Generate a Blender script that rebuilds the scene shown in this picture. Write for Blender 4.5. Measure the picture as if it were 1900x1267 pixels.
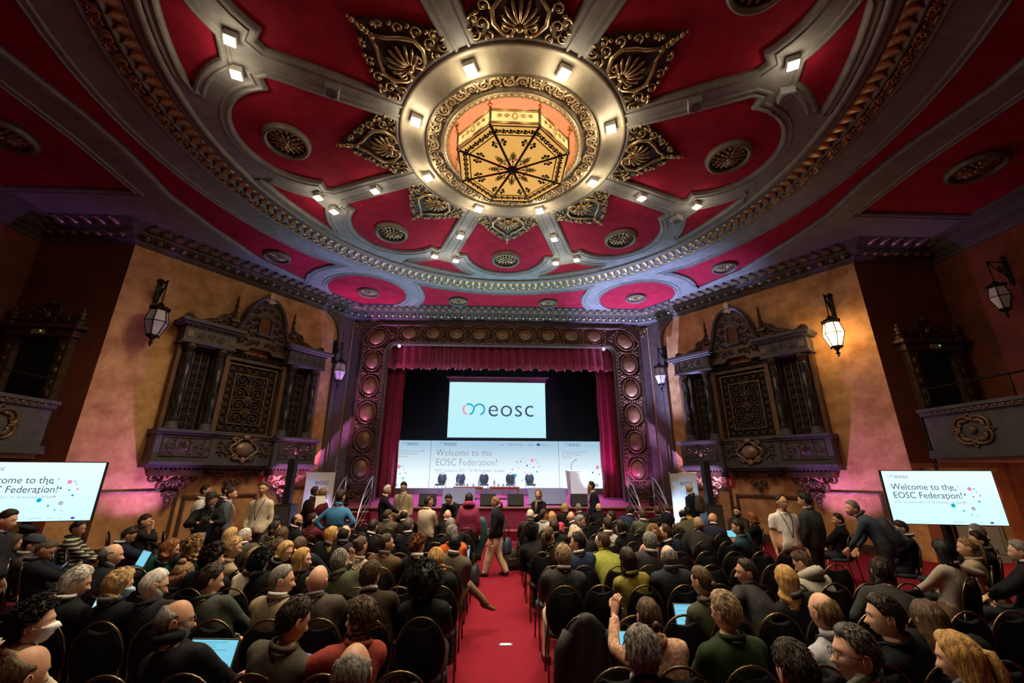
import bpy, bmesh, math, random
import numpy as np
from mathutils import Vector, Matrix, geometry
R=math.radians; PI=math.pi; S,Cc=math.sin,math.cos
random.seed(7); rng=np.random.default_rng(7)
scene=bpy.context.scene; COL=scene.collection
for o in list(bpy.data.objects): bpy.data.objects.remove(o)

# ---------------------------------------------------------------- camera, world, exposure
CAM=Vector((-.3035,0,2.1)); FPX=759.8
def _axes(t,y,r):
    fwd=Vector((S(y)*Cc(t),Cc(y)*Cc(t),S(t))); right=Vector((Cc(y),-S(y),0)); up=right.cross(fwd)
    return right*Cc(r)+up*S(r), up*Cc(r)-right*S(r), fwd
AX=_axes(R(17.84),R(2.42),R(.19))
cam_d=bpy.data.cameras.new('camera'); cam_d.sensor_width=36; cam_d.lens=FPX/1900*36; cam_d.clip_end=200; cam_d.clip_start=.05
cam=bpy.data.objects.new('camera',cam_d); COL.objects.link(cam)
cam.matrix_world=Matrix(((AX[0].x,AX[1].x,-AX[2].x,CAM.x),(AX[0].y,AX[1].y,-AX[2].y,CAM.y),(AX[0].z,AX[1].z,-AX[2].z,CAM.z),(0,0,0,1)))
scene.camera=cam
def ray(px,py): return AX[0]*((px-950)/FPX)+AX[1]*((633.5-py)/FPX)+AX[2]
def at_z(px,py,z): d=ray(px,py); return CAM+d*((z-CAM.z)/d.z)
def at_y(px,py,y): d=ray(px,py); return CAM+d*(y/d.y)
world=bpy.data.worlds.new('world'); scene.world=world; world.use_nodes=True
world.node_tree.nodes['Background'].inputs[0].default_value=(.012,.012,.018,1)
world.node_tree.nodes['Background'].inputs[1].default_value=1
vs=scene.view_settings; vs.view_transform='Standard'; vs.look='None'; vs.gamma=1; vs.use_curve_mapping=False; vs.exposure=0.0

# ---------------------------------------------------------------- lights
def light(kind,name,loc,energy,color,size=.1,target=None,spot=None,blend=.5,sy=None):
    d=bpy.data.lights.new(name,kind); d.energy=energy; d.color=color
    if kind=='AREA':
        d.size=size
        if sy: d.shape='RECTANGLE'; d.size_y=sy
    else: d.shadow_soft_size=size
    if kind=='SPOT': d.spot_size=R(spot or 60); d.spot_blend=blend
    o=bpy.data.objects.new(name,d); o.location=loc; COL.objects.link(o)
    if target is not None:
        o.rotation_euler=(Vector(target)-Vector(loc)).to_track_quat('-Z','Y').to_euler()
    return o
WARM=(1,.79,.52); AMBER=(1,.62,.28); VIOLET=(.36,.16,1); MAGENTA=(.95,.18,.85)
CY=7.28; ZC=8.92        # centre of the round ceiling, height of the ceiling
def polar(r,deg): return (r*Cc(R(deg)),CY+r*S(R(deg)))
RING_LAMPS=[22.5+45*k for k in range(8)]
for a in RING_LAMPS:
    x,y=polar(2.12,a); light('SPOT','ring_lamp_light',(x,y,ZC-.24),760,WARM,.07,(x*1.15,CY+(y-CY)*1.15,0),104,.85)
    light('POINT','ring_lamp_spill',(x,y,ZC-.34),30,WARM,.08)
# lantern: light through the glass and upwards into the pink dome
for a in range(0,360,90):
    x,y=polar(.7,a+45); light('POINT','lantern_bulb',(x,y,8.60),5,AMBER,.12)
light('POINT','lantern_top_bulb',(0,CY,8.86),12,(1,.85,.78),.2)
for sx in (-1,1):
    # LED wash lamps on the floor by the splayed walls, near the corners
    light('SPOT','corner_wash',(sx*8.55,11.75,.25),400,(.70,.26,1),.05,(sx*10.0,12.05,2.5),72,.9)
    # LED wash lamps at the foot of the stage frame, turned up to the cornice
    light('SPOT','frame_wash',(sx*5.62,16.0,1.35),1300 if sx<0 else 6500,(.36,.28,1) if sx<0 else (.42,.46,1),.05,(sx*5.9,14.9,8.9),58,.7)
    light('SPOT','frame_glow',(sx*5.62,15.9,1.30),35 if sx<0 else 230,(.4,.35,1) if sx<0 else (.75,.25,1),.05,(sx*5.6,17.1,2.6),80,.8)
    light('SPOT','screen_wash',(sx*7.3,14.3,.35),2600,(.85,.25,.8) if sx<0 else (.7,.4,1),.05,(sx*6.95,16.2,4.6),50,.6)
    light('SPOT','curtain_wash',(sx*5.0,16.3,1.35),30 if sx<0 else 260,(1,.1,.75),.04,(sx*4.75,17.9,3.2),60,.8)
light('SPOT','banner_wash',(5.6,13.6,.5),130,(.5,.75,1),.05,(6.05,14.6,1.2),70,.8)
light('SPOT','banner_wash',(-5.5,13.6,.5),90,(.6,.5,1),.05,(-6.1,14.6,1.2),70,.8)
# stage lights: cool front light from the ceiling edge, violet top light over the stage floor
for sx in (-1,1):
    light('SPOT','stage_front_light',(sx*2.5,12.5,8.4),420,(.72,.86,1),.1,(sx*1.5,18.0,1.2),40,.7)
    light('SPOT','stage_top_light',(sx*2.4,17.9,7.2),3600,(.58,.48,1),.1,(sx*2.0,17.3,1.1),64,.7)
for x in (-3.4,-1.5,1.5,3.4): light('SPOT','added_ceiling_fill',(x,16.9,1.25),1200,(.55,.85,1),.06,(x*1.1,14.0,8.9),74,.9)  # added cool spots without fixtures, standing in for screen glow on the front ceiling
light('AREA','under_balcony_light',(12.1,8.3,2.35),130,AMBER,.4,(12.1,8.6,0))
light('AREA','under_balcony_light',(-12.1,8.3,2.35),25,AMBER,.4,(-12.1,8.6,0))

# ---------------------------------------------------------------- materials
MATS={}
def M(name,col,rough=.6,metal=0,noise=None,bump=None,emit=None,spec=.35,col2=None,stretch=None,alpha=None,sheen=0):
    if name in MATS: return MATS[name]
    m=bpy.data.materials.new(name); m.use_nodes=True; MATS[name]=m
    nt=m.node_tree; b=nt.nodes['Principled BSDF']
    c=(*col,1); b.inputs['Base Color'].default_value=c; b.inputs['Roughness'].default_value=rough; b.inputs['Metallic'].default_value=metal
    b.inputs['Specular IOR Level'].default_value=spec
    if sheen: b.inputs['Sheen Weight'].default_value=sheen
    m.diffuse_color=c
    if noise or bump:
        tc=nt.nodes.new('ShaderNodeTexCoord'); src=tc.outputs['Object']
        if stretch:
            mp=nt.nodes.new('ShaderNodeMapping'); mp.inputs['Scale'].default_value=stretch; nt.links.new(src,mp.inputs['Vector']); src=mp.outputs['Vector']
    if noise:
        n=nt.nodes.new('ShaderNodeTexNoise'); n.inputs['Scale'].default_value=noise[0]; n.inputs['Detail'].default_value=5; n.inputs['Roughness'].default_value=.65
        nt.links.new(src,n.inputs['Vector'])
        r=nt.nodes.new('ShaderNodeValToRGB'); k=noise[1]
        c2=col2 or tuple(v*(1-k) for v in col)
        r.color_ramp.elements[0].position=.32; r.color_ramp.elements[1].position=.68
        r.color_ramp.elements[0].color=(*c2,1); r.color_ramp.elements[1].color=(*[min(1,v*(1+k*.5)) for v in col],1)
        nt.links.new(n.outputs['Fac'],r.inputs['Fac']); nt.links.new(r.outputs['Color'],b.inputs['Base Color'])
    if bump:
        n=nt.nodes.new('ShaderNodeTexNoise'); n.inputs['Scale'].default_value=bump[0]; n.inputs['Detail'].default_value=4
        nt.links.new(src,n.inputs['Vector'])
        bp=nt.nodes.new('ShaderNodeBump'); bp.inputs['Strength'].default_value=bump[1]; bp.inputs['Distance'].default_value=.02
        nt.links.new(n.outputs['Fac'],bp.inputs['Height']); nt.links.new(bp.outputs['Normal'],b.inputs['Normal'])
    if emit:
        b.inputs['Emission Color'].default_value=(*emit[0],1); b.inputs['Emission Strength'].default_value=emit[1]
    return m
CARPET=M('red_carpet',(.17,.006,.018),.95,noise=(60,.35),bump=(220,.35),spec=.15)
RED=M('ceiling_red',(.30,.014,.036),.85,spec=.08,noise=(3,.25),bump=(40,.05))
STONE=M('ceiling_grey',(.20,.205,.20),.65,noise=(4,.25),bump=(25,.06))
PINK=M('dome_pink',(.80,.40,.36),.8)
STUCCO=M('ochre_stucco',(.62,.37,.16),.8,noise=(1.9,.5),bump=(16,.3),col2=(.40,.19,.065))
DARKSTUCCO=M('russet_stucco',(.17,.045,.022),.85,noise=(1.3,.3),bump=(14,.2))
GILT=M('aged_gilt',(.42,.31,.15),.36,.75,noise=(9,.55),bump=(30,.15))
CREAMGILT=M('pale_gilt',(.62,.50,.30),.45,.35,noise=(12,.4),bump=(40,.1))
BRONZE=M('dark_bronze',(.20,.13,.07),.38,.55,noise=(7,.5),bump=(30,.15))
DARKWOOD=M('dark_carved_wood',(.085,.05,.033),.4,.15,noise=(5,.5),bump=(24,.2))
GREYSTONE=M('grey_painted_plaster',(.085,.082,.082),.6,noise=(5,.3),bump=(30,.08))
FRAMEST=M('frame_plaster',(.13,.10,.095),.6,noise=(5,.3),bump=(30,.08))
BLACK=M('matt_black',(.008,.008,.01),.7)
IRON=M('black_iron',(.02,.018,.016),.45,.6)
VELVET=M('crimson_velvet',(.30,.006,.045),.8,noise=(8,.4),sheen=.5)
BLACKDRAPE=M('black_drape',(.006,.006,.012),.9)
WHITE=M('white_gloss',(.8,.8,.8),.35)
STEEL=M('brushed_steel',(.62,.64,.66),.28,1)

# ---------------------------------------------------------------- mesh helpers
class MB:
    def __init__(s): s.v=[]; s.f=[]; s.mi=[]; s.sm=[]
    def add(s,v,f,m=0,smooth=False):
        n=len(s.v); s.v.extend([tuple(p) for p in v]); s.f.extend([tuple(i+n for i in q) for q in f]); s.mi.extend([m]*len(f)); s.sm.extend([smooth]*len(f)); return s
    def box(s,c,d,m=0,rz=0,bev=0):
        x,y,z=c; a,b,e=d[0]/2,d[1]/2,d[2]/2
        if bev:
            k=bev; v=[]
            for zz,q in ((-e,k),(-e+k,0),(e-k,0),(e,k)):
                for px,py in ((-a+q,-b+q),(a-q,-b+q),(a-q,b-q),(-a+q,b-q)): v.append((px,py,zz))
            f=[(3,2,1,0),(12,13,14,15)]+[(i*4+j,i*4+(j+1)%4,(i+1)*4+(j+1)%4,(i+1)*4+j) for i in range(3) for j in range(4)]
        else:
            v=[(sx*a,sy*b,sz*e) for sz in (-1,1) for sx,sy in ((-1,-1),(1,-1),(1,1),(-1,1))]
            f=[(3,2,1,0),(4,5,6,7),(0,1,5,4),(1,2,6,5),(2,3,7,6),(3,0,4,7)]
        cr,sr=Cc(rz),S(rz)
        return s.add([(x+p*cr-q*sr,y+p*sr+q*cr,z+r) for p,q,r in v],f,m)
    def tube(s,pts,r,n=6,closed=False,m=0,smooth=True,flat=1,up0=None):
        P=np.array(pts,float); k=len(P); rr=np.full(k,r) if np.isscalar(r) else np.array(r,float)
        T=(np.roll(P,-1,0)-np.roll(P,1,0)) if closed else np.gradient(P,axis=0)
        T/=np.linalg.norm(T,axis=1)[:,None]+1e-12
        u=np.array(up0 or (0,0,1.)); 
        if abs(T[0]@u)>.9: u=np.array([1.,0,0])
        ang=np.arange(n)*2*PI/n; V=[]
        for i in range(k):
            u=u-T[i]*(u@T[i]); u/=np.linalg.norm(u)+1e-12; w=np.cross(T[i],u)
            V.append(P[i]+rr[i]*(np.cos(ang)[:,None]*w+flat*np.sin(ang)[:,None]*u))
        V=np.concatenate(V); f=[]; K=k if closed else k-1
        for i in range(K):
            a=i*n; b=((i+1)%k)*n
            f+=[(a+j,a+(j+1)%n,b+(j+1)%n,b+j) for j in range(n)]
        if not closed: f+=[tuple(range(n))[::-1],tuple(range((k-1)*n,k*n))]
        return s.add(V,f,m,smooth)
    def sphere(s,c,r,nu=10,nv=6,m=0,smooth=True):
        if np.isscalar(r): r=(r,r,r)
        V=[(c[0],c[1],c[2]-r[2])]
        for i in range(1,nv):
            t=-PI/2+PI*i/nv
            V+=[(c[0]+r[0]*Cc(t)*Cc(2*PI*j/nu),c[1]+r[1]*Cc(t)*S(2*PI*j/nu),c[2]+r[2]*S(t)) for j in range(nu)]
        V.append((c[0],c[1],c[2]+r[2])); L=len(V)-1
        f=[(0,1+(j+1)%nu,1+j) for j in range(nu)]
        for i in range(nv-2):
            a=1+i*nu; f+=[(a+j,a+(j+1)%nu,a+nu+(j+1)%nu,a+nu+j) for j in range(nu)]
        a=1+(nv-2)*nu; f+=[(a+j,a+(j+1)%nu,L) for j in range(nu)]
        return s.add(V,f,m,smooth)
    def lathe(s,prof,n=16,c=(0,0,0),m=0,smooth=True,caps=True):
        V=[(c[0]+r*Cc(2*PI*j/n),c[1]+r*S(2*PI*j/n),c[2]+z) for r,z in prof for j in range(n)]
        f=[(i*n+j,i*n+(j+1)%n,(i+1)*n+(j+1)%n,(i+1)*n+j) for i in range(len(prof)-1) for j in range(n)]
        if caps: f+=[tuple(range(n))[::-1],tuple(range((len(prof)-1)*n,len(prof)*n))]
        return s.add(V,f,m,smooth)
    def prism(s,poly,z0,z1,m=0,smooth=False):
        n=len(poly); V=[(x,y,z0) for x,y in poly]+[(x,y,z1) for x,y in poly]
        f=[tuple(range(n))[::-1],tuple(range(n,2*n))]+[(i,(i+1)%n,n+(i+1)%n,n+i) for i in range(n)]
        return s.add(V,f,m,smooth)
    def plate(s,outer,holes,z0,z1,m=0):
        loops=[outer]+holes; pts=[p for L in loops for p in L]
        bm=bmesh.new(); vs_=[bm.verts.new((x,y,0)) for x,y in pts]; o=0; ed=[]
        for L in loops:
            ed+=[bm.edges.new((vs_[o+i],vs_[o+(i+1)%len(L)])) for i in range(len(L))]; o+=len(L)
        bm.verts.index_update()
        fc=[g for g in bmesh.ops.triangle_fill(bm,edges=ed,use_beauty=True,use_dissolve=False)['geom'] if isinstance(g,bmesh.types.BMFace)]
        tri=[[v.index for v in g.verts] for g in fc]; bm.free()
        n=len(pts); V=[(x,y,z0) for x,y in pts]+[(x,y,z1) for x,y in pts]
        f=[tuple(t) for t in tri]+[tuple(i+n for i in t[::-1]) for t in tri]; o=0
        for L in loops:
            k=len(L); f+=[(o+i,o+(i+1)%k,n+o+(i+1)%k,n+o+i) for i in range(k)]; o+=k
        return s.add(V,f,m)
    def ribbon(s,path,prof,closed=True,m=0,smooth=False):
        # sweep profile [(sideways, height)] along a 2-D path lying in the local xy plane
        P=np.array(path,float); k=len(P)
        d=(np.roll(P,-1,0)-P); d/=np.linalg.norm(d,axis=1)[:,None]+1e-12
        n=np.c_[-d[:,1],d[:,0]]; N=np.zeros_like(P)
        for i in range(k):
            a=n[i-1] if (closed or i>0) else n[i]; b=n[i] if (closed or i<k-1) else n[i-1]
            v=a+b; L=v@v
            N[i]=v*2/L if L>.25 else b
        q=len(prof); V=[(P[i,0]+N[i,0]*sx,P[i,1]+N[i,1]*sx,z) for i in range(k) for sx,z in prof]
        f=[]
        for i in range(k if closed else k-1):
            a=i*q; b=((i+1)%k)*q; f+=[(a+j,a+j+1,b+j+1,b+j) for j in range(q-1)]
        if not closed: f+=[tuple(range(q)),tuple(range((k-1)*q,k*q))[::-1]]
        return s.add(V,f,m,smooth)
    def xf(s,fn):
        s.v=[tuple(fn(*p)) for p in s.v]; return s
    def mesh(s,name,mats,fix=True):
        me=bpy.data.meshes.new(name); me.from_pydata(s.v,[],s.f)
        for x in (mats if isinstance(mats,(list,tuple)) else [mats]): me.materials.append(x)
        me.polygons.foreach_set('material_index',s.mi); me.polygons.foreach_set('use_smooth',s.sm)
        if fix:
            bm=bmesh.new(); bm.from_mesh(me); bmesh.ops.recalc_face_normals(bm,faces=bm.faces); bm.to_mesh(me); bm.free()
        me.update(); return me
    def build(s,name,mats,parent=None,fix=True,**k): return link(name,s.mesh(name,mats,fix),parent,**k)
def link(name,me,parent=None,loc=None,rz=None,mw=None,**k):
    o=bpy.data.objects.new(name,me); COL.objects.link(o)
    if parent is not None: o.parent=parent
    if loc is not None: o.location=loc
    if rz is not None: o.rotation_euler=(0,0,rz)
    if mw is not None: o.matrix_local=mw
    for a,b in k.items(): o[a]=b
    return o
def thing(name,label,cat,loc=(0,0,0),rz=0,group=None,mw=None):
    o=bpy.data.objects.new(name,None); COL.objects.link(o); o.empty_display_size=.1
    if mw is not None: o.matrix_world=mw
    else: o.location=loc; o.rotation_euler=(0,0,rz)
    o['label']=label; o['category']=cat
    if group: o['group']=group
    return o
def struct(mb,name,mats,**k): return mb.build(name,mats,None,kind='structure',**k)
def copytree(o,parent=None):
    c=o.copy(); COL.objects.link(c)
    if parent is not None: c.parent=parent
    for ch in o.children: copytree(ch,c)
    return c
def arc(cx,cy,r,a0,a1,n): return [(cx+r*Cc(R(a0+(a1-a0)*i/n)),cy+r*S(R(a0+(a1-a0)*i/n))) for i in range(n+1)]
def spiral(cx,cy,r,turns,a0,dr=1,n=22,rmin=.12):
    return [(cx+(r*(1-t)+r*rmin*t)*Cc(a0+dr*turns*2*PI*t),cy+(r*(1-t)+r*rmin*t)*S(a0+dr*turns*2*PI*t),0) for t in [i/n for i in range(n+1)]]
# ================================================================ SETTING
def stage_z(y): return .97+.06*(y-15.6)
mb=MB().box((0,7,-.06),(27.4,21,.12)); floor=struct(mb,'floor',CARPET)
SPL={}
def wallframe(s):
    a=Vector((s*6.65,16.85)); b=Vector((s*10.87,11.0)); t=(b-a).normalized(); n=Vector((-t.y,t.x))
    if n.x*s>0: n=-n
    return a,t,n,(b-a).length
for s in (-1,1): SPL[s]=wallframe(s)
def spl_fn(s):
    a,t,n,L=SPL[s]
    return lambda u,z,d: (a.x+t.x*u+n.x*d, a.y+t.y*u+n.y*d, z)
def spl_matrix(s,u,z,d=0):
    # local x along the wall (u), local y up, local z out of the wall
    a,t,n,L=SPL[s]; p=spl_fn(s)(u,z,d)
    return Matrix(((t.x,0,n.x,p[0]),(t.y,0,n.y,p[1]),(0,1,0,p[2]),(0,0,0,1)))
WL=SPL[1][3]
for s,nm in ((-1,'wall_splay_left'),(1,'wall_splay_right')):
    mb=MB().prism([(-.3,0),(WL,0),(WL,ZC),(-.3,ZC)],-.25,0); mb.xf(spl_fn(s)); w=struct(mb,nm,STUCCO)
    # grey band that frames the ochre field, with its rounded corner next to the stage
    fld=[(WL+.02,0),(WL+.02,8.47),(1.45,8.47)]+arc(1.45,7.47,1.0,90,180,10)+[(.45,0)]
    ou=[(WL+.02,8.47),(WL+.02,ZC),(-.2,ZC),(-.2,0),(.45,0)]+arc(1.45,7.47,1.0,180,90,10)
    MB().prism(ou,0,.09).ribbon([(.45,.02)]+arc(1.45,7.47,1.0,180,90,10)+[(WL,8.47)],[(0,.08),(0,.14),(.07,.16),(.10,.10),(.2,.10),(.22,.13),(.27,.08)],closed=False).xf(spl_fn(s)).build('wall_band',FRAMEST,w)
    # dado panel mouldings below the carved screen
    for (u0,u1,z1) in ((.7,2.3,1.55),(2.6,4.5,1.35),(4.8,6.4,1.55)):
        q=[(u0,.25),(u1,.25),(u1,z1),(u0,z1)]
        MB().ribbon(q,[(0,0),(.0,.05),(-.05,.06),(-.09,.03),(-.1,0)]).xf(spl_fn(s)).build('panel_moulding',BRONZE,w)
    MB().box((3.6,.12,.03),(WL-.8,.24,.06)).xf(spl_fn(s)).build('skirting',DARKWOOD,w)
    # return wall and side gallery wall
    x0,x1=sorted((s*10.87,s*13.6))
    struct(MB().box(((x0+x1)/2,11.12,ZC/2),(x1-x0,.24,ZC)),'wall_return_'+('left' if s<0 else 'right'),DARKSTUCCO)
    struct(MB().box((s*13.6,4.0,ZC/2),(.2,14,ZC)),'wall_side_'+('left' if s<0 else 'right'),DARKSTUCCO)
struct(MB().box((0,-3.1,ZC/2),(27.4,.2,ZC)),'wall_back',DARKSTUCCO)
# front wall with the stage opening
OP=[(-4.93,-.1),(-4.93,7.08)]+arc(-4.58,7.08,.35,180,90,6)+arc(4.58,7.08,.35,90,0,6)+[(4.93,-.1)]
mb=MB().prism([(-6.75,-.1)]+[(-6.75,ZC),(6.75,ZC),(6.75,-.1)]+OP[::-1],0,.3); mb.xf(lambda x,z,d:(x,17.4-d,z)); wf=struct(mb,'wall_front',FRAMEST)

# ---- ceiling
def cf(x,y,d): return (x,CY+y,ZC-d)
def rot(p,deg): c,s=Cc(R(deg)),S(R(deg)); return [(x*c-y*s,x*s+y*c) for x,y in p]
HOLE0=[(1.42*Cc(2*PI*i/48),1.42*S(2*PI*i/48)) for i in range(48)]
big=[(-13.6,-10.2),(13.6,-10.2),(13.6,9.98),(-13.6,9.98)]
mb=MB().plate(big,[HOLE0],0,-.15); mb.xf(cf); ceiling=struct(mb,'ceiling',RED)
# one panel: axis along +y
hw=.29
def spoke_side(r,sgn):
    # point at distance r from the centre on the panel side of the spoke at 22.5 degrees off axis
    a=R(90-22.5*sgn); return (r*Cc(a)-sgn*hw*S(R(22.5))*0-sgn*hw*Cc(R(22.5)), r*S(a)+hw*S(R(22.5)))
pR=[spoke_side(2.42,1)]; panel=[]
inner=arc(0,0,2.5,73.8,106.2,10)
earR=spoke_side(4.72,1); earL=spoke_side(4.72,-1)
lobe=arc(0,4.57,1.27,2,-182+360-360,1)
lobe=[(1.27*Cc(R(a)),4.57+1.27*S(R(a))) for a in range(0,181,9)]
panel=[inner[0]]+[earR,(earR[0]-.03,earR[1]+.14),(1.27,4.62)]+lobe[1:-1]+[(-1.27,4.62),(-earR[0]+.03,earR[1]+.14),earL]+inner[::-1][:-1]
tri=[]
def P(r,a): return (r*Cc(R(a)),r*S(R(a)))
ax=112.5
lc=P(4.57,90); rc=P(4.57,135)
a0=P(5.44,ax-2.4); a1=P(6.14,ax-11.3); b0=P(5.44,ax+2.4); b1=P(6.14,ax+11.3)
def arcpts(c,p,q,n):
    t0=math.atan2(p[1]-c[1],p[0]-c[0]); t1=math.atan2(q[1]-c[1],q[0]-c[0])
    if t1-t0>PI: t1-=2*PI
    if t0-t1>PI: t1+=2*PI
    r0=math.dist(c,p); r1=math.dist(c,q)
    return [(c[0]+(r0+(r1-r0)*i/n)*Cc(t0+(t1-t0)*i/n),c[1]+(r0+(r1-r0)*i/n)*S(t0+(t1-t0)*i/n)) for i in range(n+1)]
tri=arcpts(lc,a1,a0,6)+arcpts(rc,b0,b1,6)+[P(6.14,ax+11.3-22.6*i/8) for i in range(1,8)]
holes=[]; 
for k in range(8): holes.append(rot(panel,45*k)); holes.append(rot(tri,45*k))
CIR=[(sx*5.36,15.0-CY) for sx in (-1,1)]
for c in CIR: holes.append([(c[0]+1.47*Cc(2*PI*i/40),c[1]+1.47*S(2*PI*i/40)) for i in range(40)])
# panel over the stage, between the two round panels
yb=16.36-CY
def circ_x(c,r,y): return c[0]+math.sqrt(max(0,r*r-(y-c[1])**2))
fl=[(circ_x(CIR[0],2.2,y),y) for y in np.linspace(yb,7.05,9)]
fr=[(-x,y) for x,y in fl][::-1]
ang0=math.degrees(math.atan2(fl[-1][1],fl[-1][0])); 
top=[P(7.66,ang0+(180-2*ang0)*i/12) for i in range(0,13)]
holes.append(fl[:-1]+top+fr[1:])
for s in (-1,1):
    # long red side panels
    o=[(7.40,14.0),(8.2,12.43),(8.57,10.58),(8.71,9.25),(8.52,7.9),(8.5,7.28),(8.52,6.66),(8.71,5.3),(8.57,3.98),(8.2,2.13)]
    o=[(x,y-CY) for x,y in o]
    tip=[(5.36+2.26*Cc(R(a)),15.0-CY+2.26*S(R(a))) for a in (-24,-40,-55,-70,-80)]
    inn=[P(8.08,42.5-75*i/18) for i in range(19)][::-1]
    h=o[::-1]+tip[:]
    h=o[::-1]+tip+inn[::-1][1:]
    holes.append([(s*x,y) for x,y in h])
    holes.append([(s*x,y-CY) for x,y in ((9.55,9.1),(9.45,7.3),(9.55,5.4),(10.2,2.0),(13.2,2.0),(13.2,9.1))])
def ccw(p): return sum(p[i][0]*p[(i+1)%len(p)][1]-p[(i+1)%len(p)][0]*p[i][1] for i in range(len(p)))>0
C195=[(1.97*Cc(2*PI*i/64),1.97*S(2*PI*i/64)) for i in range(64)]
RIN=[P(6.36,360*i/96) for i in range(96)]; ROUT=[P(7.22,360*i/96) for i in range(96)]
mb=MB(); mb.plate(RIN,[C195]+holes[:16],0,.055); mb.plate(big,[ROUT]+holes[16:],0,.055)
for h in holes:
    q=h[::-1] if ccw(h) else h
    mb.ribbon(q,[(-.01,.0),(-.01,.05),(.02,.085),(.055,.095),(.075,.06),(.12,.06),(.14,.085),(.175,.085),(.20,.05)])
mb.xf(cf); grey=struct(mb,'trim_1',STONE)
# round mouldings of the middle: plain ring, frieze bed, bead bed
mb=MB(); mb.lathe([(2.42,.05),(2.40,.10),(2.34,.11),(2.30,.07),(2.0,.11),(1.95,.16),(1.90,.16),(1.88,.10)],72,caps=False); mb.xf(cf); struct(mb,'trim_2',M('ring_grey',(.27,.245,.18),.55,noise=(5,.2)))
mb=MB(); mb.lathe([(1.88,.10),(1.86,.13),(1.55,.05),(1.53,.10),(1.49,.10)],72,caps=False); mb.xf(cf); ring=struct(mb,'trim_3',M('frieze_bed',(.17,.14,.09),.5,.3,noise=(8,.3)))
mb=MB(); mb.lathe([(1.49,.10),(1.46,.13),(1.40,.13),(1.36,.08),(1.36,-.1)],72,caps=False); mb.xf(cf); bead=struct(mb,'trim_4',CREAMGILT)
mb=MB(); mb.lathe([(1.37,-.02),(1.36,-.25),(1.2,-.55),(.8,-.8),(.3,-.92),(.01,-.94)],48,caps=False); mb.xf(cf); struct(mb,'trim_5',PINK)
# outer gilded double band
mb=MB(); mb.lathe([(6.34,.05),(6.36,.12),(6.44,.14),(6.48,.09),(6.52,.09),(6.56,.12),(6.60,.06),(6.84,.06),(6.87,.12),(6.92,.13),(6.95,.07),(7.18,.03),(7.21,.10),(7.26,.10),(7.28,.05)],120,caps=False); mb.xf(cf); band=struct(mb,'trim_6',M('band_grey',(.15,.14,.12),.5,.1,noise=(5,.3)))

# ---- ornament pieces
def scroll_mesh(name,mat,w=.5,h=.24,r=.018,n=5,leaves=True):
    b=MB(); k=h*.42
    for sx in (0,1):
        x=(-.25+.5*sx)*w; sg=1 if sx==0 else -1
        p=spiral(x,sg*.02*h,k,1.5,PI*(1 if sx==0 else 1)+0,-sg,20)
        stem=[(x-w*.30,-sg*h*.46,0),(x-w*.24,-sg*h*.3,0)]
        b.tube(stem+p,[r*.6,r*.9]+list(np.linspace(r*1.3,r*.7,len(p)-1))+[r*1.6],n)
        if leaves:
            for a,l in ((60,.30),(130,.34),(220,.26),(310,.30)):
                ca=(x+Cc(R(a))*k*1.05,sg*.02*h+S(R(a))*k*1.05); b.sphere((ca[0],ca[1],0),(h*.10,h*.07,r*1.5),6,4)
    return b.mesh(name,mat)
def leaf_mesh(name,mat,w=.2,h=.3,d=.06,ribs=5):
    # acanthus leaf: lobed fan that curls out at the tip; x across, y along, z out
    b=MB(); V=[]; f=[]; nu=ribs*2; nv=4
    for j in range(nv+1):
        t=j/nv
        for i in range(nu+1):
            u=i/nu*2-1; lobe=1-.16*(i%2)
            ww=w/2*math.sin(PI*min(1,.28+t*.72))**.7*(1.0 if j<nv else .55)
            V.append((u*ww*lobe,h*(t-.0)*(1-.12*u*u*t),d*(.35+.65*t*t)*(1-.5*u*u)+(.012 if i%2==0 else 0)))
    for j in range(nv):
        for i in range(nu):
            a=j*(nu+1)+i; f.append((a,a+1,a+nu+2,a+nu+1))
    n=len(V); V+=[(x,y,-.01) for x,y,z in V]
    edge=[i for i in range(nu+1)]+[j*(nu+1)+nu for j in range(1,nv+1)]+[nv*(nu+1)+i for i in range(nu-1,-1,-1)]+[j*(nu+1) for j in range(nv-1,0,-1)]
    f+=[(edge[i],edge[(i+1)%len(edge)],edge[(i+1)%len(edge)]+n,edge[i]+n) for i in range(len(edge))]
    b.add(V,f,0,True); return b.mesh(name,mat)
def rosette_parts(mat_rim,mat_fl):
    rim=MB().lathe([(.40,0),(.41,.12),(.46,.15),(.50,.12),(.52,.03),(.52,0)],32,caps=False).lathe([(.40,.03),(.02,.03)],32).mesh('rim',mat_rim)
    b=MB()
    for ring_r,nn,l,w in ((.30,16,.11,.055),(.19,12,.12,.052),(.11,8,.08,.042)):
        for k in range(nn):
            a=2*PI*k/nn; c,s=Cc(a),S(a)
            q=MB().sphere((0,0,0),(l,w,.035),6,5); z0={16:.05,12:.075,8:.10}[nn]
            q.xf(lambda x,y,z:(c*(x+ring_r)-s*y,s*(x+ring_r)+c*y,z+z0-abs(y)*.2)); b.add(q.v,q.f,0,True)
    b.sphere((0,0,.12),(.06,.06,.05),8,6)
    return rim,b.mesh('flower',mat_fl)
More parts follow.
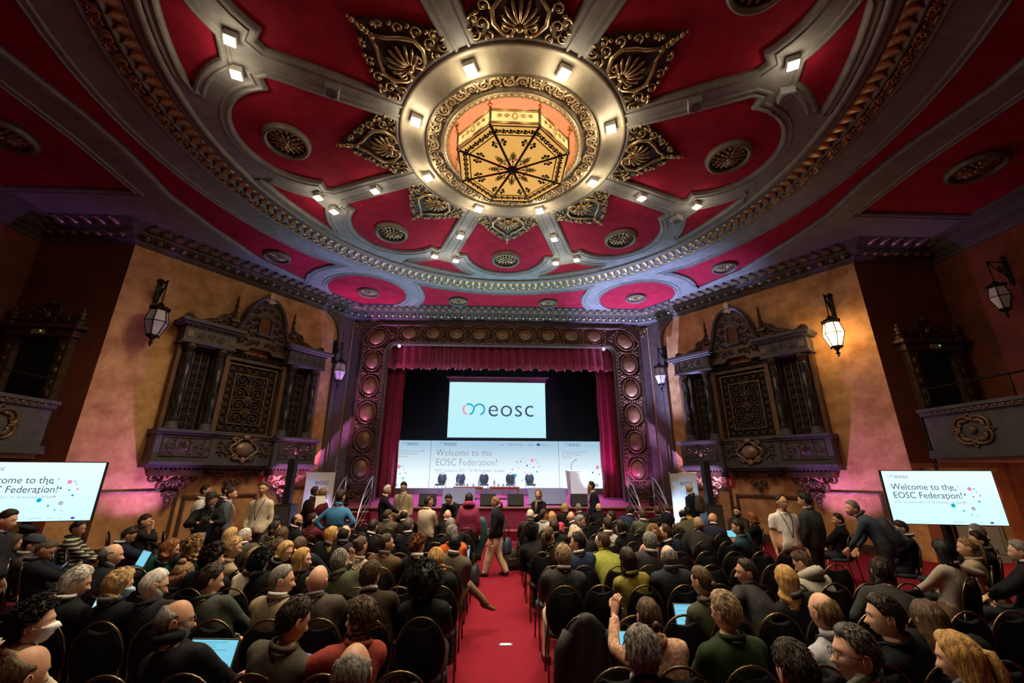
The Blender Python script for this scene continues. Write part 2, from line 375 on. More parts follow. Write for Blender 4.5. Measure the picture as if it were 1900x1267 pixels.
def palmette_mesh(name,mat):
    # y points outward from the ring, z out of the ceiling
    b=MB(); r=.026
    for k in range(9):
        a=R(90+(k-4)*19); L=.46-.018*abs(k-4)**1.6
        pts=[(Cc(a)*L*t*(1+.0*t),.16+S(a)*L*t,.05+.05*math.sin(PI*t)) for t in np.linspace(.12,1,7)]
        b.tube(pts,[.012,.02,.026,.03,.034,.034,.018],5)
    b.sphere((0,.16,.07),(.07,.07,.05),8,5)
    for sx in (-1,1):
        # heart-shaped frame
        hp=[(sx*.10,.02,.03),(sx*.26,.06,.04),(sx*.42,.22,.05),(sx*.44,.42,.05),(sx*.30,.60,.05),(sx*.14,.74,.05),(sx*.03,.92,.05)]
        b.tube(hp,[.035,.04,.042,.042,.038,.034,.03],6)
        b.tube([(sx*x,y,.05) for x,y,_ in spiral(.20,.16,.13,1.4,-PI/2,-1,18)],list(np.linspace(.036,.018,19)),6)
        for (cx,cy,rr,t0,d) in ((.60,.20,.12,PI*1.2,-1),(.72,.02,.10,PI*.7,1),(.58,.46,.11,PI*1.1,-1),(.42,.70,.09,PI,-1),(.74,.26,.08,0,1),(.24,.94,.07,PI,-1),(.50,.00,.09,PI/2,1)):
            b.tube([(sx*x,y,.045) for x,y,_ in spiral(cx,cy,rr,1.25,t0,d,14)],list(np.linspace(.022,.012,15)),5)
            b.sphere((sx*cx,cy,.05),(.03,.03,.025),6,4)
        for (x,y) in ((.70,.36),(.55,.62),(.38,.84),(.80,.12),(.18,1.02)):
            b.sphere((sx*x,y,.05),(.05,.035,.03),6,4)
    for y,rr in ((.92,.06),(1.02,.05),(1.10,.06),(1.18,.035),(1.26,.045),(1.34,.02)): b.sphere((0,y,.05),(rr,rr,.04),7,5)
    bed=[(-.80,-.06),(.80,-.06),(.84,.22),(.66,.52),(.46,.78),(.22,1.02),(.07,1.2),(0,1.3),(-.07,1.2),(-.22,1.02),(-.46,.78),(-.66,.52),(-.84,.22)]
    b.prism(bed,-.02,.022,1)
    return b.mesh(name,mat)
def ceil_m(x,y,ang,d=.0,tilt=0):
    # local y points outward along ang (degrees), local z down out of the ceiling
    c,s=Cc(R(ang)),S(R(ang)); p=cf(x,y,d)
    m=Matrix(((-s,c,0,p[0]),(c,s,0,p[1]),(0,0,-1,p[2]),(0,0,0,1)))
    return m@Matrix.Rotation(R(tilt),4,'X') if tilt else m
PALM=palmette_mesh('palmette',[GILT,M('palmette_bed',(.05,.035,.022),.55,.3,noise=(12,.4))])
for k in range(8): 
    a=45*k+90; x,y=P(2.46,a); link('palmette',PALM,grey,mw=ceil_m(x,y,a,.03))
    q=[P(2.50,a-15+30*i/10) for i in range(11)]
    MB().ribbon([P(2.52,a-16.5+33*i/10) for i in range(11)],[(0,.02),(-.02,.05),(-.04,.02)],closed=False).xf(cf).build('palmette_bed',GILT,grey)
RIM,FLW=rosette_parts(M('rosette_rim',(.15,.13,.105),.5,.2,noise=(8,.3)),M('rosette_gilt',(.30,.225,.12),.34,.7,noise=(14,.5)))
def rosette(x,y,sc=1):
    m=ceil_m(x,y,90,0)@Matrix.Scale(sc,4); r=link('rosette',RIM,ceiling,mw=m); link('flower',FLW,r)
for k in range(8):
    x,y=P(4.86,45*k+90); rosette(x,y,.93)
for x,y in ((-5.36,15.05),(5.36,15.05),(-1.87,15.75),(1.87,15.75),(-7.55,12.35),(7.55,12.35)): rosette(x,y-CY,.80)
for s in (-1,1): rosette(s*10.75,.05,1.05)
SCR=scroll_mesh('scroll',CREAMGILT,.5,.27,.02); 
for k in range(22):
    a=360/22*k; x,y=P(1.70,a); link('scroll',SCR,ring,mw=ceil_m(x,y,a,.10,14))
BEADM=MB().sphere((0,0,0),(.05,.04,.035),8,5).mesh('bead',CREAMGILT)
for k in range(72): a=5*k; x,y=P(1.43,a); link('bead',BEADM,bead,mw=ceil_m(x,y,a,.13))
LEAF=leaf_mesh('leaf',GILT,.24,.27,.075); n1=180
for k in range(n1):
    a=360/n1*k
    if -75<((a-90+180)%360-180)<75 or True:
        x,y=P(6.60,a); 
        if CY+y>2.2: link('leaf',LEAF,band,mw=ceil_m(x,y,a,.06))
SCR2=scroll_mesh('scroll',GILT,.42,.25,.026); n2=104
for k in range(n2):
    a=360/n2*k; x,y=P(7.06,a)
    if CY+y>2.2: link('scroll',SCR2,band,mw=ceil_m(x,y,a,.075,-8))
# thin relief lines along the spokes
for k in range(8):
    mb=MB()
    for sx in (-1,1): mb.box((sx*.15,3.55,.06),(.025,2.0,.02))
    mb.v=[(*rot([(x,y)],45*k+22.5-0)[0],z) for x,y,z in mb.v]; mb.xf(cf); mb.build('spoke_fillet',STONE,grey)

# ---- cornice round the hall
CPATH=[(-13.5,11.0),(-10.87,11.0),(-6.62,16.86),(-6.1,17.1),(6.1,17.1),(6.62,16.86),(10.87,11.0),(13.5,11.0)]
CPROF=[(0,8.42),(-.06,8.42),(-.08,8.47),(-.20,8.54),(-.21,8.58),(-.25,8.58),(-.44,8.66),(-.45,8.71),(-.50,8.72),(-.52,8.75),(-.82,8.86),(-.84,8.93)]
mb=MB().ribbon(CPATH,CPROF,closed=False); corn=struct(mb,'trim_7',GREYSTONE)
for s in (-1,1):
    pth=[(s*13.5,-3),(s*13.5,11.0)]
    if s>0: pth=pth[::-1]
    struct(MB().ribbon(pth,CPROF,closed=False),'trim_%d'%(8 if s<0 else 9),GREYSTONE)
CGILT=M('cornice_bronze',(.24,.19,.13),.33,.6,noise=(9,.45))
CLEAF=leaf_mesh('leaf',CGILT,.30,.36,.07,7); 
def egg_mesh():
    b=MB().sphere((0,.10,.02),(.085,.115,.05),8,6)
    for sx in (-1,1): b.tube([(sx*.115,-.02,.01),(sx*.12,.12,.03),(sx*.08,.22,.01)],.016,4)
    return b.mesh('egg_ornament',CGILT)
EGG=egg_mesh()
def along(path,pitch,p,z,mesh,name,parent,tilt):
    for i in range(len(path)-1):
        a=Vector(path[i]); b=Vector(path[i+1]); t=(b-a); L=t.length; t.normalize(); n=Vector((t.y,-t.x))   # into the room
        k=max(1,int((L-2*p*.35)/pitch))
        for j in range(k):
            q=a+t*((j+.5)/k*L); q=q+n*p
            # local x along wall, local y up the slope (outward+up), local z away from the moulding
            ct,st=Cc(R(tilt)),S(R(tilt))
            Y=Vector((n.x*ct,n.y*ct,st)); X=Vector((t.x,t.y,0)); Z=X.cross(Y); 
            if Z.z>0: X=-X; Z=X.cross(Y)
            link(name,mesh,parent,mw=Matrix(((X.x,Y.x,Z.x,q.x),(X.y,Y.y,Z.y,q.y),(X.z,Y.z,Z.z,z),(0,0,0,1))))
along(CPATH,.29,.50,8.73,CLEAF,'leaf',corn,22)
along(CPATH,.29,.22,8.56,EGG,'egg_ornament',corn,22)

# ---- stage frame with its cartouches
FO=[(-6.08,1.0),(-6.08,7.35)]+arc(-5.13,7.35,.95,180,90,10)+arc(5.13,7.35,.95,90,0,10)+[(6.08,1.0)]
FI=[(-4.93,1.0),(-4.93,7.08)]+arc(-4.58,7.08,.35,180,90,6)+arc(4.58,7.08,.35,90,0,6)+[(4.93,1.0)]
ff=lambda x,z,d:(x,17.1-d,z)
mb=MB().prism(FO+FI[::-1],0,.06)
mb.ribbon(FO,[(-.0,.0),(-.0,.12),(.06,.16),(.10,.14),(.14,.06)],closed=False) if False else mb.ribbon(FO,[(0,0),(0,.13),(-.06,.17),(-.11,.13),(-.14,.06)],closed=False)
mb.ribbon(FI,[(0,0),(0,.13),(.05,.15),(.09,.12),(.11,.06)],closed=False)
mb.xf(ff); frame=struct(mb,'trim_10',DARKWOOD)
def medallion_meshes():
    a=MB(); V=[];F=[]
    a.sphere((0,0,.02),(.30,.37,.17),18,10); boss=a.mesh('boss',M('cartouche_bronze',(.22,.13,.06),.42,.35,noise=(3,.35)))
    b=MB(); b.tube([(.35*Cc(t),.43*S(t),.07) for t in np.linspace(0,2*PI,28)[:-1]],.035,6,closed=True)
    for sx in (-1,1):
        for sy in (-1,1):
            b.tube([(sx*(x),sy*y,.08) for x,y,_ in spiral(.36,.46,.11,1.3,PI,-1,14)],list(np.linspace(.035,.02,15)),5)
            b.sphere((sx*.40,sy*.36,.12),.032,7,5); 
    for x in (-.2,-.1,0,.1,.2):
        for sy in (-1,1): b.sphere((x,sy*.52,.06),(.045,.05,.05),6,4)
    return boss,b.mesh('collar',BRONZE)
BOSS,COLL=medallion_meshes()
def medal(x,z,rz=0,sc=1):
    p=ff(x,z,.05); m=Matrix(((1,0,0,p[0]),(0,0,-1,p[1]),(0,1,0,p[2]),(0,0,0,1)))@Matrix.Rotation(rz,4,'Z')@Matrix.Scale(sc,4)
    c=link('cartouche',COLL,frame,mw=m); link('boss',BOSS,c)
for s in (-1,1):
    for z in (6.62,5.55,4.45,3.35,2.25): medal(s*5.5,z)
    medal(s*5.38,7.66,s*R(45),1.05)
    # carved foot of the frame
    b=MB()
    for i,(x,z,r) in enumerate(((0,1.55,.2),(-.25,1.3,.15),(.25,1.3,.15),(0,1.15,.12),(-.3,1.7,.12),(.3,1.7,.12))):
        b.tube([(x+q[0],z+q[1],.09) for q in spiral(0,0,r,1.6,i,1 if i%2 else -1,16)],list(np.linspace(.035,.02,17)),5)
    b.box((0,1.06,.08),(1.0,.12,.12)); b.box((0,1.84,.06),(.9,.05,.1))
    b.xf(lambda x,z,d:ff(s*5.5+x,z,d)); b.build('carved_foot',BRONZE,frame)
for k in range(9): medal(-4.04+1.01*k,7.88,PI/2,.92)
BEAD2=MB().sphere((0,0,0),.035,6,4).mesh('bead',BRONZE)
nb=0
for s in (-1,1):
    for z in np.arange(1.2,7.2,.16): 
        p=ff(s*5.04,z,.13); link('bead',BEAD2,frame,mw=Matrix.Translation(p))
for x in np.arange(-4.5,4.51,.16): link('bead',BEAD2,frame,mw=Matrix.Translation(ff(x,7.50,.13)))
# carved spandrels between band and frame
for s in (-1,1):
    b=MB()
    for x,z,r in ((6.25,8.15,.13),(6.05,8.28,.1),(6.4,8.28,.1),(6.25,7.95,.07)): b.tube([(s*(x+q[0]),z+q[1],.03) for q in spiral(0,0,r,1.5,0,1,14)],.025,5)
    b.xf(ff); b.build('carved_spandrel',GILT,wf)

# ---- stage: raked platform, riser, step
SX=6.3
mb=MB()
V=[(-SX,15.6,0),(SX,15.6,0),(6.0,20.9,0),(-6.0,20.9,0),(-SX,15.6,stage_z(15.6)-.03),(SX,15.6,stage_z(15.6)-.03),(6.0,20.9,stage_z(20.9)),(-6.0,20.9,stage_z(20.9))]
mb.add(V,[(3,2,1,0),(4,5,6,7),(0,1,5,4),(1,2,6,5),(2,3,7,6),(3,0,4,7)])
stg=struct(mb,'trim_11',M('stage_carpet',(.32,.035,.11),.9,noise=(40,.3),bump=(150,.3)))
MB().box((0,15.57,.935),(2*SX,.10,.07),bev=.015).build('stage_edge',M('stage_edge_wood',(.30,.17,.08),.5,noise=(3,.3)),stg)
mb=MB().box((0,15.2,.15),(8.6,.8,.30)); mb2=mb.build('front_step',CARPET,stg)
MB().box((0,14.81,.285),(8.6,.05,.05),bev=.01).build('step_nosing',M('stage_edge_wood',(.3,.17,.08)),stg)
# black box of the stage
struct(MB().box((0,20.8,4.4),(14,.1,9)),'wall_stage_back',BLACKDRAPE)
for s in (-1,1): struct(MB().box((s*6.9,19.1,4.4),(.1,3.4,9)),'wall_stage_'+('left' if s<0 else 'right'),BLACKDRAPE)
struct(MB().box((0,19.1,8.6),(14,3.4,.1)),'trim_12',BLACKDRAPE)
# ================================================================ FITTINGS ON WALLS AND CEILING
# ---- carved screens on the splayed walls
CARVED=M('carved_bronze_wood',(.10,.065,.036),.36,.35,noise=(6,.5),bump=(30,.2))
GRILLE=M('grille_bronze',(.19,.135,.075),.42,.5,noise=(8,.4))
COLM=M('polished_dark_column',(.05,.045,.04),.16,.35,noise=(6,.6),bump=(10,.4))
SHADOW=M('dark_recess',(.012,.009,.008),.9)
def scrolls(b,spots,r0,d=.03,n=14,seg=5,turns=1.4):
    for i,(x,z,r,sg) in enumerate(spots):
        b.tube([(x+sg*q[0],z+q[1],d) for q in spiral(0,0,r,turns,PI,-1,n)],list(np.linspace(r0,r0*.6,n+1)),seg)
        b.sphere((x,z,d),(r*.22,r*.22,r0*1.3),6,4)
def rinceau(b,u0,u1,z,h,d,r0,step):
    k=max(2,int(round((u1-u0)/step))); 
    for i in range(k):
        x=u0+(i+.5)*(u1-u0)/k; up=1 if i%2 else -1
        b.tube([(x+q[0],z+up*q[1],d) for q in spiral(0,0,h*.42,1.5,PI,-1,14)],list(np.linspace(r0,r0*.6,15)),5)
        for a in (30,100,170,250): b.sphere((x+Cc(R(a))*h*.44,z+up*S(R(a))*h*.44,d),(h*.1,h*.08,r0*1.6),6,4)
def capital(): 
    b=MB(); b.lathe([(.10,0),(.15,.03),(.10,.06),(.12,.12),(.17,.26),(.20,.34)],12)
    for k in range(8):
        a=PI/4*k; q=MB().sphere((0,0,0),(.05,.035,.10),6,5); q.xf(lambda x,y,z:(Cc(a)*(.15+z*.35)-S(a)*x,S(a)*(.15+z*.35)+Cc(a)*x,.17+z)); b.add(q.v,q.f,0,True)
    b.box((0,0,.37),(.42,.42,.06)); 
    return b
def make_screen(s):
    fn=spl_fn(s); side='left' if s<0 else 'right'
    t=thing('organ_screen','tall carved bronze-brown wall screen with twisted columns and scroll grille, %s of the stage'%side,'wall screen',fn(3.38,0,0),0,'carved screens beside the stage')
    inv=t.matrix_world.inverted() if False else Matrix.Translation(-t.location)
    def done(b,name,mat,par=None,**k):
        b.xf(lambda u,z,d:tuple(Vector(fn(u,z,d))-t.location)); return b.build(name,mat,par or t,**k)
    # lower breast: two pedestals and a middle panel between shelf and corbels
    for u0,u1 in ((4.25,5.75),(1.05,2.55)):
        b=MB(); b.box(((u0+u1)/2,2.78,.33),(u1-u0,.80,.66)); p=done(b,'pedestal',GREYSTONE)
        b=MB(); rinceau(b,u0+.22,u1-.22,2.80,.42,.68,.022,.36); b.sphere(((u0+u1)/2,2.82,.68),(.09,.15,.06),8,6)
        for q in ([(u0+.15,2.52),(u1-.15,2.52),(u1-.15,3.06),(u0+.15,3.06)],): b.ribbon(q,[(0,.66),(0,.69),(.03,.69),(.03,.66)])
        done(b,'carved_panel',CARVED,p)
    b=MB(); b.box((3.4,2.78,.22),(1.72,.80,.44)); p=done(b,'breast_panel',GREYSTONE)
    b=MB(); rinceau(b,2.6,3.0,2.80,.46,.46,.024,.4); rinceau(b,3.8,4.2,2.80,.46,.46,.024,.4)
    done(b,'carved_panel',CARVED,p)
    b=MB(); b.sphere((3.4,2.80,.47),(.27,.23,.12),14,8); b.tube([(3.4+.36*Cc(a)*(1+.12*Cc(4*a)),2.80+.31*S(a)*(1+.12*Cc(4*a)),.50) for a in np.linspace(0,2*PI,30)[:-1]],.035,6,closed=True)
    scrolls(b,((3.12,3.05,.11,1),(3.68,3.05,.11,-1),(3.16,2.54,.10,1),(3.64,2.54,.10,-1)),.03,.52); b.sphere((3.4,3.16,.54),(.13,.09,.07),8,5); b.sphere((3.4,2.46,.52),(.08,.12,.06),8,5)
    done(b,'cartouche',M('worn_cartouche',(.30,.22,.14),.4,.4,noise=(5,.4)))
    # shelf and lower cornice
    for z,h,dd,nm in ((3.22,.07,.80,'shelf'),(3.15,.07,.72,'shelf_moulding'),(2.34,.08,.74,'lower_cornice'),(2.26,.08,.62,'lower_moulding')):
        b=MB()
        for u0,u1,k in ((4.20,5.80,1),(1.0,2.6,1),(2.6,4.2,.68)): b.box(((u0+u1)/2,z,dd*k/2),(u1-u0,h,dd*k),bev=0)
        done(b,nm,GREYSTONE)
    b=MB()
    for u in np.arange(1.08,5.8,.11): b.box((u,2.19,.48 if (u<2.55 or u>4.25) else .30),(.06,.06,.10))
    done(b,'dentil_row',CARVED,kind='stuff')
    # corbels
    for uc in (5.0,1.8):
        b=MB(); b.box((uc,2.08,.28),(1.15,.16,.5))
        scrolls(b,[(uc+sx*.46,1.93,.15,sx) for sx in (-1,1)]+[(uc+sx*.24,1.72,.15,sx) for sx in (-1,1)]+[(uc+sx*.10,1.48,.10,sx) for sx in (-1,1)],.04,.22)
        for k in range(5): a=R(-90+(k-2)*24); b.tube([(uc+S(R((k-2)*24))*.28*tt,1.99-.30*tt*Cc(R((k-2)*24)),.30+.06*S(PI*tt)) for tt in np.linspace(.1,1,5)],[.02,.035,.045,.045,.02],5)
        b.lathe([(.02,-.62),(.06,-.55),(.04,-.5),(.09,-.42),(.05,-.36),(.14,-.2),(.2,0)],10,c=(0,0,0)) if False else None
        for z,r in ((1.36,.10),(1.25,.07),(1.16,.045)): b.sphere((uc,z,.16),(r,r*.8,r),8,5)
        done(b,'corbel',CARVED)
    b=MB(); scrolls(b,[(3.4+sx*.7,2.05,.10,sx) for sx in (-1,1)]+[(3.4+sx*.42,1.97,.13,sx) for sx in (-1,1)]+[(3.4+sx*.16,1.80,.12,sx) for sx in (-1,1)],.035,.16); b.box((3.4,2.14,.15),(1.6,.08,.26)); b.sphere((3.4,1.66,.14),(.08,.13,.07),8,5)
    done(b,'corbel',CARVED)
    # back wall of the screen: recess plates
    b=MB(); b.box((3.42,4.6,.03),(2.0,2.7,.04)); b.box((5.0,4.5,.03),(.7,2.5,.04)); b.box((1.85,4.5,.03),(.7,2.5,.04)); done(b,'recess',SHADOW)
    for u in (5.30,4.70,2.15,1.55):                     # bevelled jambs at the sides of the columns
        pass
    JB=M('jamb_brown',(.16,.085,.04),.6,noise=(4,.3))
    for u,w_,d_ in ((4.32,.12,.32),(2.48,.12,.32),(5.62,.10,.28),(1.14,.10,.28)): done(MB().box((u,4.5,d_/2),(w_,2.55,d_)),'jamb',JB)
    # side grilles
    for uc in (4.98,1.84):
        b=MB()
        for i in range(9):
            z=3.35+i*.26
            for sx in (-1,1): b.tube([(uc+sx*.04+sx*q[0],z+q[1],.09) for q in spiral(.05,.1,.09,1.3,PI,-1,9)],.010,4)
        b.box((uc-.2,4.5,.09),(.02,2.4,.02)); b.box((uc+.2,4.5,.09),(.02,2.4,.02)); b.box((uc,4.5,.09),(.015,2.4,.015))
        done(b,'side_grille',GRILLE)
    # middle grille
    b=MB(); u0,u1,z0,z1=2.62,4.22,3.28,5.55
    for q,w in (([(u0,z0),(u1,z0),(u1,z1),(u0,z1)],.05),([(u0+.27,z0+.30),(u1-.27,z0+.30),(u1-.27,z1-.32),(u0+.27,z1-.32)],.035)):
        b.ribbon(q,[(0,.08),(0,.14),(w,.14),(w,.08)])
    g=done(b,'grille_frame',GRILLE)
    b=MB(); um=(u0+u1)/2; cu=[um-.26,um+.26]
    for i,z in enumerate(np.linspace(z0+.52,z1-.54,4)):
        for j,u in enumerate(cu):
            sg=1 if j else -1
            b.tube([(u+sg*q[0],z+q[1],.11) for q in spiral(0,0,.22,1.9,PI,-1,24)],list(np.linspace(.016,.012,25)),4)
            b.sphere((u,z,.11),.03,6,4)
            for a in (40,140,220,320):
                b.tube([(u+sg*(.20*Cc(R(a))+q[0]),z+.20*S(R(a))+q[1],.11) for q in spiral(.05*Cc(R(a)),.05*S(R(a)),.075,1.2,R(a)+PI,1,10)],.010,4)
        for sg in (-1,1): b.tube([(um+sg*q[0],z+.22+q[1],.11) for q in spiral(.09,0,.085,1.3,PI,-1,10)],.010,4)
    b.tube([(um,z0+.32,.11),(um,z1-.34,.11)],.014,5)
    for z in np.linspace(z0+.4,z1-.4,9): b.sphere((um,z,.12),(.03,.045,.02),6,4)
    done(b,'scrollwork',GRILLE,g,kind='stuff')
    b=MB()
    def diag(a,c,z,y,n,horizontal):
        for i in range(n):
            p=(a+(c-a)*i/n, a+(c-a)*(i+1)/n)
            if horizontal:
                b.tube([(p[0],z,.10),(p[1],y,.10)],.009,4); b.tube([(p[1],z,.10),(p[0],y,.10)],.009,4)
                b.tube([((p[0]+p[1])/2+.055*Cc(t),(z+y)/2+.055*S(t),.10) for t in np.linspace(0,2*PI,8)[:-1]],.008,4,closed=True)
            else:
                b.tube([(z,p[0],.10),(y,p[1],.10)],.009,4); b.tube([(z,p[1],.10),(y,p[0],.10)],.009,4)
                b.tube([((z+y)/2+.055*Cc(t),(p[0]+p[1])/2+.055*S(t),.10) for t in np.linspace(0,2*PI,8)[:-1]],.008,4,closed=True)
    diag(u0+.05,u1-.05,z0+.05,z0+.28,6,True); diag(u0+.05,u1-.05,z1-.30,z1-.05,6,True)
    diag(z0+.3,z1-.3,u0+.05,u0+.25,7,False); diag(z0+.3,z1-.3,u1-.25,u1-.05,7,False)
    done(b,'lattice_border',GRILLE,g,kind='stuff')
    # frieze over the grille
    b=MB(); b.box((um,5.66,.14),(1.75,.10,.24)); rinceau(b,u0,u1,5.87,.26,.12,.018,.24); done(b,'grille_frieze',CARVED)
    # twisted columns
    for u in (5.42,4.58,2.28,1.42):
        n=14; V=[]; F=[]; H=2.05; nz=40
        for i in range(nz+1):
            z=i/nz*H
            for j in range(n):
                a=2*PI*j/n; r=.115+.022*math.cos(2*a-z*7.5)+.008*math.cos(6*a-z*7.5*1)
                V.append((u+r*Cc(a),3.46+z,.42+r*S(a)))
        F=[(i*n+j,i*n+(j+1)%n,(i+1)*n+(j+1)%n,(i+1)*n+j) for i in range(nz) for j in range(n)]
        b=MB().add(V,F,0,True); c=done(b,'column',COLM)
        b=MB().lathe([(.19,3.25),(.19,3.32),(.15,3.34),(.17,3.38),(.13,3.44),(.14,3.48)],14); b.xf(lambda x,y,z:(u+x,z,.42+y)); done(b,'column_base',GREYSTONE,c)
        b=capital(); b.xf(lambda x,y,z:(u+x*.9,5.45+z,.42+y*.9)); done(b,'capital',CARVED,c)
        b=MB().box((u,4.5,.17),(.22,2.55,.06)); done(b,'pilaster',M('pilaster_brown',(.10,.065,.04),.5,.2),c)
    # entablatures over each pair of columns
    for u0,u1 in ((4.30,5.70),(1.14,2.54)):
        b=MB(); b.box(((u0+u1)/2,6.04,.30),(u1-u0,.46,.58)); e=done(b,'entablature',GREYSTONE)
        b=MB(); b.box(((u0+u1)/2,6.36,.36),(u1-u0+.22,.06,.76)); b.box(((u0+u1)/2,6.44,.40),(u1-u0+.34,.10,.86)); b.box(((u0+u1)/2,5.83,.31),(u1-u0+.06,.06,.62)); done(b,'top_moulding',GREYSTONE,e)
        b=MB()
        for u in np.arange(u0,u1,.075): b.box((u,6.30,.62),(.04,.05,.06))
        done(b,'dentil_row',CARVED,e,kind='stuff')
        b=MB(); rinceau(b,u0+.3,u1-.3,6.06,.24,.60,.016,.24); b.box((u0+.14,6.06,.60),(.17,.2,.03)); b.box((u1-.14,6.06,.60),(.17,.2,.03)); done(b,'carved_panel',CARVED,e)
        # scrolled crest lying on the entablature
        so=1 if u0>3 else -1
        b=MB(); ue=(u0+u1)/2+so*.62
        pth=[(ue,6.55,.3),(ue-so*.12,6.66,.3),(ue-so*.3,6.58,.3),(ue-so*.55,6.68,.3),(ue-so*.8,6.75,.3),(ue-so*1.0,6.95,.3),(ue-so*1.2,7.15,.3)]
        b.tube(pth,[.05,.06,.07,.08,.09,.08,.05],6); scrolls(b,((ue,6.62,.12,so),(ue-so*.95,6.80,.24,so),(ue-so*.45,6.58,.10,so)),.05,.34)
        for k in range(6): b.sphere((ue-so*(.2+.13*k),6.56+.02*k,.36),(.06,.06,.05),6,4)
        done(b,'crest',CARVED,e)
    # arched pediment with niche
    A=[(2.45,6.05),(2.45,6.55),(2.62,6.95),(2.80,7.15),(2.95,7.55)]
    half=[(2.30,5.98),(2.36,6.3),(2.55,6.62),(2.68,6.98),(2.74,7.28),(2.86,7.62),(3.05,7.88),(3.25,8.0)]
    prof=half+[(2*um-u,z) for u,z in half[::-1]]
    cut=[(um+.42,5.98),(um+.30,6.12),(um-.30,6.12),(um-.42,5.98)]
    b=MB().prism(prof+cut,.05,.34); pd=done(b,'pediment',CARVED)
    b=MB(); b.ribbon(prof,[(0,.34),(.0,.46),(-.05,.50),(-.10,.46),(-.12,.34)],closed=False); done(b,'arch_moulding',GREYSTONE,pd)
    b=MB()
    for u,z in [(prof[i][0]*(1-k)+prof[i+1][0]*k,prof[i][1]*(1-k)+prof[i+1][1]*k) for i in range(len(prof)-1) for k in (0,.33,.66)]:
        b.sphere((um+(u-um)*.80,6.0+(z-6.0)*.88,.38),.022,5,4)
    done(b,'bead_row',GRILLE,pd,kind='stuff')
    b=MB(); sp=[]
    for k in range(5):
        for sx in (-1,1): sp.append((um+sx*(.34+.02*(k%2)),6.28+.28*k,.12,sx)); 
    for sx in (-1,1): sp+= [(um+sx*.62,6.30,.14,sx),(um+sx*.60,6.62,.13,sx),(um+sx*.56,6.92,.10,sx),(um+sx*.80,6.2,.11,sx),(um+sx*.16,6.30,.10,-sx),(um+sx*.12,7.55,.08,sx)]
    scrolls(b,sp,.026,.37,12,4)
    for sx in (-1,1): 
        for k in range(7): b.sphere((um+sx*(.46+.08*(k%3)),6.2+.2*k,.38),(.05,.06,.04),6,4)
    done(b,'carved_foliage',CARVED,pd,kind='stuff')
    b=MB(); b.prism([(um-.17,6.62),(um+.17,6.62),(um+.17,7.10)]+arc(um,7.10,.17,0,180,8)[1:-1]+[(um-.17,7.10)],.345,.35); done(b,'niche',M('niche_amber',(.16,.06,.015),.7),pd)
    b=MB()
    for sx in (-1,1): b.box((um+sx*.20,6.86,.39),(.05,.5,.07))
    b.tube([(um+.20*Cc(R(a)),7.10+.20*S(R(a)),.39) for a in range(0,181,20)],.03,5); b.box((um,6.60,.42),(.56,.06,.14)); done(b,'niche_frame',GREYSTONE,pd)
    b=MB().box((um,7.98,.34),(.16,.34,.3)).sphere((um,8.18,.36),(.16,.1,.14),8,5); scrolls(b,((um-.12,7.9,.08,1),(um+.12,7.9,.08,-1)),.03,.46); done(b,'keystone',CREAMGILT,pd)
    # finials
    for u in (um+.98,um-.98):
        b=MB()
        for z,r in ((6.98,.09),(7.10,.06),(7.20,.08),(7.32,.05),(7.42,.07),(7.54,.045),(7.64,.05),(7.74,.025)): b.sphere((u,z,.30),(r,.07,r),8,5)
        b.box((u,6.88,.3),(.24,.08,.24)); done(b,'finial',CARVED,pd)
    return t
for s in (-1,1): make_screen(s)

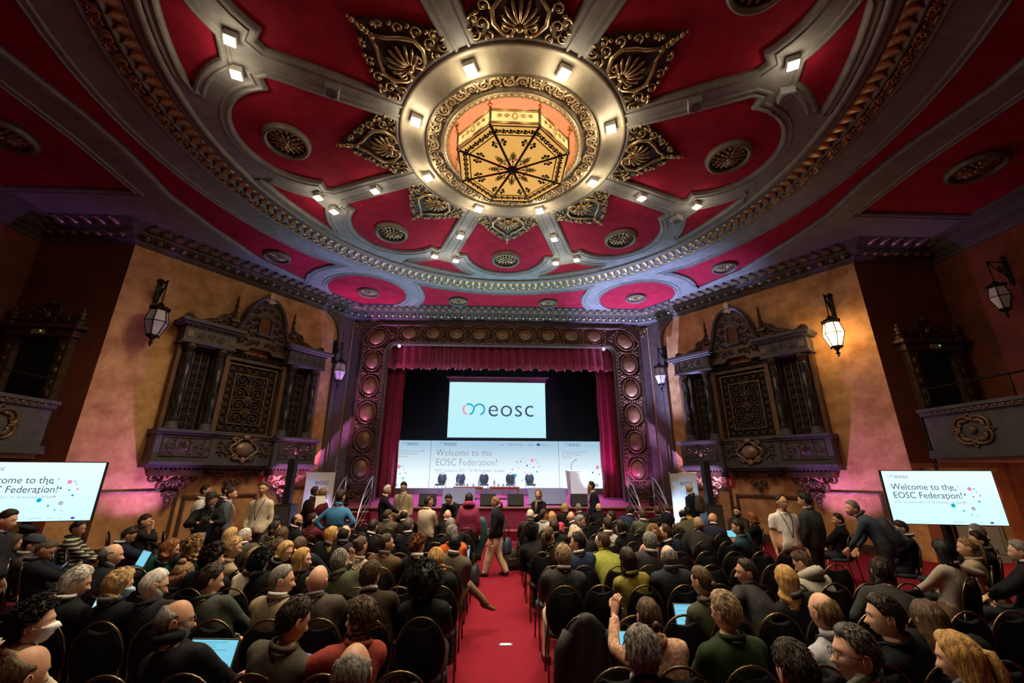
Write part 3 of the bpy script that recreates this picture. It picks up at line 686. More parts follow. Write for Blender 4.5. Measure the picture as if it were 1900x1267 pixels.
# ---- wall lanterns
LGLASS_ON=M('lantern_glass_lit',(.95,.75,.45),.4,emit=((1,.74,.38),2.6))
_n=LGLASS_ON.node_tree; _b=_n.nodes['Principled BSDF']; _t=_n.nodes.new('ShaderNodeBsdfTransparent'); _x=_n.nodes.new('ShaderNodeMixShader'); _x.inputs[0].default_value=.45
_n.links.new(_b.outputs[0],_x.inputs[1]); _n.links.new(_t.outputs[0],_x.inputs[2]); _n.links.new(_x.outputs[0],_n.nodes['Material Output'].inputs['Surface'])   # frosted pane: lets the bulb's light through
LGLASS=M('lantern_glass',(.55,.55,.58),.3,noise=(6,.2))
def wall_lantern(label,mw,lit,sc=1):
    # local: x along wall, y up, z out of the wall; origin at the wall plate
    t=thing('wall_lantern',label,'lantern',mw=mw@Matrix.Scale(sc,4),group='wall lanterns')
    b=MB(); b.box((0,.45,.02),(.09,.62,.03)); b.sphere((0,.78,.03),(.07,.07,.04),8,5); b.sphere((0,.12,.03),(.05,.08,.03),8,5)
    b.build('wall_plate',IRON,t)
    b=MB(); b.tube([(0,.68,.03),(0,.68,.50)],.016,5); b.tube([(0,.25,.03),(0,.37,.16),(0,.46,.30),(0,.66,.46)],.016,5)
    for q in (spiral(0,0,.09,1.4,0,1,12),spiral(0,0,.07,1.3,PI,1,10)): b.tube([(0,.50+p[0],.18+p[1]) for p in q],.012,4)
    b.tube([(0,.68,.48),(0,.12,.48)],.012,5); b.build('bracket',IRON,t)
    n=6; cz=.48
    prof=[(.05,.12),(.17,.05),(.20,.0),(.205,-.02)]
    b=MB(); b.lathe([(.03,.16),(.07,.10),(.16,.045),(.175,.0),(.15,-.02)],n,smooth=False)
    for k in range(12): b.sphere((.165*Cc(PI/6*k),.165*S(PI/6*k),.03),(.02,.02,.035),5,3)
    b.xf(lambda x,y,z:(x,z,cz+y)); b.build('lantern_cap',IRON,t)
    zt,zm,zb=-.02,-.27,-.56; rt,rm,rb=.15,.205,.105
    for k in range(n):
        a0,a1=2*PI*k/n,2*PI*(k+1)/n
        for (z0,r0,z1,r1) in ((zt,rt,zm,rm),(zm,rm,zb,rb)):
            V=[(r*Cc(a)*q,z,cz+r*S(a)*q) for q in (.985,.95) for (r,z,a) in ((r0,z0,a0),(r0,z0,a1),(r1,z1,a1),(r1,z1,a0))]
            MB().add(V,[(0,1,2,3),(7,6,5,4),(0,4,5,1),(1,5,6,2),(2,6,7,3),(3,7,4,0)]).build('pane',LGLASS_ON if lit else LGLASS,t)
    b=MB()
    for k in range(n):
        a=2*PI*k/n; b.tube([(rt*Cc(a),zt,cz+rt*S(a)),(rm*Cc(a),zm,cz+rm*S(a)),(rb*Cc(a),zb,cz+rb*S(a))],.010,4)
    for r,z in ((rt,zt),(rm,zm),(rb,zb)): b.tube([(r*Cc(2*PI*k/n),z,cz+r*S(2*PI*k/n)) for k in range(n)],.010,4,closed=True)
    b.build('glazing_bars',IRON,t)
    b=MB(); b.lathe([(.11,-.56),(.06,-.60),(.05,-.64),(.02,-.66)],8)
    for z,r in ((-.67,.03),(-.72,.045),(-.77,.02)): b.sphere((0,0,z),(r,r,.03),6,4)
    for k in range(6): b.sphere((.10*Cc(PI/3*k),.10*S(PI/3*k),-.58),(.025,.025,.03),5,3)
    b.xf(lambda x,y,z:(x,z,cz+y)); b.build('pendant',IRON,t)
    return t
for s in (-1,1):
    sd='left' if s<0 else 'right'
    wall_lantern('%s black iron wall lantern on the ochre wall outside the %s carved screen'%('unlit' if s<0 else 'glowing amber',sd),spl_matrix(s,6.42,6.50),s>0,1.35)
    wall_lantern('small %s hexagonal iron lantern between the %s carved screen and the stage frame'%('unlit',sd),spl_matrix(s,.50,6.25),False,1.25)
p=spl_fn(1)(6.42,6.13,.65); light('POINT','wall_lantern_light',p,125,(1,.66,.30),.12)
wall_lantern('dark unlit iron lantern on the right side wall above the gallery',Matrix(((0,0,-1,13.5),(1,0,0,9.35),(0,1,0,6.85),(0,0,0,1))),False,1.1)

# ---- side galleries
for s in (-1,1):
    sd='left' if s<0 else 'right'
    t=thing('gallery',('dark grey gallery parapet with quatrefoil medallion along the %s side wall'%sd),'balcony',(s*10.95,6,2.5),0,'side galleries')
    o=t.location
    def loc(b): b.v=[(x-o.x,y-o.y,z-o.z) for x,y,z in b.v]; return b
    y0,y1=-2.0,10.35; ym=(y0+y1)/2; L=y1-y0
    loc(MB().box((s*11.0,ym,3.1),(.14,L,.95))).build('parapet',GREYSTONE,t)
    b=MB(); b.box((s*10.97,ym,3.68),(.30,L+.1,.08)); b.box((s*10.95,ym,3.59),(.18,L+.05,.10)); 
    loc(b).build('coping',GREYSTONE,t)
    b=MB()
    for y in np.arange(y0+.1,y1,.16): b.sphere((s*10.86,y,3.60),(.03,.06,.04),6,4)
    loc(b).build('egg_row',BRONZE,t,kind='stuff')
    b=MB(); b.box((s*10.97,ym,2.62),(.28,L+.05,.10)); b.box((s*11.0,ym,2.53),(.4,L+.05,.08)); loc(b).build('lower_moulding',GREYSTONE,t)
    loc(MB().box((s*12.25,ym,2.44),(2.6,L,.10))).build('soffit',M('soffit_plaster',(.45,.34,.20),.8,noise=(3,.2)),t)
    b=MB(); b.tube([(s*11.1,y0,4.25),(s*11.1,y1,4.25)],.025,6); loc(b).build('rail',IRON,t)
    for y in (10.2,8.4,6.6,4.8): loc(MB().tube([(s*11.1,y,3.7),(s*11.1,y,4.25)],.018,5)).build('rail_post',IRON,t)
    for yq in (9.3,5.6):
        b=MB()
        for k in range(4):
            a=R(45+90*k); b.tube([(s*10.91,yq+.20*Cc(a)+.23*Cc(q),3.10+.17*S(a)+.19*S(q)) for q in [a-1.9+3.8*i/14 for i in range(15)]],.035,6)
            for j in range(5): q=a+(j-2)*.5; b.sphere((s*10.90,yq+.21*Cc(a)+.10*Cc(q),3.10+.18*S(a)+.09*S(q)),(.03,.06,.05),6,4)
        for k in range(4): a=R(90*k); b.tube([(s*10.91,yq+.30*Cc(a-.25),3.1+.27*S(a-.25)),(s*10.91,yq+.46*Cc(a),3.1+.40*S(a)),(s*10.91,yq+.30*Cc(a+.25),3.1+.27*S(a+.25))],.03,5)
        b.sphere((s*10.90,yq,3.1),(.04,.1,.09),8,5); loc(b).build('quatrefoil',BRONZE,t)
    # doorway with carved surround on the return wall, at gallery level
    d=thing('gallery_doorway',('dark carved doorway with crested pediment on the %s return wall above the gallery'%sd),'doorway',(s*12.35,10.985,2.5),0,'gallery doorways')
    q=d.location
    def lo(b): b.v=[(x*s if False else x,y,z) for x,y,z in b.v]; return b
    lo(MB().box((0,-.02,1.5),(1.1,.04,2.9))).build('opening',BLACK,d)
    for sx in (-1,1):
        b=MB(); b.box((sx*.68,-.10,1.5),(.26,.2,3.0)); jb=lo(b).build('jamb',DARKWOOD,d)
        b=MB()
        for k in range(9): b.sphere((sx*.68,-.21,.3+.3*k),(.08,.04,.11),6,4)
        lo(b).build('carved_drop',CARVED,jb,kind='stuff')
    b=MB(); b.box((0,-.12,3.12),(1.75,.24,.22)); b.box((0,-.18,3.28),(2.05,.36,.10)); lo(b).build('lintel',DARKWOOD,d)
    b=MB(); b.prism([(-.75,3.33),(.75,3.33),(.55,3.62),(.3,3.72),(.16,4.0),(-.16,4.0),(-.3,3.72),(-.55,3.62)],.0,.16); b.xf(lambda x,z,y:(x,-y,z))
    cr=MB(); scrolls(cr,[(sx*.5,3.5,.13,sx) for sx in (-1,1)]+[(sx*.22,3.7,.13,sx) for sx in (-1,1)]+[(sx*.2,3.45,.1,sx) for sx in (-1,1)],.035,.2); cr.sphere((0,3.98,.2),(.12,.1,.06),8,5); cr.sphere((0,3.62,.2),(.1,.16,.06),8,5); cr.xf(lambda x,z,y:(x,-y,z))
    b.add(cr.v,cr.f,0,True); lo(b).build('crest',CARVED,d)
    for sx in (-1,1):
        b=MB(); 
        for z,r in ((3.40,.12),(3.54,.09),(3.66,.10),(3.78,.05)): b.sphere((sx*.88,-.16,z),(r,r,.08),8,5)
        lo(b).build('finial',CARVED,d)
    e=thing('exit_light','small pale emergency light box on the lintel of the %s gallery doorway'%sd,'light',(s*12.35,10.72,5.62))
    MB().box((0,0,0),(.30,.06,.13),bev=.01).build('box',M('exit_box',(.42,.34,.18),.5),e)
    MB().sphere((.09,-.035,.01),.012,6,4).build('indicator',M('green_led',(.1,.9,.2),.4,emit=((.2,1,.3),3)),e)

# ---- ceiling lamps
LAMPBOX=M('lamp_box_grey',(.45,.44,.42),.5); LAMPGLOW=M('lamp_glow',(1,.93,.8),.5,emit=((1,.86,.62),14))
lb=MB().box((0,0,-.07),(.20,.20,.14),bev=.008).mesh('lamp_body',LAMPBOX); lg=MB().box((0,0,-.15),(.18,.18,.03)).mesh('lamp_glass',LAMPGLOW)
WHERE={22.5:'far right',67.5:'nearest the stage, right',112.5:'nearest the stage, left',157.5:'far left',202.5:'left, camera side',247.5:'camera side, left of centre',292.5:'camera side, right of centre',337.5:'right, camera side'}
def ceiling_lamp(r,ang,label,group,dark=False,small=1):
    x,y=polar(r,ang); t=thing('ceiling_lamp',label,'lamp',(x,y,ZC-.055),R(ang),group); t.scale=(small,)*3
    link('housing',lb,t); link('glass',lg,t); return t
# clock names round the lantern, 12 o'clock towards the stage
CLK={112.5:"eleven o'clock",67.5:"one o'clock",22.5:"half past two",-22.5:"half past three",-67.5:"five o'clock",-112.5:"seven o'clock",-157.5:"half past eight",157.5:"half past nine"}
def clk(a): return CLK[(a+180)%360-180]
for a in RING_LAMPS: ceiling_lamp(2.12,a,'square white ceiling lamp on the lantern ring, at %s (stage is twelve)'%clk(a),'ring lamps')
SPK=MB().box((0,0,-.08),(.24,.24,.16),bev=.01); SPKM=SPK.mesh('speaker_box',M('speaker_grey',(.22,.23,.24),.5))
spc=MB().lathe([(.09,-.16),(.10,-.175),(.075,-.165),(.02,-.17)],16).mesh('speaker_cone',M('speaker_cone',(.09,.09,.11),.5))
def ceiling_speaker(r,ang,label):
    x,y=polar(r,ang); t=thing('ceiling_speaker',label,'speaker',(x,y,ZC-.055),R(ang),'ceiling speakers'); link('speaker_box',SPKM,t); link('speaker_cone',spc,t)
OUT=[(5.2,-154,1),(5.2,-161.3,1),(5.2,154,1),(5.15,160.7,1),(3.62,157.6,1),(3.62,112.7,1),(5.06,109,1),(5.09,116.9,0),(3.62,67.3,1),(5.06,71,1),(5.09,63.1,1),(3.6,21.9,1),(5.15,18.2,1),(5.22,-26,1),(5.1,-109,1),(5.1,-117,1),(5.1,-71,1),(5.1,-63,1)]
for r,a,on in OUT:
    sp=min(CLK,key=lambda k:abs((k-a+180)%360-180)); pos='mid spoke' if r<4 else ('outer end, anticlockwise side' if a>sp else 'outer end, clockwise side')
    t=ceiling_lamp(r,a,'small square ceiling lamp on the %s spoke, %s'%(CLK[sp],pos),'spoke lamps',small=.9)
    x,y=polar(r,a); light('SPOT','spoke_lamp_light',(x,y,ZC-.26),(350 if abs(x)>4 else 220) if r>4 else 170,WARM,.06,(x*1.25 if abs(x)>4 else x,y,0),150 if abs(x)>4 else 96,1.0)
    light('POINT','spoke_lamp_spill',(x,y,ZC-.36),9 if r>4 else 7,WARM,.06)
for r,a,w in ((3.65,-157.5,'half past eight spoke, middle'),(5.27,-18.7,'half past three spoke, outer end'),(3.68,-22.5,'half past three spoke, middle'),(5.13,25.6,'half past two spoke, outer end')):
    ceiling_speaker(r,a,'grey square ceiling speaker with round cone on the %s'%w)

# ---- the big octagonal lantern
AMBERGLASS=M('amber_glass',(.75,.42,.10),.45,noise=(3,.35),emit=((1,.56,.13),.72))
BANDGLASS=M('band_parchment',(.85,.65,.30),.5,noise=(5,.2),emit=((1,.66,.24),.45))
BRASS=M('lantern_brass',(.55,.38,.14),.35,.8,noise=(8,.3)); LIRON=M('lantern_iron',(.10,.085,.055),.45,.6)
t=thing('octagonal_lantern','large octagonal amber glass lantern hanging by chains from the middle of the ceiling','chandelier',(0,CY,8.40))
RO=1.24; H=.36
cor=[(RO*Cc(R(22.5+45*k)),RO*S(R(22.5+45*k))) for k in range(8)]
def lerp(a,b,q): return tuple(a[i]+(b[i]-a[i])*q for i in range(len(a)))
for k in range(8):
    a,b_=cor[k],cor[(k+1)%8]
    # glass triangle of the bottom, slightly dished towards the middle
    V=[(a[0]*.985,a[1]*.985,0),(b_[0]*.985,b_[1]*.985,0),(.03*(a[0]+b_[0]),.03*(a[1]+b_[1]),-.05)]; V+= [(x,y,z+.012) for x,y,z in V]
    MB().add(V,[(2,1,0),(3,4,5),(0,1,4,3),(1,2,5,4),(2,0,3,5)]).build('glass_panel',AMBERGLASS,t)
    # upright band panel
    V=[(a[0],a[1],.03),(b_[0],b_[1],.03),(b_[0]*1.0,b_[1],H),(a[0],a[1],H)]; V+=[(x*.985,y*.985,z) for x,y,z in V]
    bp=MB().add(V,[(0,1,2,3),(7,6,5,4),(0,4,5,1),(1,5,6,2),(2,6,7,3),(3,7,4,0)]).build('band_panel',BANDGLASS,t)
    mid=((a[0]+b_[0])/2,(a[1]+b_[1])/2); tx=((b_[0]-a[0])/.949,(b_[1]-a[1])/.949)
    nrm=(mid[0]/1.146,mid[1]/1.146)
    m=MB()
    for sx in (-1,1):
        for cx,rr in ((.16,.055),(.30,.05)): m.tube([(mid[0]+tx[0]*sx*(cx+q[0])+nrm[0]*.012,mid[1]+tx[1]*sx*(cx+q[0])+nrm[1]*.012,.20+q[1]) for q in spiral(0,0,rr,1.3,PI,-1,10)],.010,4)
    m.tube([(mid[0]+tx[0]*.05*Cc(q)+nrm[0]*.012,mid[1]+tx[1]*.05*Cc(q)+nrm[1]*.012,.20+.07*S(q)) for q in np.linspace(0,2*PI,12)[:-1]],.010,4,closed=True)
    m.build('band_scroll',BRASS,bp)
    m=MB()
    for z,r in ((.03,.022),(.065,.012),(H,.022),(H-.04,.012)): m.tube([(*lerp(a,b_,0),z),(*lerp(a,b_,1),z)],r,5)
    m.build('band_rail',BRASS,t)
    # iron rib from the corner to the boss
    m=MB(); m.tube([(a[0],a[1],-.015),(a[0]*.5,a[1]*.5,-.045),(a[0]*.08,a[1]*.08,-.075)],[.032,.028,.03],5,flat=.6)
    m.tube([(a[0],a[1],-.03),(a[0],a[1],H+.05)],.026,6); m.build('rib',LIRON,t)
    # fretwork border along the rim and fleur pieces towards the boss
    m=MB()
    for j in range(6):
        q=(j+.5)/6; c0=lerp(a,b_,q); x,y=c0[0]*.885,c0[1]*.885
        m.tube([(x+tx[0]*.065*Cc(w)-nrm[0]*.055*S(w),y+tx[1]*.065*Cc(w)-nrm[1]*.055*S(w),-.02) for w in np.linspace(-.3,PI+.3,8)],.014,4)
        for w in (0,120,240): m.sphere((x+.022*Cc(R(w)),y+.022*S(R(w)),-.02),(.027,.027,.010),5,3)
    for q0 in (.985,.79): m.tube([(*[v*q0 for v in a],-.02),(*[v*q0 for v in b_],-.02)],.020 if q0>.9 else .013,4)
    m.build('fretwork',LIRON,t,kind='stuff')
    m=MB(); ax_=nrm
    for q,w in ((.30,.05),(.38,.035)): 
        for sx in (-1,1): m.tube([(ax_[0]*(q)+tx[0]*sx*p[0]+ax_[0]*p[1],ax_[1]*(q)+tx[1]*sx*p[0]+ax_[1]*p[1],-.055) for p in spiral(w,0,w*.95,1.2,PI,-1,9)],.010,4)
    for q in (.24,.34,.44): m.sphere((ax_[0]*q,ax_[1]*q,-.055),(.028,.028,.01),6,3)
    m.tube([(ax_[0]*.44+tx[0]*p[0]*.045+ax_[0]*p[1]*.075,ax_[1]*.44+tx[1]*p[0]*.045+ax_[1]*p[1]*.075,-.055) for p in ((0,-1),(1,0),(0,1),(-1,0))],.010,4,closed=True)
    m.tube([(ax_[0]*.1,ax_[1]*.1,-.06),(ax_[0]*.40,ax_[1]*.40,-.055)],.010,4)
    c3=lerp((0,0),a,.62)
    for sx in (-1,1):
        n2=(-a[1]/RO,a[0]/RO); m.tube([(c3[0]+sx*n2[0]*(.035+p[0])+a[0]/RO*p[1],c3[1]+sx*n2[1]*(.035+p[0])+a[1]/RO*p[1],-.04) for p in spiral(.05,0,.05,1.2,PI,-1,8)],.010,4)
        [m.sphere((c3[0]+sx*n2[0]*q_+a[0]*.05*w_,c3[1]+sx*n2[1]*q_+a[1]*.05*w_,-.04),(.038,.038,.01),6,3) for q_,w_ in ((.10,1),(.13,0),(.09,-1))]
    m.build('fleur_fret',LIRON,t,kind='stuff')
    # chains from the band corners up to the ceiling bosses
    m=MB(); top=(a[0]*1.09,a[1]*1.09,.46)
    m.tube([(a[0]*1.0+.0,a[1],H+.04),(a[0]*1.02+tx[0]*.04,a[1]*1.02+tx[1]*.04,H+.09),(a[0]*1.02,a[1]*1.02,H+.14),(a[0]*1.02-tx[0]*.04,a[1]*1.02-tx[1]*.04,H+.09)],.016,5,closed=True)
    for i in range(3):
        z0=H+.13+i*.05; c=(a[0]*1.03,a[1]*1.03); m.tube([(c[0]+tx[0]*(.016*Cc(w) if i%2 else 0)+a[0]*(0 if i%2 else .012*Cc(w)),c[1]+tx[1]*(.016*Cc(w) if i%2 else 0)+a[1]*(0 if i%2 else .012*Cc(w)),z0+.035*S(w)) for w in np.linspace(0,2*PI,9)[:-1]],.007,4,closed=True)
    for w in range(5): m.sphere((a[0]*1.05+.05*Cc(w*1.256),a[1]*1.05+.05*S(w*1.256),H+.25),(.035,.035,.04),6,4)
    m.build('chain',BRASS,t)
m=MB().lathe([(.01,-.13),(.05,-.115),(.08,-.10),(.12,-.085),(.12,-.06)],16)
for k in range(8): m.sphere((.085*Cc(PI/4*k),.085*S(PI/4*k),-.105),(.02,.02,.015),6,4)
m.build('boss',LIRON,t)
# ================================================================ STAGE, SCREENS, SIGNS
def text(body,size,mat,parent,mw,align='LEFT',name='lettering',sx=1,space=1,bold=0):
    cu=bpy.data.curves.new('t','FONT'); cu.body=body; cu.size=size; cu.align_x=align; cu.align_y='CENTER'; cu.resolution_u=3; cu.space_character=space; cu.offset=bold; cu.space_line=.95
    o=bpy.data.objects.new('t',cu); COL.objects.link(o); dg=bpy.context.evaluated_depsgraph_get()
    me=bpy.data.meshes.new_from_object(o.evaluated_get(dg)); bpy.data.objects.remove(o); bpy.data.curves.remove(cu)
    me.name=name; me.materials.clear(); me.materials.append(mat)
    return link(name,me,parent,mw=mw@Matrix.Diagonal((sx,1,1,1)))
def strip(b,pts,w,z=0,m=0):
    P=np.array(pts,float); T=np.gradient(P,axis=0); T/=np.linalg.norm(T,axis=1)[:,None]; N=np.c_[-T[:,1],T[:,0]]
    V=[(*(P[i]+N[i]*w/2),z) for i in range(len(P))]+[(*(P[i]-N[i]*w/2),z) for i in range(len(P))]; n=len(P)
    b.add(V,[(i,i+1,n+i+1,n+i) for i in range(n-1)],m)
INK=M('screen_ink',(.03,.035,.07),.6,emit=((.055,.075,.15),.8)); INKT=M('screen_teal',(.0,.35,.45),.6,emit=((0,.40,.62),.95)); INKP=M('screen_pink',(.8,.2,.4),.6,emit=((1,.32,.5),.75)); INKB=M('screen_blue',(.0,.25,.6),.6,emit=((.01,.36,.55),.9)); INKG=M('screen_palegrey',(.4,.45,.5),.6,emit=((.5,.58,.64),.7)); INKK=M('screen_black',(.01,.01,.015),.6); INKGREY=M('screen_grey',(.15,.17,.2),.6,emit=((.25,.28,.33),.4))
INKEU=M('flag_blue',(.02,.08,.4),.6,emit=((.02,.08,.45),.5))
def logo(parent,mw,h,full=True,dark=False):
    # ring-and-S emblem: first circle open on the right, flowing into the second
    r=h*.44; w=h*.135; parts=[]
    b=MB(); strip(b,[(r*Cc(R(a)),r*S(R(a))) for a in range(128,262,8)],w); b.build('logo_arc',INKP if not dark else INKP,parent,fix=False).matrix_local=mw
    b=MB(); strip(b,[(r*Cc(R(a)),r*S(R(a))) for a in range(28,120,8)],w); b.build('logo_arc',INKT if not dark else INK,parent,fix=False).matrix_local=mw
    cx=r*2.05; p=[(r*.25+0*a,-r) for a in (0,)]+[(r*Cc(R(a))*1.0+0,r*S(R(a))) for a in range(-76,-20,8)]
    q=[(cx+r*Cc(R(a)),r*S(R(a))) for a in range(165,-80,-9)]
    b=MB(); strip(b,p+q,w); b.build('logo_arc',INKB if not dark else INK,parent,fix=False).matrix_local=mw
    if full: text('eosc',h*2.1,INK,parent,mw@Matrix.Translation((cx+r*1.55,h*.04,0)),space=1.04,bold=-h*.016)
DOTS=[(-.44,.10,.020,INKK),(-.30,.12,.028,INKT),(-.19,.24,.022,INKG),(.11,.16,.062,INKP),(.24,.17,.022,INKT),(.30,.08,.022,INKG),(-.07,-.02,.026,INKK),(.16,-.08,.020,INKK),(.36,-.05,.030,INKP),(-.60,-.16,.032,INKP),(-.38,-.11,.022,INKG),(-.50,-.36,.062,INKT),(-.15,-.26,.030,INKP),(.28,-.23,.032,INKT),(.05,-.45,.062,INKG),(-.24,-.52,.028,INKT),(.12,-.66,.018,INKP),(-.05,-.64,.02,INKT)]
def dots(parent,mw,scale,sub=None):
    for x,y,r,m in DOTS:
        if sub and not sub(x,y): continue
        b=MB(); n=16; b.add([(x*scale+r*scale*Cc(2*PI*k/n),y*scale+r*scale*S(2*PI*k/n),0) for k in range(n)],[tuple(range(n))]); b.build('dot',m,parent,fix=False).matrix_local=mw
def screen_mat(name,c0,c1,strength,axis='Z',lo=0,hi=1):
    m=bpy.data.materials.new(name); m.use_nodes=True; nt=m.node_tree; b=nt.nodes['Principled BSDF']; b.inputs['Roughness'].default_value=.5; b.inputs['Base Color'].default_value=(.02,.02,.02,1)
    tc=nt.nodes.new('ShaderNodeTexCoord'); sp=nt.nodes.new('ShaderNodeSeparateXYZ'); mr=nt.nodes.new('ShaderNodeMapRange'); rp=nt.nodes.new('ShaderNodeValToRGB')
    nt.links.new(tc.outputs['Object'],sp.inputs[0]); nt.links.new(sp.outputs[axis],mr.inputs[0]); mr.inputs[1].default_value=lo; mr.inputs[2].default_value=hi
    nt.links.new(mr.outputs[0],rp.inputs[0]); rp.color_ramp.elements[0].color=(*c0,1); rp.color_ramp.elements[1].color=(*c1,1); rp.color_ramp.elements[0].position=.2
    nt.links.new(rp.outputs[0],b.inputs['Emission Color']); b.inputs['Emission Strength'].default_value=strength; return m
def facing(x,y,z,yaw=0):
    # local x to the right seen from the hall, local y up, local z towards the hall (yaw turns it)
    c,s=Cc(yaw),S(yaw); return Matrix(((c,0,s,x),(s,0,-c,y),(0,1,0,z),(0,0,0,1)))
# projection screen
PSX,PSZ0,PSZ1,PSY=-.17,3.68,6.42,19.6
t=thing('projection_screen','white pull-down projection screen with a logo hung above the stage','screen',(PSX,PSY,5.05))
PM=screen_mat('projected_white',(.50,.88,.96),(.55,.90,.97),1.0,'Z',-1.4,1.4)
MB().box((0,0,-.06),(4.62,.02,2.62)).build('fabric',PM,t)
MB().box((0,.0,1.36),(4.74,.03,.22)).build('fabric_top',M('screen_grey_fabric',(.35,.42,.5),.7),t)
MB().box((0,-.02,1.50),(4.98,.10,.07),bev=.01).build('roller_case',M('case_white',(.6,.63,.65),.4),t)
MB().box((0,-.01,-1.40),(4.78,.04,.05)).build('bottom_bar',M('case_black',(.03,.03,.035),.4),t)
MB().box((-.9,-.02,1.57),(.55,.06,.05)).box((-.1,-.02,1.57),(.5,.06,.05)).box((.5,-.02,1.57),(.2,.06,.04)).build('hanging_bracket',BLACK,t,kind='stuff')
for sx in (-1,1): MB().tube([(sx*1.6,-.02,1.5),(sx*1.6,-.02,3.52)],.012,5).build('wire',BLACK,t)
logo(t,Matrix(((1,0,0,-1.36),(0,0,-1,-.02),(0,1,0,-.06),(0,0,0,1))),.56)
# three panel screen wall
LY=19.85
t=thing('screen_wall','wide three panel stage backdrop screen welcoming the audience in thin letters','screen',(0,LY,1.45))
LM=screen_mat('backdrop_screen',(.85,.97,1),(.36,.55,.70),1.05,'Z',.25,1.9)
TH=M('thin_letter',(.06,.07,.09),.6,emit=((.10,.11,.13),.3)); FA=M('faint_letter',(.3,.33,.36),.6,emit=((.42,.50,.54),.6))
H0,H1=0,2.10
def pm(x,z): return Matrix(((1,0,0,x),(0,0,-1,-.022),(0,1,0,z),(0,0,0,1)))
EDGES=[(-5.3,-3.24),(-3.22,2.74),(2.76,4.95)]
for i,(a,b_) in enumerate(EDGES):
    p=MB().box(((a+b_)/2,0,1.05),(b_-a,.04,2.1)).build('panel',LM,t)
    if i!=1:
        x0=a+.12 if i==2 else -4.72
        logo(p,pm(x0+.16,1.96),.135); text('EOSC Symposium 2025\n03 -05 November\nBrussels',.125,FA,p,pm(x0+.02,1.50))
        dots(p,pm((a+b_)/2+(.55 if i==2 else -.5),.72),1.3,(lambda x,y:x>-.12))
    else:
        logo(p,pm(a+.38,1.96),.145); text('Welcome to the\nEOSC Federation!',.45,TH,p,pm(a+.24,1.33),sx=.86,bold=-.010)
        text('EOSC Symposium 2025  /  03 -05 November / Brussels',.165,FA,p,pm(a+.24,.76),sx=.86)
        for x,s_ in ((-.05,'eosc'),(.36,'GRAVITY'),(.86,'eosc'),(1.28,'Focus')): text(s_,.115,INKGREY,p,pm(x,1.94),space=1.1)
        b=MB(); b.add([(0,-.05,0),(.15,-.05,0),(.15,.05,0),(0,.05,0)],[(0,1,2,3)]); b.build('flag',INKEU,p,fix=False).matrix_local=pm(1.72,1.94)
        b=MB(); 
        for k in (0,1): b.add([(0,-.035+.05*k,0),(.5-.12*k,-.035+.05*k,0),(.5-.12*k,-.015+.05*k,0),(0,-.015+.05*k,0)],[(0,1,2,3)])
        b.build('small_print',FA,p,fix=False,kind='stuff').matrix_local=pm(1.92,1.93)
        dots(p,pm(1.35,1.02),1.30)
MB().box((0,0.0,-.12),(10.4,.08,.24)).build('plinth',M('plinth_grey',(.30,.31,.33),.6),t)
# the big screens emit; added cool spots carry their glow onto the ceiling
# curtains
def pleats(x0,x1,z0,z1,y,amp,pitch,n_h=10,scallop=0,flare=0,seed=0):
    r=np.random.default_rng(seed); nx=int((x1-x0)/pitch*8); V=[]; ph=r.random(4)*6
    for j in range(n_h+1):
        tt=j/n_h
        for i in range(nx+1):
            x=x0+(x1-x0)*i/nx; a=(x-x0)/pitch*2*PI+.5*S((x-x0)*1.7+ph[0]); am=amp*(.55+.45*(1-tt))*(1+.25*S(x*2.1+ph[1]))
            zz=z0+(z1-z0)*tt; 
            if j==0 and scallop: zz-=scallop*abs(S((x-x0)/pitch*PI*.5))
            V.append((x+.02*S(zz*3+ph[2]),y-am*(.5+.5*S(a))-flare*(1-tt),zz))
    n=len(V); F=[(j*(nx+1)+i,j*(nx+1)+i+1,(j+1)*(nx+1)+i+1,(j+1)*(nx+1)+i) for j in range(n_h) for i in range(nx)]
    V+=[(x,yy+.02,z) for x,yy,z in V]; F+=[tuple(n+k for k in f[::-1]) for f in F]
    for i in range(nx): F.append((i,i+1,n+i+1,n+i))
    b=MB().add(V,F,0,True); return b
t=thing('valance','crimson pleated velvet valance with light tassels across the top of the stage','curtain',(0,17.58,6.4))
b=pleats(-5.05,5.05,.10,1.35,0,.16,.36,6,.10,0,1); b.build('cloth',VELVET,t); MB().box((0,-.08,1.38),(10.2,.20,.06)).build('curtain_rail',BLACK,t)
b=MB()
for k in range(28): x=-5.0+.37*k; b.sphere((x,-.12,.02),(.03,.03,.06),6,4)
b.build('tassel',M('tassel_pale',(.75,.45,.35),.5),t,kind='stuff')
for s in (-1,1):
    sd='left' if s<0 else 'right'
    t=thing('stage_curtain','tall crimson velvet curtain hanging at the %s side of the stage'%sd,'curtain',(s*4.75,18.1,1.12))
    x0,x1=(-.75,.45) if s<0 else (-.48,.75)
    pleats(x0,x1,.02,5.6,0,.22,.30,8,0,.05,3+s).build('cloth',VELVET,t)
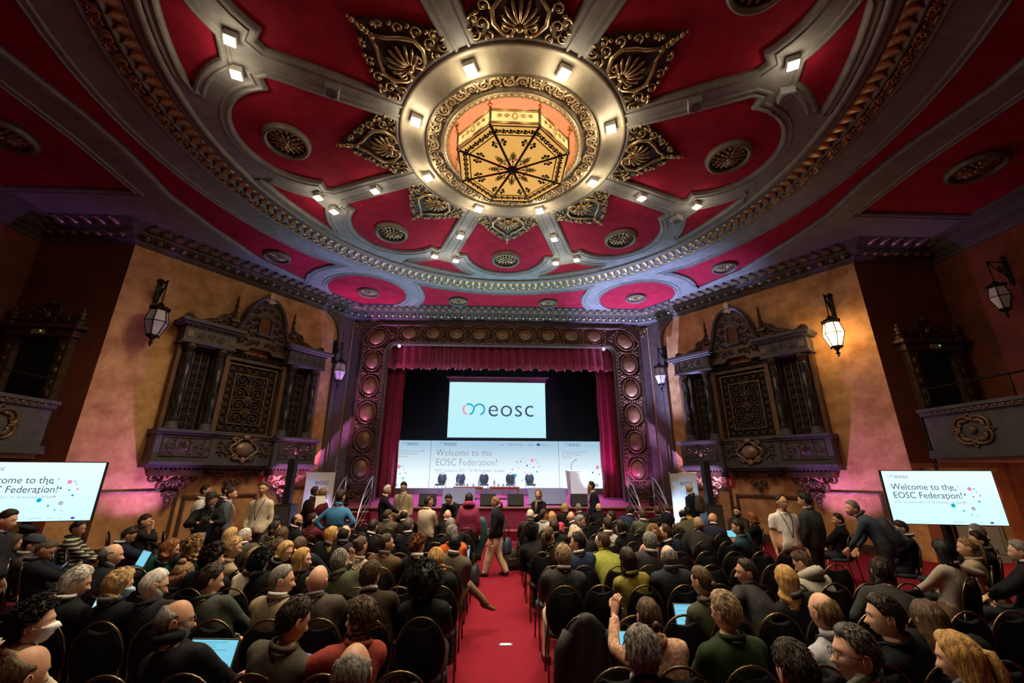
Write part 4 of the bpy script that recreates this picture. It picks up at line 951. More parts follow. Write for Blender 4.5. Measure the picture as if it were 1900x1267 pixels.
# lectern
z=stage_z(17.2); t=thing('lectern','white tapered lectern with logo and gooseneck microphone, right of the stage','lectern',(3.02,17.2,z),R(14))
b=MB(); V=[(-.30,-.22,0),(.30,-.22,0),(.36,.24,0),(-.24,.24,0),(-.40,-.27,1.12),(.40,-.27,1.12),(.46,.27,1.17),(-.34,.27,1.17)]
b.add(V,[(3,2,1,0),(4,5,6,7),(0,1,5,4),(1,2,6,5),(2,3,7,6),(3,0,4,7)]); b.build('body',M('lectern_white',(.75,.75,.74),.4),t)
fm=Matrix.Translation((0,-.288,0))@Matrix(((1,0,0,0),(0,0,-1,0),(0,1,0,0),(0,0,0,1)))
MB().add([(-.345,.24,0),(.345,.24,0),(.385,1.10,.026),(-.385,1.10,.026)],[(0,1,2,3)]).build('front_panel',M('lectern_print_glow',(.8,.82,.84),.4,emit=((.9,.95,1),.30)),t,fix=False).matrix_local=Matrix.Translation((0,-.245,0))@Matrix(((1,0,0,0),(0,0,-1,0),(0,1,0,0),(0,0,0,1)))  # printed panel, no lamp: stage light put in as weak emission
lm=Matrix.Translation((-.18,-.285,1.0))@Matrix(((1,0,0,0),(0,0,-1,0),(0,1,0,0),(0,0,0,1)))
logo(t,lm,.062)
for k,wd in enumerate((.5,.6,.55)): text('Welcome to the Federation'[:18+2*k],.055,FA,t,Matrix.Translation((-.22,-.283,.72-.10*k))@Matrix(((1,0,0,0),(0,0,-1,0),(0,1,0,0),(0,0,0,1))))
MB().tube([(-.2,0,1.13),(-.2,.0,1.32),(-.14,-.02,1.48),(-.02,-.06,1.56)],.009,5).sphere((0,-.065,1.57),(.03,.02,.02),6,4).build('microphone',IRON,t)
# wedge monitors on the stage edge
WEDGE=M('speaker_black',(.02,.021,.023),.6); GRID=M('speaker_grille',(.05,.055,.05),.7,bump=(200,.4))
for x,w in ((-2.66,'left end of the stage edge, beside the grey board'),(-.48,'left of the aisle middle, on the stage edge'),(.52,'right of the aisle middle, on the stage edge'),(2.85,'in front of the white lectern')):
    t=thing('stage_monitor','black wedge loudspeaker %s'%w,'speaker',(x,15.95,stage_z(15.95)),0,'stage monitors')
    b=MB(); b.prism([(-.22,0),(.24,0),(.24,.18),(.05,.40),(-.10,.40)],-.29,.29); b.xf(lambda y,z,xx:(xx,y,z)); b.build('cabinet',WEDGE,t)
    b=MB().add([(-.27,-.232,.03),(.27,-.232,.03),(.27,-.118,.375),(-.27,-.118,.375)],[(0,1,2,3)]); b.v+=[(x_,y_-.012,z_) for x_,y_,z_ in b.v]; b.f=[(0,1,2,3),(7,6,5,4),(0,4,5,1),(1,5,6,2),(2,6,7,3),(3,7,4,0)]; b.mi=[0]*6; b.sm=[False]*6; b.build('grille',GRID,t)
# sloping grey monitor boards
for x0,x1,w in ((-2.18,-.98,'left'),(1.02,2.42,'right')):
    y=16.3; t=thing('floor_screen','wide grey confidence monitor tilted on the stage edge, %s of the middle'%w,'screen',((x0+x1)/2,y,stage_z(y)))
    hw=(x1-x0)/2; b=MB(); b.add([(-hw,-.18,.02),(hw,-.18,.02),(hw,.22,.56),(-hw,.22,.56)]+[(-hw,-.14,.0),(hw,-.14,.0),(hw,.27,.54),(-hw,.27,.54)],[(0,1,2,3),(7,6,5,4),(0,4,5,1),(1,5,6,2),(2,6,7,3),(3,7,4,0)]); b.build('panel',M('board_grey',(.14,.15,.145),.35),t)
    MB().box((-hw*.7,.16,.13),(.05,.3,.26)).build('foot',BLACK,t); MB().box((hw*.7,.16,.13),(.05,.3,.26)).build('foot',BLACK,t)
# low tables with bottles and glasses
TW=M('table_wood',(.42,.22,.12),.45,noise=(4,.3),stretch=(1,8,8)); GLASS=M('clear_glass',(.75,.85,.9),.08); GLASS.node_tree.nodes['Principled BSDF'].inputs['Transmission Weight'].default_value=.85
for x0,x1,w in ((-1.92,-.72,'left'),(-.46,.78,'right')):
    y=18.0; z=stage_z(y); t=thing('low_table','low wooden table on the stage, %s of the pair'%w,'table',((x0+x1)/2,y,z),0,'stage tables')
    hw=(x1-x0)/2; MB().box((0,0,.44),(2*hw,.6,.05),bev=.008).build('tabletop',TW,t); 
    b=MB().box((0,-.25,.385),(2*hw-.1,.03,.07)); b.build('apron',TW,t)
    for sx in (-1,1):
        for sy in (-1,1): MB().box((sx*(hw-.05),sy*.25,.21),(.06,.06,.42)).build('leg',TW,t)
    for k,(bx,kind) in enumerate(((-.42,'bottle'),(-.25,'glass'),(-.05,'glass'),(.2,'glass'),(.42,'bottle'))):
        if kind=='bottle':
            q=thing('water_bottle','clear water bottle at the %s end of the %s low table'%('left' if bx<0 else 'right',w),'bottle',((x0+x1)/2+bx,y-.05,z+.466),0,'water bottles'); MB().lathe([(.035,0),(.037,.02),(.037,.17),(.016,.22),(.014,.27)],10).build('body',GLASS,q); MB().lathe([(.016,.265),(.016,.29)],8).build('cap',WHITE,q)
        else:
            q=thing('glass','small drinking glass, %s on the %s low table'%(('nearest its left bottle','in the middle','right of the middle')[k-1],w),'glass',((x0+x1)/2+bx,y-.05,z+.466),0,'drinking glasses'); MB().lathe([(.028,0),(.033,.10),(.030,.10),(.025,.01)],10).build('tumbler',GLASS,q)
# stairs with steel handrails
for s in (-1,1):
    sd='left' if s<0 else 'right'; xc=s*5.05
    t=thing('stage_stairs','dark red carpeted stairs with pale nosings at the %s end of the stage'%sd,'stairs',(xc,15.1,0))
    for k in range(4):
        h=.94-.235*k-.0; y=.52-.30*k
        st=MB().box((0,y-.15,(h-.1)/2),(1.0,.32,h-.1)).build('step',CARPET,t); MB().box((0,y-.30,h-.11),(1.0,.03,.035)).build('nosing',M('nosing_pale',(.55,.45,.38),.5),st)
    for sx,w in ((-1,'left'),(1,'right')):
        r=thing('handrail','curved brushed steel handrail on the %s side of the %s stage stairs'%(w,sd),'handrail',(xc+sx*.46,15.1,0),0,'stage handrails')
        p=[(0,.45,1.98),(0,.2,1.90),(0,-.15,1.66),(0,-.5,1.30),(0,-.80,.85),(0,-.98,.40),(0,-1.05,.02)]
        pts=[]; 
        P_=np.array(p); tt=np.linspace(0,len(p)-1,22); pts=np.c_[[np.interp(tt,range(len(p)),P_[:,k]) for k in range(3)]].T
        MB().tube(pts,.028,7).build('top_rail',STEEL,r); MB().tube([(0,.45,.96),(0,.45,1.98)],.026,7).build('post',STEEL,r)
        for k in range(4):
            z0=1.70-.22*k; i=int(7+3.4*k); q=pts[min(20,i+4)]; MB().tube([(0,.45,z0),(0,q[1]+.05,q[2])],.011,5).build('bar',STEEL,r)
# line array columns with subwoofers
for s in (-1,1):
    sd='left' if s<0 else 'right'; p=(s*6.5,13.5,0)
    t=thing('column_speaker','slim black column loudspeaker on a subwoofer by the %s carved screen'%sd,'speaker',p)
    MB().box((0,0,.6),(.50,.5,1.2),bev=.02).build('subwoofer',M('sub_black',(.012,.012,.013),.55),t); MB().box((0,-.26,.6),(.44,.01,1.1)).build('grille',GRID,t)
    MB().box((0,0,1.85),(.20,.22,1.3),bev=.015).build('column',M('sub_black',(.012,.012,.013),.55),t)
# roll up banners
BAN=M('banner_print',(.72,.72,.78),.5)
for s in (-1,1):
    sd='left' if s<0 else 'right'; x0=-5.92 if s<0 else 6.10; y=14.3
    t=thing('roll_up_banner','white roll-up banner with repeated logo at the %s of the stage'%sd,'banner',(x0,y,0),R(8*s))
    MB().box((0,0,1.10),(.98,.012,2.06)).build('print',BAN,t); MB().box((0,0,2.14),(1.0,.03,.03)).build('top_rail',STEEL,t); MB().box((0,0,.05),(1.02,.2,.09),bev=.02).build('base',STEEL,t)
    for k in range(3):
        m=Matrix(((1,0,0,-.36+.17*k),(0,0,-1,-.012),(0,1,0,1.80-.30*k),(0,0,0,1))); lo_=.115
        r_=lo_*.44; logo(t,m,lo_,full=False,dark=False)
        w='eosc' if k==0 else ('eos' if k==1 else 'e'); text(w,lo_*2.1,INK,t,m@Matrix.Translation((r_*4.0,.004,0)),space=1.04)
# television screens on stands
TVM=screen_mat('tv_white',(.62,.93,1),(.78,.96,1),1.12,'Z',-.5,.5); TVM.name='tv_white'
for s in (-1,1):
    sd='left' if s<0 else 'right'
    a=Vector((s*7.08,7.90)); b_=Vector((s*8.86,7.52)) if s>0 else Vector((-8.80,7.36))
    if s<0: a=Vector((-7.05,7.77))
    mid=(a+b_)/2; yaw=math.atan2((b_-a).y,(b_-a).x) if s>0 else math.atan2((a-b_).y,(a-b_).x); W=(b_-a).length; zc=1.705 if s>0 else 1.79
    t=thing('television','large flat television showing the welcome slide on the %s side of the hall'%sd,'television',(mid.x,mid.y,zc),yaw)
    MB().box((0,.025,0),(W,.05,.95),bev=.006).build('bezel',BLACK,t); sc=MB().box((0,-.004,0),(W-.03,.006,.92)).build('panel',TVM,t)
    tm=lambda x,z_:Matrix(((1,0,0,x),(0,0,-1,-.0095),(0,1,0,z_),(0,0,0,1)))
    logo(sc,tm(-W/2+.13,.36),.055); text('Welcome to the\nEOSC Federation!',.155,M('tv_letter',(.04,.05,.09),.6,emit=((.10,.12,.2),.5)),sc,tm(-W/2+.11,.10),sx=.98)
    text('EOSC Symposium 2025 / 03 -05 November / Brussels',.05,FA,sc,tm(-W/2+.11,-.09)); dots(sc,tm(W*.22,.06),.55)
    for k in range(5): text(('GRAVITY','eosc','Focus','eosc','FLAG')[k] if k<4 else '',.035,FA,sc,tm(.05+.13*k,-.42))
    MB().add([(0,0,0),(.05,0,0),(.05,.03,0),(0,.03,0)],[(0,1,2,3)]).build('flag',INKEU,sc,fix=False).matrix_local=tm(.62,-.435)
    MB().box((0,.10,-zc/2+.03),(.10,.07,zc)).build('stand_column',BLACK,t); MB().box((0,.05,-zc+.03),(.9,.6,.06),bev=.02).build('stand_base',BLACK,t)
# stage cameras under the frame corners, wash lamps
for s in (-1,1):
    sd='left' if s<0 else 'right'
    t=thing('pin_spot','small white spotlight under the upper %s corner of the stage frame'%sd,'spotlight',(s*4.42,16.95,7.28)); MB().tube([(0,0,.16),(0,0,.05)],.012,5).build('stem',STEEL,t); MB().sphere((0,0,0),(.07,.08,.07),8,6).build('head',M('spot_white',(.8,.85,.9),.3,emit=((.8,.9,1),.8)),t)
    for x,y,w in ((s*5.0,16.3,'at the foot of the curtain'),(s*5.62,16.0,'in front of the stage frame')):
        t=thing('wash_lamp','small black wash lamp %s, %s side'%(w,sd),'lamp',(x,y,stage_z(y)),0,'wash lamps')
        MB().box((0,0,.03),(.26,.18,.06)).build('base',BLACK,t)
        for k in (-1,1): MB().box((k*.12,0,.16),(.02,.08,.24)).build('yoke',BLACK,t)
        MB().lathe([(.08,.10),(.10,.14),(.10,.30),(.085,.31)],12).build('head',BLACK,t)
    x,y=s*8.55,11.75
    t=thing('wash_lamp','small black wash lamp on the floor lighting the %s hall corner'%sd,'lamp',(x,y,0),0,'wash lamps'); MB().box((0,0,.03),(.26,.18,.06)).build('base',BLACK,t); MB().lathe([(.08,.06),(.10,.09),(.10,.18),(.085,.19)],12).build('head',BLACK,t)
# signs
SR=M('sign_red',(.65,.02,.03),.4); SW=M('sign_white',(.85,.85,.85),.4)
def sign(label,mw,w,h,kind):
    t=thing('fire_sign' if kind!='exit' else 'exit_sign',label,'sign',mw=mw)
    MB().box((0,0,.006),(w,h,.012)).build('plate',SR if kind!='exit' else M('exit_dark',(.01,.03,.02),.4),t)
    if kind=='hydrant':
        b=MB(); b.box((0,-.005*0-.01,.014),(w*.18,h*.58,.006)); b.box((-w*.08,h*.16,.014),(w*.14,h*.10,.006)); b.box((0,h*.33,.014),(w*.10,h*.08,.006)); b.build('symbol',SW,t)
    elif kind=='hose':
        b=MB(); b.box((-w*.18,0,.014),(w*.3,h*.56,.006)); b.box((w*.12,h*.12,.014),(w*.34,h*.18,.006)); b.box((w*.16,-h*.2,.014),(w*.2,h*.14,.006)); b.build('symbol',SW,t,kind='stuff')
    else:
        g=M('exit_pale',(.35,.30,.12),.4); b=MB(); b.box((-w*.38,0,.014),(w*.16,h*.7,.006)); b.build('door_symbol',g,t)
        b=MB(); b.sphere((w*.22,h*.26,.014),(.03,.03,.008),8,4); b.tube([(w*.20,h*.18,.014),(w*.12,-h*.02,.014)],.018,4); b.tube([(w*.12,-h*.02,.014),(w*.0,-h*.22,.014)],.014,4); b.tube([(w*.12,-h*.02,.014),(w*.22,-h*.12,.014),(w*.16,-h*.32,.014)],.014,4); b.tube([(w*.02,h*.10,.014),(w*.18,h*.12,.014),(w*.30,0,.014)],.012,4); b.build('running_figure',g,t)
for s in (-1,1): sign('red square fire sign with white extinguisher symbol under the %s carved screen'%('left' if s<0 else 'right'),spl_matrix(s,2.42,1.83,.06),.26,.28,'hydrant')
sign('red square fire sign with white symbol beside the right television',Matrix(((1,0,0,12.95),(0,0,-1,10.97),(0,1,0,1.62),(0,0,0,1))),.30,.32,'hose')
sign('dark running man exit sign on the right side wall above the gallery',Matrix(((0,0,-1,13.48),(-1,0,0,8.7),(0,1,0,5.75),(0,0,0,1))),.80,.30,'exit')
sign('small dark red notice beside the right gallery doorway',Matrix(((1,0,0,13.3),(0,0,-1,10.98),(0,1,0,4.6),(0,0,0,1))),.16,.24,'hydrant')
# doors below the gallery on the right, and a pipe
DG=M('door_grey',(.10,.11,.12),.5)
for s in (-1,1):
    d=MB().box((s*12.1,10.95,1.05),(1.3,.08,2.1)).build('door_%d'%(1 if s>0 else 2),DG,None,kind='structure')
    for dx in (-.33,.33):
        for z0 in (.55,1.5): MB().ribbon([(dx-.22,z0-.32),(dx+.22,z0-.32),(dx+.22,z0+.32),(dx-.22,z0+.32)],[(0,0),(0,.02),(-.03,.02),(-.04,0)]).xf(lambda x,z_,y:(s*12.1+x,10.91-y,z_)).build('door_moulding',DG,d)
    MB().sphere((s*12.1-.52,10.88,1.05),(.03,.04,.03),6,4).build('door_knob',BRASS,d)
    t=MB(); t.box((s*12.1-.76,10.93,1.12),(.2,.12,2.24)); t.box((s*12.1+.76,10.93,1.12),(.2,.12,2.24)); t.box((s*12.1,10.92,2.22),(1.9,.2,.10)); struct(t,'trim_%d'%(13 if s>0 else 14),M('door_frame_brown',(.16,.10,.05),.5,noise=(4,.3)))
MB().tube([(10.98,10.45,0),(10.98,10.45,3.6)],.035,8).build('trim_15',IRON,None,kind='structure')
# floor plate with a paper label in the aisle
p=at_z(938,1197,0); t=thing('floor_label','white paper label on a silver floor plate in the red aisle','label',(p.x,p.y,0),0)
MB().box((0,0,.004),(.175,.07,.008)).build('plate',STEEL,t); MB().box((0,.008,.010),(.13,.052,.004)).build('paper',M('paper_white',(.9,.9,.86),.6),t)
# px,py of the head centre in the photograph's 1900x1267 frame; kind S seat in rows, A angled side seat, T standing
# (px,py,kind,body yaw,head yaw,pitch,sex,hair,hair colour,skin,top,top colour,arms,label)
PEOPLE=[
# ---- left block, front of the picture
(40,1252,'S',0,20,10,'m','balding','brn','tan','jacket','black','lap','balding head cut off by the bottom left corner of the picture'),
(36,1160,'S',5,50,0,'m','curly','dkb','lt','sweater','cream','lap','dark curly haired person in cream sweater with lanyard and white face mask, bottom left'),
(42,1100,'S',15,45,15,'m','short','wht','lt','jacket','black','lap','white haired person at the far left edge behind the cream sweater'),
(154,1103,'S',5,45,10,'f','wavy','bln','lt','jacket','navyblack','lap','blonde wavy haired person wearing a pale blue face mask, far left'),
(290,1163,'S',0,55,5,'m','balding','gry','tan','turtleneck','black','lap','balding grey person in black turtleneck and glasses beside the large open laptop'),
(268,1084,'S',0,45,15,'m','crop','wht','lt','sweater','charnavy','lap','close cropped white haired person with glasses in dark ribbed cardigan'),
(207,1030,'S',10,50,5,'m','balding','gry','lt','jacket','navyblack','lap','balding grey person in dark navy jacket with pale collar, left block'),
(337,1066,'S',5,30,60,'f','bun','ltb','lt','sweater','black','lap','person with messy bun bending head far down, black top'),
(390,1074,'S',5,45,10,'m','short','dkb','lt','sweater','greygreen','lap','person in grey green sweater with lanyard strap, dark short hair, head turned right'),
(392,1038,'S',0,30,0,'m','curly','dkb','lt','jacket','black','lap','dark curly haired person in black in front of the grey green sweater'),
(341,1018,'S',5,20,0,'f','curlylong','bln','lt','sweater','dkgreen','lap','person with big curly blonde hair in dark green top'),
(296,1021,'S',15,60,10,'f','bob','red','lt','sweater','teal','lap','person with strawberry blonde bob in dark teal top'),
(367,1005,'S',10,30,10,'f','long','bln','lt','jacket','black','lap','person with straight pale blonde hair in black beyond the curly blonde'),
(473,1038,'S',10,30,0,'f','longwavy','ltb','lt','blouse','creamwhite','lap','person with long wavy light brown hair in cream blouse, back to camera'),
(433,1015,'S',20,65,10,'f','short','bln','lt','sweater','beige','lap','short haired blonde person in beige jumper with glasses pushed up on head'),
(401,1037,'S',0,10,5,'m','curly','blk','lt','jacket','black','lap','person with bushy black hair left of the long haired cream blouse'),
(496,1025,'S',60,110,15,'f','bobtied','bln','lt','jacket','black','chin','smiling blonde person with glasses turned sideways, hand raised to the face'),
(536,1020,'S',0,10,0,'f','long','brn','lt','jacket','navyblack','lap','person with straight long brown hair in dark navy, left of the denim shirt'),
(519,995,'S',0,15,0,'f','long','brn','lt','jacket','black','lap','person with long brown hair farther forward in black'),
(551,1037,'S',10,85,0,'f','long','gld','lt','blouse','black','raised','person with long golden hair in profile raising a hand, black top'),
(589,1041,'S',0,5,0,'m','short','gry','lt','shirt','olivegreen','lap','greying curly topped person in olive green shirt behind the golden haired one'),
(577,1084,'S',0,0,5,'m','bald','gry','pink','jacket','taupe','lap','completely bald person in grey brown suit jacket, seen from behind'),
(497,1090,'S',0,65,5,'m','crop','gry','lt','jacket','beigekhaki','lap','cropped grey haired person in crumpled beige jacket, smiling in profile'),
(519,1163,'S',5,40,20,'m','short','dkb','lt','sweater','greybrown','lap','short dark brown haired person in grey jumper leaning down, front left of aisle'),
(675,1158,'S',-25,-75,5,'f','bobshort','brn','lt','shawl','rust','reach','person in rust red wool cardigan with brown bob, arm stretched to the left'),
(655,1248,'S',0,0,10,'m','balding','gry','tan','jacket','black','lap','balding grey head at the bottom edge below the rust red cardigan'),
(644,1027,'S',0,30,5,'f','bun','brn','lt','blouse','creamfloral','lap','person with brown bun in cream floral blouse'),
(702,1016,'S',5,60,0,'m','crop','dkb','tan','jacket','brown','lap','person in brown suit jacket with short dark hair turned right'),
(687,1070,'S',0,15,0,'m','short','brn','lt','jacket','dkbrown','lap','person with wavy brown hair in dark olive brown blazer, back to camera'),
(768,1020,'S',0,40,5,'f','curly','red','lt','vest','black','lap','person with auburn curls in black waistcoat over white collar'),
(777,1100,'S',0,20,5,'f','afro','blk','drk','jacket','black','lap','person with big black curly hair in black beside the aisle'),
(804,1047,'S',0,10,0,'f','bobwavy','gld','lt','jacket','black','lap','person with wavy golden bob in black jacket near the aisle'),
(834,1015,'S',10,10,0,'m','crop','blk','drk','jacket','tweed','lap','person in grey tweed jacket with cropped black hair, legs crossed into the aisle'),
(838,990,'S',0,10,5,'m','short','gry','tan','sweater','orange','lap','grey haired person in orange jumper'),
(836,975,'S',0,10,5,'m','short','gry','lt','jacket','black','lap','grey haired person just in front of the orange jumper'),
(612,1021,'S',0,30,10,'f','bobshort','brn','lt','jacket','black','lap','person with brown bob in black behind the greying olive shirt'),
(623,997,'S',0,15,5,'m','balding','dkb','lt','jacket','chardark','lap','balding dark haired person in charcoal jacket below the denim shirt'),
(672,983,'S',5,20,10,'m','crop','dkb','tan','jacket','black','lap','cropped dark haired person in black suit right of the denim shirt'),
(574,1007,'S',5,70,0,'f','long','gld','lt','jacket','black','lap','laughing person with long golden blonde hair in profile, farther row'),
(570,967,'S',10,60,-10,'m','short','dkb','lt','sweater','maroon','lap','smiling bearded person in maroon jumper looking up to the right'),
(540,967,'S',20,75,5,'m','balding','dkb','tan','jacket','black','lap','balding bearded person in black near the left speaker column'),
(476,985,'S',20,70,10,'f','bobshort','dkb','lt','sweater','olivegrey','chin','dark haired person in olive grey with hand at the chin'),
(478,968,'S',30,40,30,'f','bobshort','blk','lt','jacket','black','lap','black haired person in black bending forward beside the cream cardigan'),
(437,990,'S',10,50,10,'m','crop','wht','lt','jacket','olivegrey','lap','pale haired older person half hidden behind the beige jumper'),
(751,980,'S',0,10,5,'m','short','dkg','lt','jacket','navyblack','lap','dark grey haired person in dark suit with small laptop, front rows left'),
(719,956,'S',5,40,15,'m','short','brn','lt','jacket','olivegrey','lap','brown haired person in olive jacket below the white haired standing one'),
(748,957,'S',0,5,10,'m','balding','dkb','lt','jacket','chardark','lap','balding dark haired person below the beige blazer'),
(826,960,'S',0,5,0,'m','bald','gry','pink','jacket','black','lap','bald person in black near the front left of the aisle'),
# ---- far left angled side block
(87,1018,'A',50,60,35,'m','crop','dkg','tan','jacket','navyblack','type','shaven headed person in black jacket looking down at a tablet, far left'),
(62,1010,'A',50,60,10,'m','capband','dkb','lt','jacket','greybrown','lap','person in dark cap with glasses in profile at far left'),
(49,992,'A',50,50,10,'f','beret','blk','lt','jacket','black','lap','person in dark beret at far left below the television'),
(25,1014,'A',50,40,10,'f','long','brn','lt','jacket','black','lap','person with long brown hair at the left edge'),
(145,980,'A',55,75,10,'m','short','dkg','lt','stripes','stripes','lap','person in striped grey black and cream jumper, profile, below the left television'),
(241,992,'A',45,55,30,'m','short','dkb','tan','jacket','navy','type','dark haired person with glasses in navy suit bending over a laptop, left side'),
(269,967,'A',50,70,10,'m','short','dkb','lt','shirt','chardark','chin','person in charcoal shirt with hand on chin, below the left screen corbel'),
# ---- standing people, left
(12,966,'T',70,70,10,'m','short','dkb','lt','jacket','greypurple','down','person standing at the left picture edge in dark grey'),
(382,911,'T',60,70,0,'m','short','blk','tan','shirt','white','down','standing person in white shirt half hidden behind the photographer'),
(391,926,'T',150,160,0,'m','capbeard','gry','lt','jacket','black','cam','bearded photographer in black cap and glasses holding a camera'),
(430,917,'T',60,75,0,'m','fade','brn','lt','jacket','bluegrey','down','standing person in blue grey blazer with faded brown hair, profile right'),
(422,911,'T',60,70,0,'m','short','dkb','lt','jacket','navy','down','standing person in navy suit behind the blue grey blazer'),
(489,904,'T',175,175,5,'m','short','brn','lt','sweater','cream','down','tall young person in cream knitted cardigan with lanyard, facing the room'),
(585,912,'T',20,60,0,'f','bobshort','blk','tan','jacket','black','down','black haired standing person in black in front of the left banner'),
(598,915,'T',10,-40,0,'f','bobwavy','ltb','lt','sweater','burgundy','down','standing person in burgundy jumper with blonde brown hair by the left banner'),
(632,922,'T',5,20,0,'m','short','dkb','lt','shirt','denim','hips','standing person in blue denim shirt with hands on hips, back to camera'),
(719,909,'T',80,80,10,'m','short','wht','lt','jacket','navyblack','gesture','white haired standing person in dark suit gesturing, left of stage'),
(749,903,'T',190,190,25,'m','short','dkb','lt','jacket','beige','down','standing person in beige blazer looking down, at the stage front'),
(795,938,'T',30,60,0,'m','crop','dkb','tan','sweater','creamgrey','fold','standing person in off white jumper with cropped dark hair, centre left'),
(832,931,'T',200,190,30,'m','short','dkb','tan','jacket','black','lean','dark haired person in black suit bending forward at the stage front'),
(870,925,'T',-5,-10,0,'f','long','dkb','lt','hood','raspberry','down','standing person in raspberry pink hooded jacket, back to camera, by the aisle'),
(919,936,'T',-70,-80,10,'f','ponylow','ltb','lt','jacket','black','down','person in black blazer and wide beige trousers walking across the aisle'),
(999,917,'T',190,215,0,'f','bobshort','ltb','lt','sweater','black','fold','standing person in black jumper with patterned scarf in front of the stage'),
(1097,902,'T',-80,-75,0,'m','short','dkb','tan','jacket','navy','down','standing person in navy suit with pale lanyard near the lectern'),
# ---- right block, front rows near the stage
(986,958,'S',0,10,5,'m','crop','wht','lt','jacket','chargrey','lap','white haired person at the aisle end of a front row, right block'),
(998,960,'S',20,60,5,'m','short','dkb','tan','sweater','greywhite','lap','dark haired person in pale grey top in profile beside the aisle'),
(1024,960,'S',0,10,5,'f','long','bln','lt','blouse','pink','lap','long blonde haired person in bright pink blouse'),
(1048,943,'S',10,40,5,'m','bobshort','bln','lt','jacket','black','lap','blond grey haired person with glasses in black, front row'),
(1060,958,'S',0,10,5,'m','bald','gry','pink','jacket','navyblack','lap','bald tanned person in dark navy, second row right of aisle'),
(1079,945,'S',0,-10,5,'m','crop','gry','lt','jacket','chardark','lap','cropped grey haired person in the front row left of the navy suit'),
(1111,942,'S',0,0,0,'m','bald','gry','lt','jacket','black','lap','bald person in black suit directly in front of the lectern'),
(1084,967,'S',60,110,5,'m','short','gry','tan','vest','beigevest','lap','grey bearded person in beige fleece vest turned round to the right'),
(1127,975,'S',0,-20,0,'m','short','dkb','lt','shirt','white','lap','dark haired person in white shirt with lanyard, fourth row'),
(1148,960,'S',-20,-60,0,'m','short','dkb','tan','jacket','chardark','lap','person with moustache in dark suit looking left, front rows'),
(1168,948,'S',0,-30,5,'m','crop','blk','drk','jacket','navyblue','lap','dark skinned person in navy blue suit near the right stairs'),
(1194,956,'S',0,0,5,'m','short','brn','lt','jacket','greengrey','lap','brown haired person in grey green jacket below the right stairs'),
(1234,952,'S',0,0,5,'m','short','brn','lt','jacket','black','lap','brown haired person in black suit below the right handrail'),
(1244,944,'S',0,0,5,'m','crop','dkg','lt','jacket','navy','lap','cropped dark grey haired person in navy in front of the right banner'),
(1266,954,'S',0,0,5,'m','balding','blk','tan','jacket','olivegrey','lap','black haired person with bald spot in brown grey jacket'),
(1276,948,'S',0,-20,5,'f','bobshort','blk','tan','sweater','mustard','lap','black haired person in mustard yellow top, front right'),
(985,988,'S',0,10,0,'f','curly','blk','drk','jacket','black','lap','person with bushy black hair at the aisle end, right block'),
(1000,994,'S',15,50,0,'f','pony','brn','lt','sweater','dkbrown','chin','person with brown ponytail in dark brown top, profile, beside the aisle'),
(1035,984,'S',0,5,0,'f','longwavy','dkb','lt','jacket','black','lap','person with long dark wavy hair in black, third seat from the aisle'),
(1064,992,'S',5,-20,5,'m','balding','gry','tan','jacket','black','lap','balding person in black beside the long dark wavy hair'),
(1072,1008,'S',-10,-60,0,'m','short','blk','tan','jacket','navyblue','lap','black haired person in navy blue jacket turned left'),
(1114,996,'S',0,-40,5,'m','short','brn','tan','sweater','limegreen','chin','brown haired person in lime green jumper with glasses'),
(1049,1038,'S',0,5,0,'m','short','fair','lt','jacket','chargrey','lap','fair haired person in charcoal suit jacket, second seat from the aisle'),
(1166,982,'S',-10,-50,0,'f','long','blk','tan','jacket','black','lap','person with straight black hair in black looking left'),
(1219,994,'S',0,0,0,'f','curly','bln','lt','blouse','pinkfloral','lap','person with short curly blonde hair in pink floral top'),
(1215,1011,'S',0,5,0,'m','short','gry','lt','jacket','chargrey','lap','silver grey haired person in grey jacket behind the pink floral top'),
(1270,998,'S',-10,-70,0,'m','receding','brn','pink','jacket','navy','lap','balding brown haired person in navy suit, profile left'),
(1297,971,'S',5,10,5,'m','short','fair','lt','jacket','chardark','lap','fair grey haired person in dark suit, right block middle'),
(1323,963,'S',30,70,5,'m','bald','ltb','tan','jacket','navy','lap','bald person in navy suit leaning right in profile'),
(1368,950,'A',-140,-130,0,'m','capbeardless','blk','tan','jacket','dkbrown','lap','dark bearded person in brown jacket facing the camera by the right wall'),
(1396,960,'A',-60,-20,10,'f','bobwavy','red','lt','jacket','black','lap','red brown haired person beside the right wall panel'),
(1407,980,'S',-30,-60,10,'m','short','blk','tan','sweater','tealblue','type','black haired person with glasses in dark teal jumper'),
# ---- right block, nearer
(1187,1052,'S',0,-15,0,'f','longwavy','dkb','lt','blouse','oliveyellow','lap','person with long dark hair in olive yellow satin blouse'),
(1268,1046,'S',0,0,0,'m','balding','gry','lt','jacket','navygrey','lap','grey haired person with bald crown in navy grey jacket, right block'),
(1383,1052,'S',-20,-70,5,'m','crop','dkb','tan','tshirt','chargrey','wide','cropped dark haired person in grey T shirt with arm along a chair back'),
(1330,1092,'S',0,-30,10,'f','bunlow','brn','lt','sweater','olivegreen','lap','person with tied back brown hair in olive cardigan with laptop'),
(1479,1083,'S',0,0,5,'f','longwavy','gld','lt','jacket','black','lap','person with golden wavy hair in black, right block'),
(1487,1042,'S',-10,-40,30,'m','short','brn','lt','hood','greyhood','lap','brown haired person in pale grey hoodie bending forward'),
(1349,1138,'S',0,-25,5,'m','short','fair','lt','sweater','forest','lap','fair haired person in forest green high neck jumper with glasses'),
(1220,1161,'S',0,-5,5,'f','bunlow','brn','lt','blouse','rustfloral','phone','person with low brown bun in rust floral blouse holding up a phone'),
(1191,1212,'S',0,10,5,'m','short','gry','lt','jacket','black','lap','grey haired head low in front of the rust floral blouse'),
